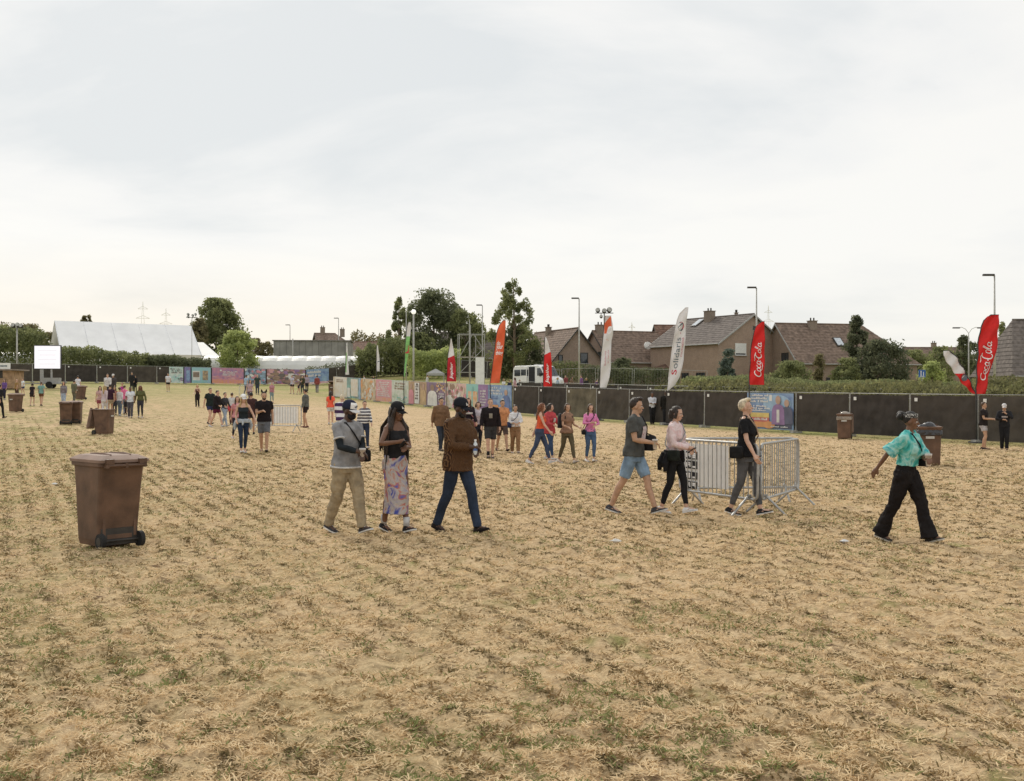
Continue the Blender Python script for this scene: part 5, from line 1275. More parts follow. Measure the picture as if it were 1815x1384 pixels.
# ------------------------------------------------------------------ people
SKIN = {'pale': (.58, .36, .26), 'tan': (.48, .29, .19), 'olive': (.36, .21, .13), 'brown': (.17, .085, .05), 'dark': (.085, .045, .03)}
def skin_mat(k): return mat('skin_' + k, SKIN[k], rough=.5, var=.10, scale=14, spec=.4)
HAIRC = {'black': (.014, .012, .011), 'dark': (.035, .022, .015), 'brown': (.085, .048, .026), 'blond': (.46, .32, .15), 'fair': (.66, .56, .40), 'red': (.19, .07, .03), 'grey': (.33, .31, .29)}
def hair_mat(k): return mat('hair_' + k, HAIRC[k], rough=.5, var=.3, scale=26, bump=.6, bscale=70, spec=.4)
def pattern(name, kind, cols, scale=3.0):
    key = 'pattern_' + name
    if key in MATS: return MATS[key]
    m = bpy.data.materials.new(key); m.use_nodes = True; t = m.node_tree; b = t.nodes['Principled BSDF']; b.inputs['Roughness'].default_value = .85; b.inputs['Specular IOR Level'].default_value = .15
    tc = t.nodes.new('ShaderNodeTexCoord')
    if kind == 'stripes':
        tx = t.nodes.new('ShaderNodeTexWave'); tx.wave_type = 'BANDS'; tx.bands_direction = 'Z'; tx.inputs['Scale'].default_value = scale; tx.inputs['Distortion'].default_value = .6; tx.inputs['Detail Scale'].default_value = 2; fac = tx.outputs['Fac']
    elif kind == 'check':
        wv = []
        for d in 'XZ':
            tx = t.nodes.new('ShaderNodeTexWave'); tx.wave_type = 'BANDS'; tx.bands_direction = d; tx.inputs['Scale'].default_value = scale; tx.inputs['Distortion'].default_value = 0.0
            t.links.new(tc.outputs['Object'], tx.inputs['Vector']); wv.append(tx.outputs['Fac'])
        mx = t.nodes.new('ShaderNodeMath'); mx.operation = 'MULTIPLY'; t.links.new(wv[0], mx.inputs[0]); t.links.new(wv[1], mx.inputs[1]); fac = mx.outputs[0]; tx = None
    else:
        tx = t.nodes.new('ShaderNodeTexNoise'); tx.inputs['Scale'].default_value = scale; tx.inputs['Detail'].default_value = 3; tx.inputs['Distortion'].default_value = 1.6; fac = tx.outputs['Fac']
    if tx: t.links.new(tc.outputs['Object'], tx.inputs['Vector'])
    r_ = t.nodes.new('ShaderNodeValToRGB'); el = r_.color_ramp.elements; n = len(cols)
    lo, hi = (.32, .68) if kind == 'dye' else (.15, .8)
    while len(el) < n: el.new(.5)
    for i, c in enumerate(cols): el[i].position = lo + (hi - lo) * i / (n - 1); el[i].color = c + (1,)
    t.links.new(fac, r_.inputs[0]); t.links.new(r_.outputs[0], b.inputs['Base Color'])
    nz = t.nodes.new('ShaderNodeTexNoise'); nz.inputs['Scale'].default_value = 24; t.links.new(tc.outputs['Object'], nz.inputs['Vector'])
    bp = t.nodes.new('ShaderNodeBump'); bp.inputs['Strength'].default_value = .25; bp.inputs['Distance'].default_value = .02; t.links.new(nz.outputs['Fac'], bp.inputs['Height']); t.links.new(bp.outputs[0], b.inputs['Normal'])
    MATS[key] = m; return m
TORSO_M = [(.835, .10, .085, 0), (.88, .155, .110, -.008), (.96, .165, .118, -.012), (1.08, .150, .108, -.003), (1.20, .160, .116, .003), (1.32, .180, .125, .006), (1.41, .178, .115, .0), (1.465, .145, .088, -.006), (1.515, .070, .066, -.01)]
TORSO_F = [(.835, .11, .09, 0), (.88, .165, .115, -.014), (.95, .176, .125, -.018), (1.08, .130, .098, -.002), (1.18, .128, .098, .004), (1.30, .148, .116, .012), (1.39, .152, .102, .002), (1.45, .128, .08, -.004), (1.505, .060, .058, -.008)]
CURP = []
def person(label, px, py, top, head=0.0, sex='m', skin='pale', hair=('short', 'dark'), top_=('tee', (.1, .1, .1)), bot=('jeans', (.05, .07, .12)), shoe=(.03, .03, .03), sole=None, stride=.30, front='R',
           arms=(('swing', 18, 18), ('swing', -18, 12)), lean=3, look=0, nod=4, lod=1, cap=None, beard=None, shades=False, fat=1.0, crouch=0.0, print_=None, socks=None, group=None, pos=None, H=None, mask=None, ears_up=False, waist=None, wrist=False, sleeve_under=None, trim=None):
    if pos: X, Y = pos
    else: X, Y = foot(px, py)
    if H is None: H = (py - top) * Y / F
    hcov = {'short': .02, 'buzz': .005, 'bald': 0, 'long': .02, 'bob': .025, 'bun': .02, 'ponytail': .02, 'braids': .025, 'curly': .05, 'quiff': .03}[hair[0]]
    s = min(max(H / (1.80 + hcov + (.01 if cap else 0)), .5), 1.12) if crouch == 0 else 1.0
    t = thing('person', label, 'person', (X, Y, ground(X, Y)), R(head - 90), group)
    vx = {0: .0075, 1: .0125, 2: .024}[lod]; f_ = sex == 'f'; hx = .092; sm = 2 if lod < 2 else 1
    ar = (.040, .034, .024) if f_ else (.049, .041, .029); lr = (.088, .056, .036) if f_ else (.086, .057, .039)
    ar = [q * (fat ** .6) for q in ar]; lr = [q * (fat ** .6) for q in lr]
    S = lambda p: Vector(p) * s
    # ---- legs
    fr = 1 if front == 'R' else -1
    legs = {}
    def sole_z(pitch, pts=((0, -.075, -.085), (0, .10, -.085), (0, .175, -.075))):
        return -min(y * math.sin(pitch) + z * math.cos(pitch) for _, y, z in pts)
    tgt = {}
    for sd in (1, -1):
        isf = sd == fr; k = stride * .92 if isf else -stride * 1.12
        pit = R(17 * min(1, stride / .28)) if isf else R(-15 * min(1, stride / .28))
        tgt[sd] = (Vector((sd * hx * (.42 if bot[0] == 'skirt' else .88), k + (0 if isf else .03), sole_z(pit))), pit)
    l1, l2 = .435, .425
    hz_ = min(tgt[sd][0].z + math.sqrt(max(.05, ((l1 + l2) * .998) ** 2 - tgt[sd][0].y ** 2)) for sd in (1, -1)) - crouch
    hz_ = min(hz_, .935)
    for sd in (1, -1):
        h = Vector((sd * hx, 0, hz_)); a, pit = tgt[sd]; d = a - h; L = min(d.length, (l1 + l2) * .998); dn = d.normalized()
        q = (l1 * l1 - l2 * l2 + L * L) / (2 * L); hh = math.sqrt(max(1e-6, l1 * l1 - q * q)); fw = Vector((0, 1, 0)); fw = (fw - dn * fw.dot(dn)).normalized()
        legs[sd] = (h, h + dn * q + fw * hh, a, pit)
    # ---- trunk frame
    Rl = Matrix.Rotation(R(-lean), 3, 'X'); hc = Vector((0, 0, hz_))
    tw = R(-7 * fr * min(1, stride / .3))
    def tp(x, y, z):
        a = tw * min(1, max(0, (z - 1.0) / .45)); c, n_ = math.cos(a), math.sin(a)
        return hc + Rl @ Vector((x * c - y * n_, x * n_ + y * c, z - .93))
    Rh = Rl @ Matrix.Rotation(R(look), 3, 'Z') @ Matrix.Rotation(R(-nod), 3, 'X'); nk = tp(0, -.008, 1.503)
    def hp(x, y, z): return nk + Rh @ Vector((x, y, z - 1.52))
    secs = TORSO_F if f_ else TORSO_M
    def torso(mb, z0, z1, e, ee=None, n=16, flare=0.0):
        rings = []; zs = [z0] + [q[0] for q in secs if z0 + .01 < q[0] < z1 - .01] + [z1]
        for z in zs:
            for a, b in zip(secs, secs[1:]):
                if a[0] <= z <= b[0] + 1e-6: break
            else: a = b = secs[0] if z < secs[0][0] else secs[-1]
            u = 0 if a is b else (z - a[0]) / (b[0] - a[0]); hw, hd, yc = [a[i] + (b[i] - a[i]) * u for i in (1, 2, 3)]
            if z < secs[1][0]: hw, hd = max(hw, secs[1][1]) , max(hd, secs[1][2])
            g = (fat if z < 1.35 else 1); hw, hd = hw * g, hd * (g ** 1.5 if z < 1.3 else 1)
            ex = e + flare * max(0, (1.15 - z)); 
            rings.append([S(tp((hw + ex) * math.copysign(abs(math.cos(q)) ** .8, math.cos(q)), yc + (hd + ex) * math.copysign(abs(math.sin(q)) ** .8, math.sin(q)), z)) for q in [2 * math.pi * k / n for k in range(n)]])
        mb.loft(rings)
    shx = .165 if f_ else .19; shz = 1.425 if f_ else 1.435
    # ---- arms
    A = {}
    for sd, sp in ((1, arms[1]), (-1, arms[0])):
        sh = tp(sd * shx, -.005, shz); u_, v_ = .285, .25
        if sp[0] == 'swing':
            a, b = R(sp[1]), R(sp[2]); out = R(sp[3] if len(sp) > 3 else 9)
            d1 = Rl @ Vector((sd * math.sin(out), math.sin(a) * math.cos(out), -math.cos(a) * math.cos(out))); el = sh + d1 * u_
            d2 = Rl @ Vector((sd * math.sin(out) * .3, math.sin(a + b), -math.cos(a + b))).normalized(); hd_ = el + d2 * v_
        else:
            g = tp(*sp[1]); hint = Vector(sp[2]) if len(sp) > 2 else Vector((sd * .55, -.5, -.7)); d = g - sh; L = min(d.length, (u_ + v_) * .995); dn = d.normalized()
            q = (u_ * u_ - v_ * v_ + L * L) / (2 * L); hh = math.sqrt(max(1e-6, u_ * u_ - q * q)); hv = (hint - dn * hint.dot(dn)).normalized(); el = sh + dn * q + hv * hh; hd_ = sh + dn * L
        A[sd] = (sh, el, hd_)
    # ---- body mesh
    B = MB()
    torso(B, .875, 1.515, 0.0, n=14)
    if f_:
        for sd in (1, -1): B.ball(S(tp(sd * .07, .085, 1.285)), .062 * s, 10, 8)
    for sd in (1, -1):
        h, k, a, pit = legs[sd]
        m1 = h.lerp(k, .45) + Vector((0, .012, 0)); c1 = k.lerp(a, .3) + Vector((0, -.018, 0)); c2 = k.lerp(a, .7) + Vector((0, -.006, 0))
        B.tube([S(h + Vector((-sd * .005, 0, .05))), S(h), S(m1), S(k), S(c1), S(c2), S(a)], [q * s for q in (lr[0] * .8, lr[0], lr[0] * .86, lr[1], lr[1] * .98, lr[2] * 1.15, lr[2])], 10)
        Rp = Matrix.Rotation(pit, 3, 'X')
        B.tube([S(a + Rp @ Vector((0, -.04, -.045))), S(a + Rp @ Vector((0, .04, -.045))), S(a + Rp @ Vector((0, .14, -.062)))], [.036 * s, .038 * s, .028 * s], 8)
        sh, el, hd_ = A[sd]
        B.ball(S(sh), (ar[0] * 1.22 * s), 10, 8); B.tube([S(tp(sd * .05, -.012, 1.50)), S(tp(sd * .11, -.012, 1.475)), S(sh)], [.045 * s, .045 * s, .044 * s], 8)
        B.tube([S(sh), S(sh.lerp(el, .5)), S(el), S(el.lerp(hd_, .3)), S(hd_)], [q * s for q in (ar[0] * 1.05, ar[0], ar[1], ar[1] * 1.05, ar[2])], 10)
        # hand
        d = (hd_ - el).normalized(); nrm = Vector((-sd, .15, 0)) if d.z < -.5 else Vector((0, 0, -1)) if abs(d.z) < .75 else Vector((-sd * .5, 0, -.2))
        nrm = (nrm - d * nrm.dot(d)).normalized(); w_ = d.cross(nrm).normalized(); 
        if (w_.y if d.z < -.5 else w_.x * -sd) < 0: w_ = -w_
        pc = hd_ + d * .052
        if lod < 2:
            B.tube([S(hd_), S(hd_ + d * .03), S(pc + d * .03)], [.026 * s, .033 * s, .036 * s], 8)
            curl = R(38 if sp_is_grip(arms[0 if sd < 0 else 1]) else 20)
            for fi, (off, ln) in enumerate(((-.030, .9), (-.010, 1.0), (.010, .95), (.029, .75))):
                p = pc + d * .035 - w_ * off; dd = d.copy(); pts = [p - d * .03, p]
                for sg in (.042, .030, .024):
                    dd = (dd * math.cos(curl) + nrm * math.sin(curl)).normalized(); nn2 = nrm; p = p + dd * sg * ln; pts.append(p)
                B.tube([S(q) for q in pts], [.0105 * s, .0105 * s, .0098 * s, .009 * s, .0075 * s], 6)
            p0 = hd_ + d * .02 + w_ * .024; B.tube([S(p0), S(p0 + d * .035 + w_ * .028 + nrm * .012), S(p0 + d * .066 + w_ * .03 + nrm * .028)], [.014 * s, .0115 * s, .009 * s], 6)
        else:
            B.tube([S(hd_), S(pc), S(pc + d * .07 + nrm * .02), S(pc + d * .1 + nrm * .05)], [.028 * s, .04 * s, .034 * s, .022 * s], 6)
            p0 = hd_ + d * .02 + w_ * .03; B.tube([S(p0), S(p0 + d * .05 + w_ * .035)], [.022 * s, .016 * s], 5)
        A[sd] = (sh, el, hd_, d, nrm, w_)
    # head
    B.tube([S(tp(0, -.012, 1.47)), S(hp(0, -.004, 1.55)), S(hp(0, .004, 1.61))], [q * s for q in ((.056, .05, .048) if f_ else (.066, .058, .056))], 10)
    def HB(c, r, nu=12, nv=8, fn=None): B.ball(S(hp(*c)), [q * s for q in r], nu, nv, Rh, fn)
    HB((0, -.005, 1.70), (.075, .094, .098), 14, 10); HB((0, .030, 1.655), (.061, .060, .086)); HB((0, .050, 1.592), (.036 if f_ else .041, .036, .030))
    if lod < 2:
        B.tube([S(hp(0, .086, 1.685)), S(hp(0, .104, 1.652)), S(hp(0, .103, 1.640))], [.0085 * s, .0135 * s, .012 * s], 7)
        HB((0, .080, 1.698), (.047, .012, .010)); HB((.038, .062, 1.648), (.021, .020, .018)); HB((-.038, .062, 1.648), (.021, .020, .018)); HB((0, .085, 1.615), (.024, .012, .011))
        for sd in (1, -1): HB((sd * .077, -.004, 1.66), (.009, .021, .031), 8, 6)
    vox('body', B, skin_mat(skin), t, vx, sm if lod else 1, dec=.45 if lod == 0 else 1)
    if lod == 0:
        EW, EI = mat('eye_white', (.7, .68, .65), rough=.2), mat('eye_iris', (.03, .018, .012), rough=.15)
        for sd in (1, -1):
            e = MB(); e.ball(S(hp(sd * .030, .0815, 1.673)), (.0135 * s, .010 * s, .0085 * s), 10, 7, Rh); eo = e.build('eye', EW, t, True)
            e = MB(); e.ball(S(hp(sd * .030, .0895, 1.673)), .0058 * s, 8, 6); e.build('iris', EI, eo, True)
            e = MB(); e.tube([S(hp(sd * .013, .0945, 1.694)), S(hp(sd * .03, .0935, 1.699)), S(hp(sd * .05, .080, 1.693))], .0042 * s, 5); e.build('eyebrow', hair_mat(hair[1] if hair[1] not in ('fair',) else 'blond'), t)
        e = MB(); e.ball(S(hp(0, .0955, 1.6175)), (.021 * s, .006 * s, .0042 * s), 10, 6, Rh); e.ball(S(hp(0, .0955, 1.6095)), (.019 * s, .007 * s, .005 * s), 10, 6, Rh)
        c = SKIN[skin]; e.build('lips', mat('lips_' + skin, (c[0] * .85, c[1] * .52, c[2] * .55), rough=.4), t, True)
    elif lod == 1:
        for sd in (1, -1):
            e = MB(); e.ball(S(hp(sd * .030, .085, 1.673)), (.012 * s, .009 * s, .008 * s), 8, 5, Rh); e.build('eye', mat('eye_dark', (.03, .02, .015), rough=.2), t, True)
    # ---- hair
    hs, hcname = hair
    if hs != 'bald':
        Hm = MB(); big = {'curly': 1.18, 'buzz': .985, 'quiff': 1.03}.get(hs, 1.03)
        def cut(d): return .80 if (d.y > .30 and d.z < .52) or (d.y > -.25 and d.z < -.35) else (1.0 if d.z > -.75 else .82)
        Hm.ball(S(hp(0, -.012, 1.708)), [q * big * s for q in (.081, .098, .101)], 20, 14, Rh, cut)
        if hs == 'quiff': Hm.ball(S(hp(0, .045, 1.792)), (.062 * s, .055 * s, .032 * s), 10, 7, Rh); Hm.ball(S(hp(0, -.07, 1.70)), (.068 * s, .045 * s, .075 * s), 10, 7, Rh)
        if hs in ('long', 'ponytail', 'bob', 'braids'):
            for sd in (1, -1):
                z1 = 1.585 if hs == 'bob' else (1.62 if hs == 'ponytail' else 1.40)
                P = [hp(sd * .072, .025, 1.74), hp(sd * .086, .015, 1.67), hp(sd * (.088 if hs == 'bob' else .08), .0, 1.60)]
                if hs in ('long',): P += [tp(sd * .10, .045, 1.46), tp(sd * .10, .085, z1 - .08)]
                if hs == 'braids': P += [tp(sd * .12, .03, 1.46), tp(sd * .12, .06, 1.34)]
                Hm.tube([S(q) for q in P], [q * s for q in (.022, .028, .034, .034, .018)][:len(P)], 8)
            if hs != 'ponytail': Hm.tube([S(hp(0, -.06, 1.72)), S(hp(0, -.075, 1.64)), S(hp(0, -.065, 1.585))] + ([S(tp(0, -.10, 1.42)), S(tp(0, -.125, 1.28))] if hs == 'long' else []), [q * s for q in (.075, .074, .062, .06, .03)][:5 if hs == 'long' else 3], 10)
        if hs == 'ponytail': Hm.tube([S(hp(0, -.10, 1.74)), S(hp(0, -.15, 1.72)), S(hp(0, -.15, 1.60)), S(hp(0, -.12, 1.48))], [q * s for q in (.03, .036, .034, .012)], 8)
        if hs == 'bun': 
            for k in range(7): Hm.ball(S(hp(.03 * math.cos(k * .9), -.135 + .02 * math.sin(k * 1.7), 1.735 + .028 * math.sin(k * .9))), .042 * s, 9, 7)
        if hs == 'curly':
            r_ = random.Random(label)
            for k in range(34):
                a, b = r_.uniform(0, 6.28), r_.uniform(-.2, 1.5); q = Vector((math.cos(a) * math.cos(b) * .092, math.sin(a) * math.cos(b) * .105 - .02, math.sin(b) * .11 + 1.71))
                if q.y < .05 or q.z > 1.77: Hm.ball(S(hp(*q)), .026 * s, 7, 5)
        if hs == 'braids':
            r_ = random.Random(4)
            for k in range(26):
                a = R(95 + 250 * (k + .5) / 26 + 0); x0, y0 = math.cos(a - R(0)) * .08, math.sin(a) * .09
                if y0 > .03: y0 = .03
                zt = r_.uniform(.86, 1.12); sx = x0 * 1.75 + r_.uniform(-.02, .02); sy = min(y0, -.01) * 1.2 - .105 - r_.uniform(0, .03)
                if abs(x0) > .06: sy = r_.uniform(-.02, .05); sx = math.copysign(.15 + r_.uniform(0, .04), x0)
                Hm.tube([S(hp(x0, y0 - .015, 1.72)), S(hp(x0 * 1.15, y0 - .025, 1.60)), S(tp(sx, sy, 1.44)), S(tp(sx * 1.08, sy * 1.05 - .01, 1.24)), S(tp(sx * 1.1, sy - .015, zt))], [.013 * s] * 4 + [.007 * s], 6)
        vox('hair', Hm, hair_mat(hcname), t, vx * (1.0 if lod else .85), 1, dec=.6 if lod == 0 else 1)
    if beard:
        b = MB(); b.ball(S(hp(0, .050, 1.592)), [q * s for q in (.049, .048, .040)], 12, 8, Rh); b.ball(S(hp(.042, .035, 1.617)), [q * s for q in (.022, .034, .038)], 8, 6, Rh); b.ball(S(hp(-.042, .035, 1.617)), [q * s for q in (.022, .034, .038)], 8, 6, Rh)
        vox('beard', b, hair_mat(beard), t, vx, 1)
    if mask:
        b = MB(); b.ball(S(hp(0, .048, 1.612)), [q * s for q in (.062, .066, .052)], 12, 8, Rh); b.tube([S(hp(.072, .0, 1.645)), S(hp(.05, .07, 1.63))], .006 * s, 5); b.tube([S(hp(-.072, .0, 1.645)), S(hp(-.05, .07, 1.63))], .006 * s, 5)
        vox('face_mask', b, fab(mask), t, vx, 1)
    if shades:
        b = MB(); 
        for sd in (1, -1): b.ball(S(hp(sd * .032, .097, 1.674)), [q * s for q in (.026, .007, .018)], 12, 8, Rh); b.tube([S(hp(sd * .055, .09, 1.678)), S(hp(sd * .078, .0, 1.675))], .004 * s, 5)
        b.tube([S(hp(-.01, .1, 1.676)), S(hp(.01, .1, 1.676))], .004 * s, 5); b.build('sunglasses', mat('shades', (.01, .01, .012), rough=.12, spec=.7), t, True)
    if ears_up:
        for sd in (1, -1):
            b = MB(); b.tube([S(hp(sd * .05, -.01, 1.785)), S(hp(sd * .07, -.01, 1.83)), S(hp(sd * .072, -.005, 1.875))], [.030 * s, .026 * s, .007 * s], 8); b.build('headband_ear', fab((.03, .025, .02)), t, True)
    if cap:
        cc, front_, logo = cap[0], cap[1], (cap[2] if len(cap) > 2 else None)
        c = MB(); zc = 1.715
        rings = [[S(hp(math.cos(q) * rx, -.008 + math.sin(q) * ry, z)) for q in [2 * math.pi * k / 20 for k in range(20)]] for z, rx, ry in ((1.705, .086, .107), (1.735, .088, .108), (1.775, .083, .10), (1.805, .064, .077), (1.823, .035, .045), (1.828, .008, .01))]
        c.loft(rings); co = c.build('cap', fab(cc), t, True)
        c = MB(); rows_ = []
        for j in range(6):
            q = j / 5; rows_.append([hp((u - .5) * 2 * .074 * (1 - .35 * q * q), .088 + q * .085 - (abs(u - .5) * 2) ** 2 * (.045 * (1 - q) + .03 * q), 1.716 - q * .020 - (abs(u - .5) * 2) ** 2 * .018) for u in [k / 8 for k in range(9)]])
        n0 = 54
        V = [S(p) for r2 in rows_ for p in r2]; V2 = [S(p + Rh @ Vector((0, 0, -.006))) for r2 in rows_ for p in r2]
        c.add(V + V2, [(j * 9 + i, j * 9 + i + 1, (j + 1) * 9 + i + 1, (j + 1) * 9 + i) for j in range(5) for i in range(8)] + [(n0 + (j + 1) * 9 + i, n0 + (j + 1) * 9 + i + 1, n0 + j * 9 + i + 1, n0 + j * 9 + i) for j in range(5) for i in range(8)] + [(45 + i, 45 + i + 1, n0 + 45 + i + 1, n0 + 45 + i) for i in range(8)])
        c.build('brim', fab(front_ if logo == 'dark' else cc), co, True)
        if front_ != cc:
            c = MB(); P = []
            for z, rx, ry in ((1.718, .0885, .1095), (1.745, .089, .1095), (1.775, .0848, .102), (1.80, .0695, .083)):
                P.append([S(hp(math.cos(q) * rx, -.008 + math.sin(q) * ry, z)) for q in [R(35 + 110 * k / 8) for k in range(9)]])
            for j in range(3):
                for i in range(8): c.quad(P[j][i], P[j][i + 1], P[j + 1][i + 1], P[j + 1][i])
            c.build('front_panel', fab(front_), co, True)
        def capq(a, z, o): 
            z_ = (z - 1.735) / .04; rx, ry = .088 - .005 * z_, .108 - .008 * z_
            return S(hp(math.cos(R(a)) * (rx + o), -.008 + math.sin(R(a)) * (ry + o), z))
        if logo == 'tri':
            c = MB(); 
            for k, h in enumerate((.012, .022, .034)):
                a0 = 74 - k * 0 + (k - 1) * -9; c.add([capq(106 - k * 11, 1.738, .004), capq(98 - k * 11, 1.738, .004), capq(95.5 - k * 11, 1.738 + h, .004), capq(98 - k * 11 + 3, 1.738 + h, .004)], [(0, 1, 2, 3)])
            c.build('logo', INKW, co)
        if logo == 'dark':
            c = MB(); pts = [(112, 1.752), (106, 1.766), (102, 1.750), (96, 1.763), (90, 1.747), (84, 1.760), (78, 1.742), (70, 1.752)]
            for p, q in zip(pts, pts[1:]): c.quad(capq(p[0], p[1] - .008, .006), capq(q[0], q[1] - .008, .006), capq(q[0], q[1] + .008, .006), capq(p[0], p[1] + .008, .006))
            c.build('logo', fab((.02, .03, .07)), co)
    # ---- clothes
    def asmat(c): return c if not isinstance(c, tuple) else fab(c)
    kind, tcol = top_[0], top_[1]; tm_ = asmat(tcol); T = MB()
    loose = {'tee': .018, 'sweater': .028, 'jacket': .034, 'long': .014, 'tank': .010, 'blouse': .022, 'oversize': .036, 'crop': .008, 'hoodie': .034}[kind]
    hem = {'tee': .90, 'sweater': .95, 'jacket': .84, 'long': .92, 'tank': 1.02, 'blouse': .98, 'oversize': 1.06, 'crop': 1.14, 'hoodie': .88}[kind]
    sl = {'tee': .62, 'sweater': 1.93, 'jacket': 1.90, 'long': 1.92, 'tank': 0, 'blouse': 1.5, 'oversize': .98, 'crop': 0, 'hoodie': 1.92}[kind]
    topz = 1.50 if kind not in ('tank', 'crop') else 1.405
    torso(T, hem, topz, loose, flare=(.10 if kind == 'tee' else .04) if kind in ('jacket', 'tee', 'hoodie') else 0)
    if f_:
        for sd in (1, -1): T.ball(S(tp(sd * .07, .088, 1.285)), (.066 + loose * .5) * s, 10, 8)
    if kind == 'hoodie': T.tube([S(tp(-.09, -.05, 1.50)), S(tp(0, -.12, 1.47)), S(tp(.09, -.05, 1.50))], .045 * s, 8)
    if kind in ('jacket',): T.tube([S(tp(math.cos(q) * .075, -.008 + math.sin(q) * .07, 1.525)) for q in [2 * math.pi * k / 10 for k in range(11)]], .017 * s, 6)
    if kind in ('tank', 'crop'):
        for sd in (1, -1): T.tube([S(tp(sd * .085, .075, 1.37)), S(tp(sd * .10, .02, 1.475)), S(tp(sd * .095, -.03, 1.48)), S(tp(sd * .08, -.085, 1.38))], .02 * s, 6)
    for sd in (1, -1):
        sh, el, hd_ = A[sd][:3]; k_ = ar[0] + loose * .9
        if sl > 0:
            T.ball(S(sh), (ar[0] * 1.2 + loose * .8) * s, 10, 8); T.tube([S(tp(sd * .045, -.012, 1.497)), S(sh)], [(.05 + loose * .4) * s, (ar[0] + loose * .8) * s], 8)
            if sl <= 1: T.tube([S(sh), S(sh.lerp(el, sl))], [k_ * s, (k_ + .006 + (.03 if kind == 'oversize' else 0)) * s], 10)
            else:
                e2 = ar[1] + loose * .75; e3 = ar[2] + loose * (.5 if kind not in ('sweater', 'blouse') else .8); T.tube([S(sh), S(sh.lerp(el, .5)), S(el), S(el.lerp(hd_, (sl - 1) * .6)), S(el.lerp(hd_, sl - 1))], [q * s for q in (k_, k_ * .96, e2, (e2 + e3) / 2 + (.012 if kind == 'sweater' else 0), e3)], 10)
    dsp = {0: .022, 1: .02, 2: 0}[lod]
    to = vox({'tee': 't_shirt', 'sweater': 'sweater', 'jacket': 'jacket', 'long': 'long_sleeved_top', 'tank': 'vest_top', 'blouse': 'blouse', 'oversize': 't_shirt', 'crop': 'crop_top', 'hoodie': 'hoodie'}[kind], T, tm_, t, vx * 1.25, sm, min(dsp * (1.3 if loose > .02 else .8), loose * 1.1), .07, dec=.7 if lod == 0 else 1)
    if sleeve_under:
        U = MB()
        for sd in (1, -1):
            sh, el, hd_ = A[sd][:3]; U.tube([S(sh.lerp(el, .3)), S(el), S(el.lerp(hd_, .5)), S(el.lerp(hd_, .86))], [q * s for q in (ar[0] + .008, ar[1] + .010, ar[1] + .006, ar[2] + .007)], 10)
        vox('under_sleeves', U, fab(sleeve_under), t, vx * 1.25, 2, dsp * .6, .07)
    if trim:
        m = MB(); torso(m, hem - .012, hem + .012, loose + .010 + (.10 * max(0, 1.15 - hem) if kind in ('jacket', 'tee', 'hoodie') else 0), n=20)
        for sd in (1, -1):
            sh, el = A[sd][:2]; q0, q1 = S(sh.lerp(el, sl - .06)), S(sh.lerp(el, sl)); m.tube([q0, q1], [(ar[0] + loose * .9 + .014) * s] * 2, 14)
        m.build('hem_trim', fab(trim), t, True)
    # trousers
    bk, bcol = bot[0], bot[1]; bm = asmat(bcol); P = MB()
    inf = {'jeans': .012, 'slim': .008, 'leggings': .005, 'shorts': .016, 'baggy': .034, 'cargo': .026, 'skirt': .02, 'loose': .024, 'bermuda': .015, 'mini': .016}[bk]
    end = {'jeans': 1.93, 'slim': 1.86, 'leggings': 1.88, 'shorts': .55, 'baggy': 1.97, 'cargo': 1.94, 'skirt': 0, 'loose': 1.94, 'bermuda': .86, 'mini': .40}[bk]
    wz = 1.06 if f_ else 1.02
    torso(P, .82, wz, min(inf * .8, .009) + .004)
    if bk == 'skirt':
        n = 18; rings = []
        kz, az = (legs[1][1] + legs[-1][1]) / 2, (legs[1][2] + legs[-1][2]) / 2
        for u, hw, hd in ((0, .185, .13), (.45, .178, .14), (.9, .160, .14), (1.30, .148, .14), (1.62, .146, .14)):
            c = hc.lerp(kz, u) if u <= 1 else kz.lerp(az, u - 1)
            sp_ = abs((legs[1][1] - legs[-1][1]).y) / 2 if u > .5 else 0; sp2 = abs((legs[1][2] - legs[-1][2]).y) / 2 if u > 1 else 0
            dd = max(hd, sp_ * min(1, u) + .11 if u <= 1 else sp_ + (sp2 - sp_) * (u - 1) * .85 + .08)
            rings.append([S(c + Vector((math.cos(q) * hw, math.sin(q) * dd, 0))) for q in [2 * math.pi * k / n for k in range(n)]])
        P.loft(rings)
    else:
        for sd in (1, -1):
            h, k, a, pit = legs[sd]; e1 = inf
            pts = [h + Vector((-sd * .012, 0, .04)), h, h.lerp(k, .5) + Vector((0, .01, 0))]; rr = [lr[0] + e1, lr[0] + e1 * 1.05, lr[0] * .87 + e1 * 1.1]
            if end <= 1: pts[2:] = [h.lerp(k, end * .6), h.lerp(k, end)]; rr[2:] = [lr[0] * .93 + e1 * 1.2, lr[0] * (1 - .3 * end) + e1 * 1.5]
            else:
                pts += [k + Vector((0, .004, 0)), k.lerp(a, .35) + Vector((0, -.014, 0)), k.lerp(a, end - 1)]
                lo_ = {'baggy': .075, 'cargo': .026, 'jeans': .018, 'loose': .03, 'slim': .008, 'leggings': .004}[bk]
                rr += [lr[1] + e1 * .9, lr[1] * .97 + e1 * .9, lr[2] + lo_]
                if bk in ('jeans', 'cargo', 'baggy', 'loose'): pts.append(k.lerp(a, min(1.06, end - 1 + .1)) + Vector((0, -.005, 0))); rr.append(lr[2] + lo_ * 1.15)
            P.tube([S(q) for q in pts], [q * s for q in rr], 12)
            if bk == 'cargo': 
                mid = h.lerp(k, .72); P.ball(S(mid + Vector((sd * .075, .0, 0))), (.03 * s, .065 * s, .085 * s), 10, 8)
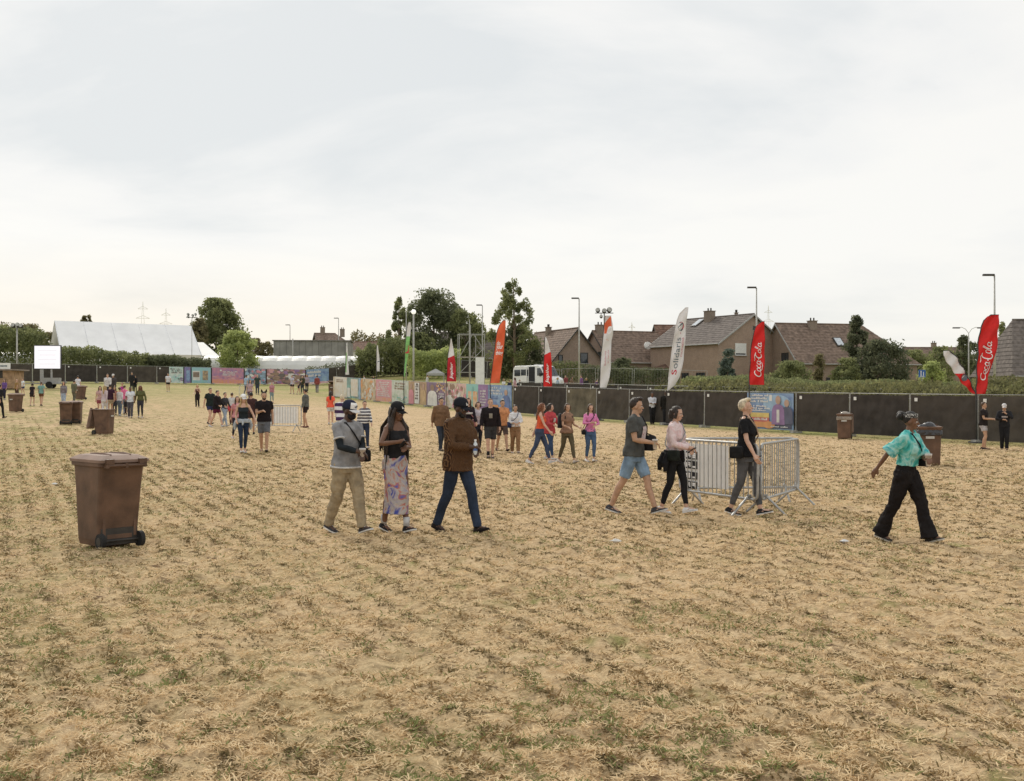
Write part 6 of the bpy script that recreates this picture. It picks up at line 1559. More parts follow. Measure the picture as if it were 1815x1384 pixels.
    vox({'skirt': 'long_skirt', 'shorts': 'shorts', 'bermuda': 'shorts', 'mini': 'shorts', 'leggings': 'leggings'}.get(bk, 'trousers'), P, bm, t, vx * 1.25, sm, min(dsp * (1.7 if bk in ('baggy', 'cargo') else .9), inf * 1.1), .075, dec=.7 if lod == 0 else 1)
    if waist:
        Wm = MB(); torso(Wm, .93, 1.05, .05); 
        for k in range(7):
            a = R(190 + 160 * k / 6); Wm.tube([S(tp(math.cos(a) * .20, math.sin(a) * .16, 1.0)), S(tp(math.cos(a) * .25, math.sin(a) * .22, .84)), S(tp(math.cos(a) * .24, math.sin(a) * .24, .70 + .06 * (k % 2)))], [.05 * s, .06 * s, .03 * s], 8)
        Wm.tube([S(tp(.02, .15, 1.0)), S(tp(.05, .20, .86))], [.04 * s, .025 * s], 7)
        vox('tied_jacket', Wm, fab(waist), t, vx * 1.3, 2, dsp, .08)
    # shoes
    for sd in (1, -1):
        h, k, a, pit = legs[sd]; Rp = Matrix.Rotation(pit, 3, 'X'); ft = lambda x, y, z: S(a + Rp @ Vector((x, y, z)))
        sh_ = MB(); rings = []
        for y, hw, z1 in ((-.078, .022, -.045), (-.07, .033, -.02), (-.03, .037, .012), (.02, .039, .002), (.07, .043, -.028), (.12, .044, -.042), (.165, .036, -.054), (.185, .018, -.064)):
            rings.append([ft(hw * .97, y, -.070), ft(hw, y, -.055), ft(hw * .72, y, z1 - .008), ft(0, y, z1), ft(-hw * .72, y, z1 - .008), ft(-hw, y, -.055), ft(-hw * .97, y, -.070)])
        sh_.loft(rings); so = sh_.build('shoe', fab(shoe), t, True)
        sl_ = MB(); sl_.loft([[ft(x, y, -.086), ft(x * 1.04, y, -.068), ft(-x * 1.04, y, -.068), ft(-x, y, -.086)] for y, x in ((-.080, .026), (-.06, .037), (0, .039), (.09, .046), (.14, .045), (.175, .034), (.190, .018))]); sl_.build('sole', fab(sole or tuple(q * .7 for q in shoe)), so, False)
        if lod == 0:
            for q in range(3):
                lc = MB(); lc.tube([ft(-.022, .035 + q * .022, -.008 - q * .013), ft(0, .038 + q * .022, .002 - q * .015), ft(.022, .035 + q * .022, -.008 - q * .013)], .004 * s, 5); lc.build('lace', fab((.6, .6, .58)) if sole else fab((.05, .05, .05)), so)
        if socks:
            sk = MB(); sk.tube([S(a + Vector((0, 0, .12))), S(a + Vector((0, 0, .0)))], [(lr[2] + .008) * s] * 2, 10); sk.build('sock', fab(socks), t, True)
    if print_:      # flat print on the chest
        m = MB(); pc_, pk = print_
        def CH(x, z):
            hw, hd, yc = .17, .118, .005
            for a2, b2 in zip(secs, secs[1:]):
                if a2[0] <= z <= b2[0]: u = (z - a2[0]) / (b2[0] - a2[0]); hw, hd, yc = [a2[i] + (b2[i] - a2[i]) * u for i in (1, 2, 3)]
            bust = .03 if f_ and 1.22 < z < 1.35 else 0
            yy = (hd + loose + .016 + bust) * (max(0, 1 - (abs(x) / (hw + loose)) ** 2.5)) ** .4
            return S(tp(x, yc + yy, z))
        if pk == 'block': x0, x1, z0, z1 = -.10, .10, 1.16, 1.36
        elif pk == 'band': x0, x1, z0, z1 = -.11, .11, 1.27, 1.33
        elif pk == 'chest': x0, x1, z0, z1 = -.14, .14, 1.05, 1.36
        else: x0, x1, z0, z1 = -.05, .05, 1.2, 1.34
        for i in range(6):
            for j in range(5):
                a1, a2 = x0 + (x1 - x0) * i / 6, x0 + (x1 - x0) * (i + 1) / 6; b1, b2 = z0 + (z1 - z0) * j / 5, z0 + (z1 - z0) * (j + 1) / 5
                m.quad(CH(a1, b1), CH(a2, b1), CH(a2, b2), CH(a1, b2))
        m.build('shirt_print', pc_ if not isinstance(pc_, tuple) else fab(pc_), t, True)
    W = Matrix.Translation(t.location) @ Matrix.Rotation(t.rotation_euler.z, 4, 'Z')
    return dict(o=t, s=s, tp=lambda x, y, z: W @ S(tp(x, y, z)), A={sd: [W @ S(q) for q in A[sd][:3]] + [W.to_3x3() @ q for q in A[sd][3:]] for sd in A}, hp=lambda x, y, z: W @ S(hp(x, y, z)), W=W, lod=lod)
def sp_is_grip(a): return a[0] == 'at'
# ---- things people carry: always things of their own
def carry_bag(P, label, side=1, col=(.02, .02, .022), z=.98, strap=True, size=1.0, y=.02, name='shoulder_bag', scol=None, over=-1):
    s = P['s']; c = P['tp'](side * .23, y, z); t = thing(name, label, 'bag', tuple(c), P['o'].rotation_euler.z)
    m = MB(); k = s * size
    m.loft([[(x * k, yy * k, zz * k) for x, yy in ((-.045 * q, -.11 * q), (.045 * q, -.11 * q), (.05 * q, 0), (.045 * q, .11 * q), (-.045 * q, .11 * q), (-.05 * q, 0))] for q, zz in ((.7, -.105), (1, -.09), (1.02, 0), (1, .08), (.75, .10))])
    m.build('pouch', fab(col), t, True)
    m = MB(); m.box((side * .05 * k, 0, .04 * k), (.01 * k, .19 * k, .09 * k)); m.build('flap', fab(tuple(q * .8 for q in col)), t)
    if strap:
        Rz = Matrix.Rotation(-P['o'].rotation_euler.z, 3, 'Z')
        rel = lambda p: Rz @ (p - c)
        fwd = [P['tp'](side * .18, .08, z + .16), P['tp'](side * .10, .155, 1.22), P['tp'](-side * .03 if over < 0 else side * .06, .165, 1.36), P['tp'](-side * .10 if over < 0 else side * .12, .07, 1.50), P['tp'](-side * .10 if over < 0 else side * .12, -.07, 1.49), P['tp'](side * .02, -.142, 1.30), P['tp'](side * .17, -.10, z + .16)]
        pts = [Vector((0, .09 * k, .09 * k))] + [rel(p) for p in fwd] + [Vector((0, -.09 * k, .09 * k))]
        m = MB(); m.tube(pts, .011 * s, 5); m.build('strap', fab(scol or col), t, True)
    return t
def carry_back(P, label, col, name='backpack'):
    s = P['s']; c = P['tp'](0, -.20, 1.26); t = thing(name, label, 'backpack', tuple(c), P['o'].rotation_euler.z)
    m = MB(); m.loft([[(x * s * q, y * s, z * s) for x, y in ((-.14, -.08), (.14, -.08), (.15, .04), (.12, .085), (-.12, .085), (-.15, .04))] for q, z in ((.85, -.22), (1, -.19), (1, .12), (.8, .2), (.5, .225))]); m.build('sack', fab(col), t, True)
    m = MB(); m.box((0, -.10 * s, -.09 * s), (.2 * s, .05 * s, .16 * s)); m.build('pocket', fab(tuple(q * .8 for q in col)), t)
    for sd in (1, -1):
        m = MB(); m.tube([(sd * .10 * s, .07 * s, .18 * s), (sd * .12 * s, .18 * s, .24 * s), (sd * .13 * s, .30 * s, .12 * s), (sd * .15 * s, .24 * s, -.1 * s), (sd * .13 * s, .06 * s, -.17 * s)], .016 * s, 5); m.build('strap', fab(tuple(q * .7 for q in col)), t)
    return t
def carry_hand(P, label, sd, kind, off=.06):
    sh, el, hd_, d, nrm, w_ = P['A'][sd]; s = P['s']; c = hd_ + (d * off + nrm * .035) * s
    if kind == 'bottle':
        t = thing('bottle', label, 'bottle', tuple(c - Vector((0, 0, .07))), 0); m = MB(); m.loft([[(math.cos(a) * r, math.sin(a) * r, z) for a in [2 * math.pi * k / 12 for k in range(12)]] for r, z in ((.025, 0), (.03, .008), (.03, .12), (.026, .15), (.013, .175), (.013, .19))])
        m.build('bottle_body', mat('bottle_plastic', (.62, .68, .72), rough=.1, var=.05, spec=.8), t, True)
        m = MB(); m.tube([(0, 0, .186), (0, 0, .208)], .016, 10); m.build('bottle_cap', fab((.85, .85, .85)), t); m = MB(); m.tube([(0, 0, .06), (0, 0, .115)], .0312, 12); m.build('bottle_label', fab((.12, .2, .45)), t)
    elif kind == 'cup':
        t = thing('cup', label, 'cup', tuple(c - Vector((0, 0, .06))), 0); m = MB(); m.loft([[(math.cos(a) * r, math.sin(a) * r, z) for a in [2 * math.pi * k / 14 for k in range(14)]] for r, z in ((.028, 0), (.04, .13), (.043, .13), (.043, .142))]); m.build('cup_wall', fab((.72, .66, .62)), t, True)
        m = MB(); m.tube([(0, 0, .1425), (0, 0, .155)], .044, 14); m.build('lid', fab((.85, .85, .85)), t)
    elif kind == 'phone':
        t = thing('phone', label, 'phone', tuple(c), P['o'].rotation_euler.z); m = MB(); m.box((0, 0, 0), (.072, .145, .009), (R(35), 0, 0)); m.build('case', fab((.03, .03, .035)), t); m = MB(); m.box((0, -.003, .0055), (.064, .13, .002), (R(35), 0, 0)); m.build('display', mat('phone_glass', (.05, .05, .06), rough=.05), t)
    return t
TIE = pattern('tie_dye_teal', 'dye', [(.03, .26, .24), (.08, .44, .42), (.36, .62, .57), (.06, .36, .40)], 5)
SKIRT = pattern('skirt_dye', 'dye', [(.07, .09, .34), (.38, .34, .40), (.46, .43, .40), (.45, .16, .11), (.11, .14, .42)], 5.0)
CHECK = pattern('brown_check', 'check', [(.04, .02, .012), (.085, .042, .02), (.34, .19, .09)], 26)
DENIM = mat('denim_blue', (.022, .034, .062), rough=.9, var=.25, scale=5, bump=.2)
DENIML = mat('denim_light', (.22, .32, .44), rough=.9, var=.25, scale=5, bump=.2)
PINK = pattern('pink_knit', 'dye', [(.62, .46, .46), (.72, .60, .60), (.66, .42, .42)], 4)
BW = pattern('black_white_stripes', 'stripes', [(.03, .03, .05), (.03, .03, .05), (.7, .7, .7), (.7, .7, .7)], 3.2)
GRAPHIC = pattern('tee_graphic', 'dye', [(.45, .36, .36), (.62, .56, .55), (.40, .20, .22)], 18)
HK = ('at', (.05, .27, 1.16)); 
# --- the seven nearest
P = person('person in grey tee, khaki trousers and white fronted cap, face covered in black', 614, 944, 706, -44, 'm', 'dark', ('buzz', 'black'), ('tee', (.29, .29, .30)), ('cargo', (.36, .29, .19)), (.05, .05, .055), (.75, .75, .73), .27, 'L',
           (('at', (-.02, .30, 1.11), (-.7, -.6, -.35)), ('at', (.06, .32, 1.13), (.8, -.5, -.3))), 3, 18, 10, 0, trim=(.62, .62, .62), cap=((.02, .025, .05), (.78, .78, .78), 'dark'), mask=(.018, .018, .02), sleeve_under=(.02, .025, .03), beard=None, fat=1.03)
carry_bag(P, 'black sling bag across the chest of the person in khaki trousers', -1, (.02, .02, .022), 1.05, True, .8, .10)
carry_hand(P, 'pale drinking cup held by the person in khaki trousers', 1, 'cup')
P = person('person with very long dark braids, black cap, black top and multicoloured midi skirt', 701, 943, 708, -48, 'f', 'brown', ('braids', 'dark'), ('tank', (.022, .02, .02)), ('skirt', SKIRT), (.022, .022, .025), (.75, .75, .73), .22, 'L',
           (('at', (.04, .27, 1.19), (-.7, -.5, -.4)), ('at', (.20, .30, 1.27), (.8, -.3, -.5))), 2, 12, 8, 0, cap=((.016, .016, .018), (.016, .016, .018), 'tri'), socks=(.55, .55, .55))
carry_hand(P, 'dark phone held up by the person with long braids', 1, 'phone')
P = person('person in brown checked jacket and blue jeans with a black cap, holding a water bottle', 812, 944, 700, -44, 'm', 'dark', ('buzz', 'black'), ('jacket', CHECK), ('jeans', DENIM), (.022, .018, .018), None, .31, 'L',
           (('at', (-.05, .27, 1.13), (-.75, -.5, -.4)), ('at', (.07, .29, 1.17), (.8, -.4, -.4))), 2, 10, 10, 0, cap=((.016, .018, .025), (.016, .018, .025), 'tri'), beard='black', fat=1.05)
carry_hand(P, 'clear water bottle with white cap held before the brown checked jacket', 1, 'bottle')
P = person('person with short dark hair in grey printed tee and denim shorts, walking right', 1124, 910, 697, -28, 'm', 'tan', ('quiff', 'dark'), ('tee', (.085, .088, .085)), ('bermuda', DENIML), (.06, .06, .065), (.62, .62, .60), .33, 'L',
           (('swing', -30, 20, 12), ('at', (.10, .30, 1.13), (.5, -.8, -.5))), 3, 22, 2, 0, print_=(GRAPHIC, 'block'))
carry_bag(P, 'dark bag hanging from the far shoulder of the person in denim shorts', -1, (.02, .02, .025), 1.10, True, 1.15, .12, over=1)
carry_hand(P, 'small cup held in front by the person in denim shorts', 1, 'cup')
P = person('person with dark bob in pale pink sweater and black leggings, holding a phone', 1195, 909, 716, -34, 'f', 'pale', ('bob', 'dark'), ('sweater', PINK), ('leggings', (.018, .018, .02)), (.72, .72, .71), (.8, .8, .8), .20, 'L',
           (('at', (.0, .26, 1.10), (-.6, -.5, -.6)), ('at', (.10, .30, 1.12), (.7, -.5, -.5))), 3, 8, 6, 0, waist=(.014, .014, .016))
carry_hand(P, 'dark red phone held out by the person in the pink sweater', 1, 'phone')
carry_bag(P, 'small black crossbody bag at the hip of the pink sweater', 1, (.02, .025, .022), .98, True, .85, .1, scol=(.35, .36, .36))
P = person('person with short fair hair in black tee and dark grey cropped trousers, looking up', 1322, 913, 703, -34, 'f', 'pale', ('quiff', 'fair'), ('tee', (.014, .014, .016)), ('slim', (.10, .10, .105)), (.02, .02, .022), (.75, .74, .72), .22, 'L',
           (('swing', -12, 12, 12), ('swing', 18, 14, 10)), 2, 22, -8, 0, fat=1.02)
carry_bag(P, 'black hip bag with a light strap worn by the fair haired person', -1, (.016, .016, .018), .98, True, 1.0, -.04, scol=(.45, .33, .24))
carry_bag(P, 'dark pouch hanging at the near hip of the fair haired person', 1, (.02, .02, .022), .97, False, .9, -.06)
carry_hand(P, 'phone held low by the fair haired person', 1, 'phone')
P = person('person in turquoise tie dye tee and baggy black trousers with bun and bandana', 1606, 961, 722, -50, 'f', 'brown', ('bun', 'black'), ('oversize', TIE), ('baggy', (.013, .013, .013)), (.05, .045, .04), (.55, .52, .46), .32, 'L',
           (('at', (.05, .30, 1.20), (-.7, -.4, -.5)), ('swing', -38, 8, 16)), 6, 26, 0, 0, fat=.92)
b = MB(); PP = P['o']
carry_bag(P, 'dark waist bag slung across the turquoise tie dye tee', -1, (.018, .016, .022), 1.14, True, .85, .10)
carry_hand(P, 'lidded drinking cup held by the person in turquoise', -1, 'cup')
def bandana(P):
    s = P['s']; Wi = P['W'].inverted(); m = MB(); rings = []
    for z, rx, ry in ((1.725, .089, .106), (1.745, .091, .108), (1.775, .086, .101), (1.788, .079, .094)):
        rings.append([Wi @ P['hp'](math.cos(q) * rx, -.012 + math.sin(q) * ry, z) for q in [2 * math.pi * k / 24 for k in range(24)]])
    m.loft(rings, False); m.build('bandana', pattern('bandana_print', 'dye', [(.02, .02, .02), (.03, .03, .03), (.6, .6, .58)], 40), P['o'], True)
bandana(P)
P = None
# --- middle distance
person('person in white cap and black vest top with dark leggings and white shoes', 431, 803, 697, -68, 'f', 'pale', ('long', 'blond'), ('tank', (.022, .03, .035)), ('leggings', (.025, .04, .075)), (.75, .75, .74), None, .2, 'R', (('swing', 20, 30, 25), ('swing', -5, 60, 10)), 3, 15, 4, 1, cap=((.8, .8, .8), (.8, .8, .8)), waist=(.42, .46, .50))
person('bearded person in black tee and long grey shorts wearing pointed headband ears', 468, 801, 690, -80, 'm', 'tan', ('short', 'dark'), ('tee', (.018, .014, .016)), ('bermuda', (.15, .16, .18)), (.06, .05, .045), None, .18, 'L', (('swing', -10, 20, 10), ('at', (.06, .28, 1.22))), 2, 10, 2, 1, beard='dark', ears_up=True, fat=1.1, H=1.85)
person('person in black hoodie and dark red shorts with pale socks', 384, 757, 690, -20, 'm', 'pale', ('short', 'dark'), ('hoodie', (.016, .014, .016)), ('shorts', (.10, .015, .04)), (.6, .6, .6), None, .3, 'L', (('swing', 20, 40), ('swing', 10, 60)), 4, 0, 4, 1)
person('person in navy tee seen behind the black hoodie', 372, 752, 686, -40, 'm', 'pale', ('short', 'brown'), ('tee', (.02, .03, .03)), ('shorts', (.03, .04, .09)), (.05, .05, .05), None, .25, 'R', lod=1)
person('person in pale blue jeans half hidden by the black hoodie', 398, 756, 694, -30, 'f', 'pale', ('short', 'dark'), ('long', (.05, .05, .055)), ('jeans', (.35, .42, .52)), (.5, .5, .5), None, .25, 'R', lod=1)
person('person in white printed tee with a red jacket tied at the hips', 411, 752, 695, 100, 'f', 'tan', ('short', 'brown'), ('tee', (.62, .62, .62)), ('loose', (.13, .06, .06)), (.05, .05, .05), None, .22, 'L', lod=1, waist=(.5, .08, .09))
person('person in pink top walking behind the white cap', 420, 778, 700, -60, 'f', 'pale', ('long', 'brown'), ('tee', (.55, .25, .27)), ('leggings', (.03, .03, .05)), (.7, .7, .7), None, .3, 'L', lod=1)
person('person in dark floral shirt between the white cap and the bearded one', 445, 770, 694, 95, 'm', 'tan', ('short', 'black'), ('tee', (.06, .03, .03)), ('shorts', (.04, .03, .03)), (.05, .05, .05), None, .2, 'R', lod=1)
person('person in grey sweater and black shorts standing beside the barrier', 542, 758, 688, 175, 'm', 'tan', ('short', 'dark'), ('sweater', (.12, .125, .115)), ('shorts', (.03, .02, .022)), (.14, .06, .05), None, .1, 'R', (('swing', 4, 14, 12), ('swing', 4, 14, 12)), 2, -20, 3, 1)
person('person with fair hair in black jumpsuit walking alone', 350, 721, 681, -85, 'f', 'pale', ('ponytail', 'blond'), ('tank', (.06, .03, .03)), ('loose', (.025, .02, .02)), (.04, .04, .04), None, .12, 'R', (('at', (-.1, .2, 1.3)), ('swing', 10, 60)), lod=1)
person('fair haired person in purple and white sports jersey seen from behind', 606, 792, 700, 80, 'm', 'pale', ('short', 'fair'), ('hoodie', pattern('jersey', 'stripes', [(.06, .03, .09), (.06, .03, .09), (.72, .72, .74), (.75, .75, .78)], 1.35)), ('shorts', (.75, .75, .75)), (.6, .6, .6), None, .15, 'R', lod=1, H=1.75)
person('person in black and white striped sweater behind the white fronted cap', 646, 795, 709, -70, 'f', 'pale', ('short', 'brown'), ('sweater', BW), ('jeans', (.03, .04, .07)), (.7, .7, .7), None, .2, 'L', lod=1)
person('person in bright orange red tee before the far brown bin', 586, 752, 692, 95, 'f', 'pale', ('long', 'dark'), ('tee', (.85, .13, .07)), ('shorts', (.6, .6, .6)), (.6, .6, .6), None, .15, 'R', lod=1)
person('person in brown jacket behind the left shoulder of the checked jacket', 781, 800, 703, -60, 'm', 'tan', ('short', 'dark'), ('jacket', (.20, .12, .07)), ('jeans', (.04, .05, .07)), (.1, .1, .1), None, .2, 'R', lod=1)
Q = person('person in black lettered sweatshirt, hair to the shoulders, with a pink bag', 829, 803, 703, -75, 'f', 'pale', ('long', 'brown'), ('sweater', (.022, .016, .022)), ('jeans', (.05, .045, .045)), (.10, .07, .05), None, .25, 'L', (('swing', 20, 30), ('swing', 10, 20)), lod=1, print_=((.55, .52, .5), 'band'))
carry_bag(Q, 'pink handbag at the side of the black lettered sweatshirt', -1, (.5, .22, .24), .98, True, 1.1)
person('person in white blouse and dark trousers beside the black lettered sweatshirt', 847, 802, 710, -80, 'f', 'pale', ('ponytail', 'brown'), ('blouse', (.55, .50, .55)), ('slim', (.03, .03, .04)), (.05, .05, .05), None, .2, 'R', lod=1)
person('close cropped person in black sweater and grey shorts walking towards the camera', 869, 812, 705, -82, 'm', 'pale', ('buzz', 'brown'), ('sweater', (.016, .015, .018)), ('bermuda', (.045, .045, .047)), (.10, .09, .09), None, .16, 'R', (('swing', -6, 18, 14), ('swing', 10, 18, 14)), 2, 0, 2, 1, socks=(.02, .02, .02), print_=((.3, .28, .24), 'small'), fat=1.05)
person('person in orange tee stepping out behind the black sweater', 890, 800, 706, -70, 'm', 'tan', ('short', 'dark'), ('tee', (.55, .25, .12)), ('bermuda', (.10, .07, .06)), (.08, .05, .04), None, .3, 'L', lod=1)
Q = person('person in white blouse and tan trousers with a navy bag', 913, 803, 716, -78, 'f', 'tan', ('bun', 'dark'), ('blouse', (.70, .70, .72)), ('loose', (.26, .15, .08)), (.62, .55, .5), None, .18, 'L', (('at', (-.03, .24, 1.10), (-.9, -.3, -.3)), ('at', (.04, .24, 1.10), (.9, -.3, -.3))), lod=1, fat=1.1)
carry_bag(Q, 'navy shoulder bag on the white blouse', 1, (.03, .04, .10), 1.05, True, 1.1)
person('long haired person in bright orange top and jeans striding right', 957, 822, 711, -12, 'f', 'pale', ('long', 'red'), ('tank', (.72, .12, .05)), ('slim', (.055, .075, .13)), (.6, .58, .56), (.75, .75, .75), .31, 'L', (('swing', -25, 10), ('swing', 28, 16)), 5, 20, 4, 1)
person('person in red jacket and jeans turned towards the orange top', 974, 816, 713, -40, 'f', 'pale', ('bob', 'dark'), ('jacket', (.48, .07, .08)), ('slim', (.045, .08, .16)), (.6, .6, .6), None, .2, 'R', (('swing', 30, 40), ('swing', 25, 55)), 3, 20, 3, 1, print_=((.6, .55, .55), 'small'))
Q = person('person in brown tee and olive brown trousers between red jacket and pink top', 1005, 821, 712, -55, 'f', 'tan', ('bob', 'brown'), ('tee', (.27, .16, .11)), ('slim', (.11, .09, .055)), (.62, .55, .48), None, .28, 'L', (('swing', 16, 60), ('swing', 10, 70)), 2, -10, 2, 1)
carry_back(Q, 'dark backpack worn over the brown tee', (.03, .03, .035))
Q = person('person in bright pink top and blue jeans with white shoes', 1046, 818, 714, -72, 'f', 'pale', ('long', 'brown'), ('long', (.72, .24, .47)), ('slim', (.075, .125, .22)), (.78, .78, .77), None, .12, 'L', (('at', (-.06, .27, 1.14), (-.8, -.4, -.4)), ('at', (.08, .27, 1.22), (.8, -.4, -.4))), 2, 0, 6, 1)
carry_bag(Q, 'small black bag hanging at the hip of the pink top', 1, (.02, .02, .022), .92, True, .8)
# --- along the right fence
person('person in white shirt and black trousers standing with folded arms at the fence', 1156, 752, 695, -85, 'm', 'brown', ('buzz', 'black'), ('long', (.66, .68, .74)), ('loose', (.02, .02, .022)), (.02, .02, .02), None, .1, 'R', (('at', (.08, .22, 1.20), (-.9, -.2, -.4)), ('at', (-.08, .23, 1.18), (.9, -.2, -.4))), lod=1)
person('person dressed in black standing at the fence under the white lettered flag', 1180, 753, 692, -95, 'm', 'dark', ('short', 'black'), ('jacket', (.016, .015, .013)), ('jeans', (.02, .02, .022)), (.02, .02, .02), None, .08, 'R', lod=1)
person('person in dark tee and pale shorts leaning by the fence gate', 1743, 797, 711, -40, 'm', 'tan', ('short', 'brown'), ('tee', (.025, .022, .022)), ('shorts', (.48, .46, .48)), (.05, .04, .04), None, .08, 'R', (('swing', 10, 80), ('swing', 20, 70)), 2, 10, 0, 1)
person('person in white cap and black tracksuit with white stripes, right of all', 1780, 798, 714, -110, 'm', 'tan', ('short', 'dark'), ('hoodie', (.022, .02, .026)), ('loose', (.018, .018, .02)), (.03, .03, .03), None, .09, 'L', (('at', (-.05, .2, 1.42), (-.8, 0, -.6)), ('at', (.05, .24, 1.2), (.9, 0, -.4))), lod=1, cap=((.72, .70, .70), (.72, .70, .70)), print_=((.5, .45, .45), 'band'))
# --- left background groups
person('person in black at the very left edge, partly cut by the frame', -1, 741, 680, 60, 'm', 'tan', ('short', 'dark'), ('long', (.02, .02, .022)), ('jeans', (.02, .02, .02)), (.02, .02, .02), None, .2, 'R', lod=2)
person('person in purple top and dark trousers at far left', 8, 708, 671, -85, 'f', 'pale', ('long', 'dark'), ('long', (.16, .09, .28)), ('jeans', (.03, .03, .05)), (.5, .5, .5), None, .12, 'L', lod=2)
person('person in ochre shirt near the floodlight mast', 29, 707, 672, 60, 'm', 'pale', ('bald', 'grey'), ('tee', (.32, .20, .08)), ('loose', (.10, .06, .05)), (.05, .05, .05), None, .12, 'R', lod=2)
person('person in white tee beside the ochre shirt', 41, 700, 670, -120, 'm', 'pale', ('short', 'brown'), ('tee', (.7, .74, .76)), ('shorts', (.04, .06, .12)), (.5, .5, .5), None, .12, 'R', lod=2)
person('person in black dress like tee left of the teal shirt', 57, 719, 678, 90, 'f', 'pale', ('bob', 'dark'), ('tee', (.03, .022, .025)), ('shorts', (.04, .03, .03)), (.5, .4, .35), None, .15, 'R', lod=2)
person('person in teal tee and brown shorts walking away, far left', 73, 719, 676, 95, 'm', 'pale', ('short', 'brown'), ('tee', (.20, .36, .33)), ('shorts', (.16, .08, .05)), (.04, .04, .04), None, .15, 'L', lod=2)
person('person in grey top and pale blue jeans behind the paired bins', 113, 722, 675, -80, 'f', 'pale', ('long', 'brown'), ('long', (.22, .20, .22)), ('jeans', (.35, .42, .52)), (.5, .5, .5), None, .12, 'L', lod=2)
person('person in olive top behind the paired bins', 131, 715, 673, 80, 'm', 'tan', ('short', 'dark'), ('long', (.14, .14, .09)), ('jeans', (.14, .13, .10)), (.1, .1, .1), None, .12, 'L', lod=2)
person('person in white top standing by the far bin', 138, 703, 665, 120, 'f', 'pale', ('short', 'dark'), ('tee', (.7, .7, .75)), ('leggings', (.05, .05, .09)), (.1, .1, .1), None, .1, 'L', lod=2)
person('person in red and white at the left of the tight group', 177, 735, 683, -60, 'f', 'pale', ('long', 'brown'), ('tee', (.55, .35, .33)), ('shorts', (.3, .08, .1)), (.6, .6, .6), None, .15, 'L', lod=2)
person('person with white top and white trousers in the tight group', 185, 738, 682, 80, 'f', 'pale', ('long', 'blond'), ('long', (.55, .45, .48)), ('jeans', (.62, .60, .62)), (.7, .7, .7), None, .15, 'R', lod=2)
person('person in black and maroon with beige shorts in the tight group', 195, 737, 680, 100, 'm', 'tan', ('short', 'dark'), ('tee', (.05, .02, .035)), ('shorts', (.45, .38, .28)), (.1, .1, .1), None, .12, 'R', lod=2)
person('person in rust tee behind the maroon shirt', 203, 735, 684, -70, 'f', 'tan', ('long', 'dark'), ('tee', (.35, .16, .12)), ('jeans', (.04, .04, .05)), (.1, .1, .1), None, .12, 'L', lod=2)
person('person in white top and blue jeans seen from behind in the group', 212, 737, 686, 85, 'f', 'pale', ('bun', 'brown'), ('long', (.68, .66, .66)), ('jeans', (.14, .18, .24)), (.5, .5, .5), None, .12, 'L', lod=2)
person('person in bright pink hoodie in the middle of the group', 220, 733, 682, 70, 'f', 'pale', ('short', 'brown'), ('hoodie', (.70, .18, .32)), ('jeans', (.2, .22, .3)), (.4, .4, .4), None, .12, 'L', lod=2)
person('person in magenta top peering over the pink hoodie', 217, 724, 677, -90, 'f', 'tan', ('short', 'dark'), ('long', (.35, .05, .22)), ('jeans', (.06, .06, .1)), (.3, .3, .3), None, .12, 'R', lod=2)
person('person in white tee and dark trousers at the right of the tight group', 231, 740, 685, -75, 'm', 'brown', ('buzz', 'black'), ('tee', (.68, .72, .78)), ('loose', (.09, .085, .10)), (.7, .66, .64), None, .14, 'L', (('swing', 5, 40), ('swing', 5, 60)), lod=1)
person('long haired person in olive sweater and dark jeans right of the white tee', 249, 740, 682, -80, 'f', 'brown', ('long', 'red'), ('sweater', (.11, .115, .05)), ('slim', (.05, .05, .06)), (.75, .7, .7), None, .12, 'R', (('swing', -5, 12, 20), ('swing', 5, 12, 20)), lod=1)
person('small crouching child in black in front of the group', 222, 738, 712, 40, 'm', 'pale', ('short', 'dark'), ('hoodie', (.02, .02, .022)), ('leggings', (.03, .03, .03)), (.6, .6, .6), None, .1, 'R', lod=2, H=1.0)
person('person in white hoodie behind the group near the fence', 191, 708, 661, -90, 'm', 'pale', ('short', 'brown'), ('hoodie', (.62, .60, .60)), ('jeans', (.05, .05, .06)), (.2, .2, .2), None, .1, 'R', lod=2)
person('person in pale cap and dark jacket behind the group near the fence', 201, 707, 662, -100, 'm', 'tan', ('short', 'dark'), ('jacket', (.07, .06, .06)), ('jeans', (.1, .06, .05)), (.2, .2, .2), None, .1, 'R', lod=2, cap=((.7, .68, .66), (.7, .68, .66)))
person('dark clothed person close to the far fence', 234, 694, 659, -85, 'm', 'tan', ('short', 'dark'), ('jacket', (.03, .028, .03)), ('jeans', (.03, .03, .03)), (.03, .03, .03), None, .1, 'R', lod=2)
person('shorter dark clothed person beside another at the far fence', 240, 694, 665, -85, 'f', 'tan', ('short', 'dark'), ('jacket', (.02, .022, .025)), ('jeans', (.03, .03, .03)), (.03, .03, .03), None, .1, 'R', lod=2)
person('person in white tee and black shorts alone before the white far banner', 298, 694, 661, -80, 'm', 'tan', ('short', 'dark'), ('tee', (.66, .66, .70)), ('shorts', (.03, .03, .03)), (.75, .75, .75), None, .14, 'R', lod=2)
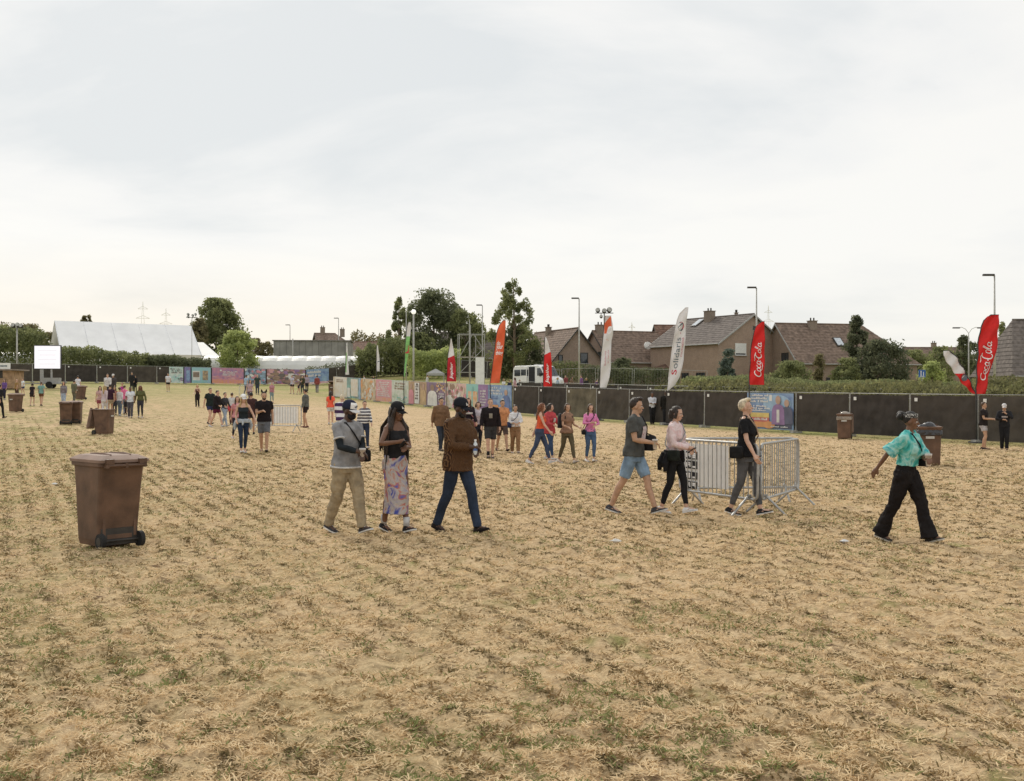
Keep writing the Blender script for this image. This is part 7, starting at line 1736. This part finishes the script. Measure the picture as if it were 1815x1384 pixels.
# --- centre background
person('person in pale blue shirt before the wide purple banner', 436, 700, 664, 60, 'm', 'tan', ('short', 'black'), ('tee', (.35, .47, .60)), ('jeans', (.06, .07, .12)), (.3, .3, .3), None, .15, 'R', lod=2)
person('person in patterned pink top behind the bearded one', 443, 716, 672, -60, 'f', 'pale', ('long', 'dark'), ('tee', (.45, .33, .36)), ('leggings', (.10, .06, .08)), (.3, .3, .3), None, .15, 'R', lod=2)
person('person in rose shirt right of the headband ears', 482, 714, 676, -90, 'f', 'pale', ('short', 'brown'), ('tee', (.45, .22, .26)), ('leggings', (.22, .30, .32)), (.4, .4, .4), None, .12, 'R', lod=2)
person('person in dark green tee against the grey far banner', 456, 699, 663, -70, 'm', 'pale', ('short', 'grey'), ('tee', (.05, .07, .06)), ('jeans', (.05, .06, .09)), (.2, .2, .2), None, .12, 'L', lod=2)
person('person in pale lilac top and black shorts before the crowd banner', 518, 698, 664, -110, 'f', 'pale', ('bun', 'brown'), ('tee', (.52, .50, .58)), ('shorts', (.03, .025, .03)), (.4, .3, .3), None, .14, 'R', lod=2)
person('person bending in dark clothes beside the lilac top', 529, 699, 671, 10, 'f', 'pale', ('short', 'dark'), ('tee', (.07, .06, .07)), ('shorts', (.04, .04, .05)), (.4, .35, .3), None, .18, 'L', lean=28, lod=2)
person('person in dark olive jacket in the cluster before the blue far banner', 536, 697, 665, -90, 'm', 'pale', ('short', 'black'), ('jacket', (.06, .06, .035)), ('jeans', (.04, .05, .06)), (.1, .1, .1), None, .12, 'R', lod=2)
person('person in purple striped sweater in the cluster before the blue far banner', 544, 696, 663, -80, 'f', 'pale', ('long', 'brown'), ('sweater', pattern('purple_stripes', 'stripes', [(.10, .04, .12), (.6, .55, .6)], 5)), ('leggings', (.03, .03, .04)), (.1, .1, .1), None, .12, 'L', lod=2)
person('person in rust red jacket and grey trousers before the blue far banner', 562, 696, 665, 100, 'm', 'tan', ('short', 'dark'), ('jacket', (.26, .07, .06)), ('loose', (.25, .22, .25)), (.1, .1, .1), None, .15, 'L', lod=2)
person('lone dark clothed person before the white banner with the grey caption', 603, 704, 674, -90, 'm', 'tan', ('short', 'brown'), ('jacket', (.035, .022, .022)), ('jeans', (.05, .055, .07)), (.5, .5, .5), None, .1, 'R', (('at', (.03, .22, 1.1)), ('at', (-.03, .22, 1.1))), lod=2)
# --- behind the diagonal fence, seen over it
def behind(label, px, top, Y, **k):
    X = (px - 907.5) / F * Y; H = at(px, top, Y).z - ground(X, Y)
    person(label, 0, 0, 0, pos=(X, Y), H=min(max(H, 1.55), 1.85), lod=2, stride=.1, **k)
PB = [(646, 655, 128, 'person in white shirt beyond the pale green flag', (.7, .7, .7)), (662, 658, 126, 'person in black beyond the small grey flag', (.03, .03, .03)), (757, 655, 122, 'person in light shirt near the grey gazebo', (.6, .58, .56)),
      (893, 661, 108, 'person in white tee behind the blue banner', (.7, .7, .7)), (903, 663, 106, 'person in navy jacket left of the minibus', (.03, .04, .07)), (913, 660, 108, 'person in pink jacket left of the minibus', (.55, .33, .36)), (921, 664, 105, 'person in dark coat close to the minibus', (.03, .03, .035)),
      (988, 668, 104, 'person in pale blue jacket right of the minibus', (.35, .45, .55)), (1003, 664, 106, 'person in dark red top before the bare fence', (.22, .06, .06)), (1013, 667, 104, 'person in brown jacket left of the lamp post', (.20, .13, .09)), (1031, 664, 103, 'person in violet jacket at the foot of the lamp post', (.20, .10, .24)),
      (1039, 669, 101, 'person in black tee right of the lamp post', (.03, .03, .03)), (1057, 671, 99, 'person in dark purple coat left of the flame flag', (.09, .04, .11)), (817, 671, 104, 'person in maroon at the foot of the scaffold tower', (.20, .04, .06)), (805, 676, 101, 'person in grey at the foot of the scaffold tower', (.3, .28, .27))]
for i, (px, tp_, Y, lb_, c) in enumerate(PB):
    behind(lb_, px, tp_, Y, head=-80 + 50 * ((i * 7) % 5 - 2), sex='mf'[i % 2], skin=['pale', 'tan', 'pale', 'olive'][i % 4], hair=([('short', 'dark'), ('long', 'brown'), ('short', 'brown'), ('bob', 'blond')][i % 4]), top_=('jacket' if i % 3 else 'tee', c), bot=('jeans', [(.04, .05, .08), (.03, .03, .03), (.2, .2, .22)][i % 3]), group='people standing behind the diagonal fence')
bake_remesh()
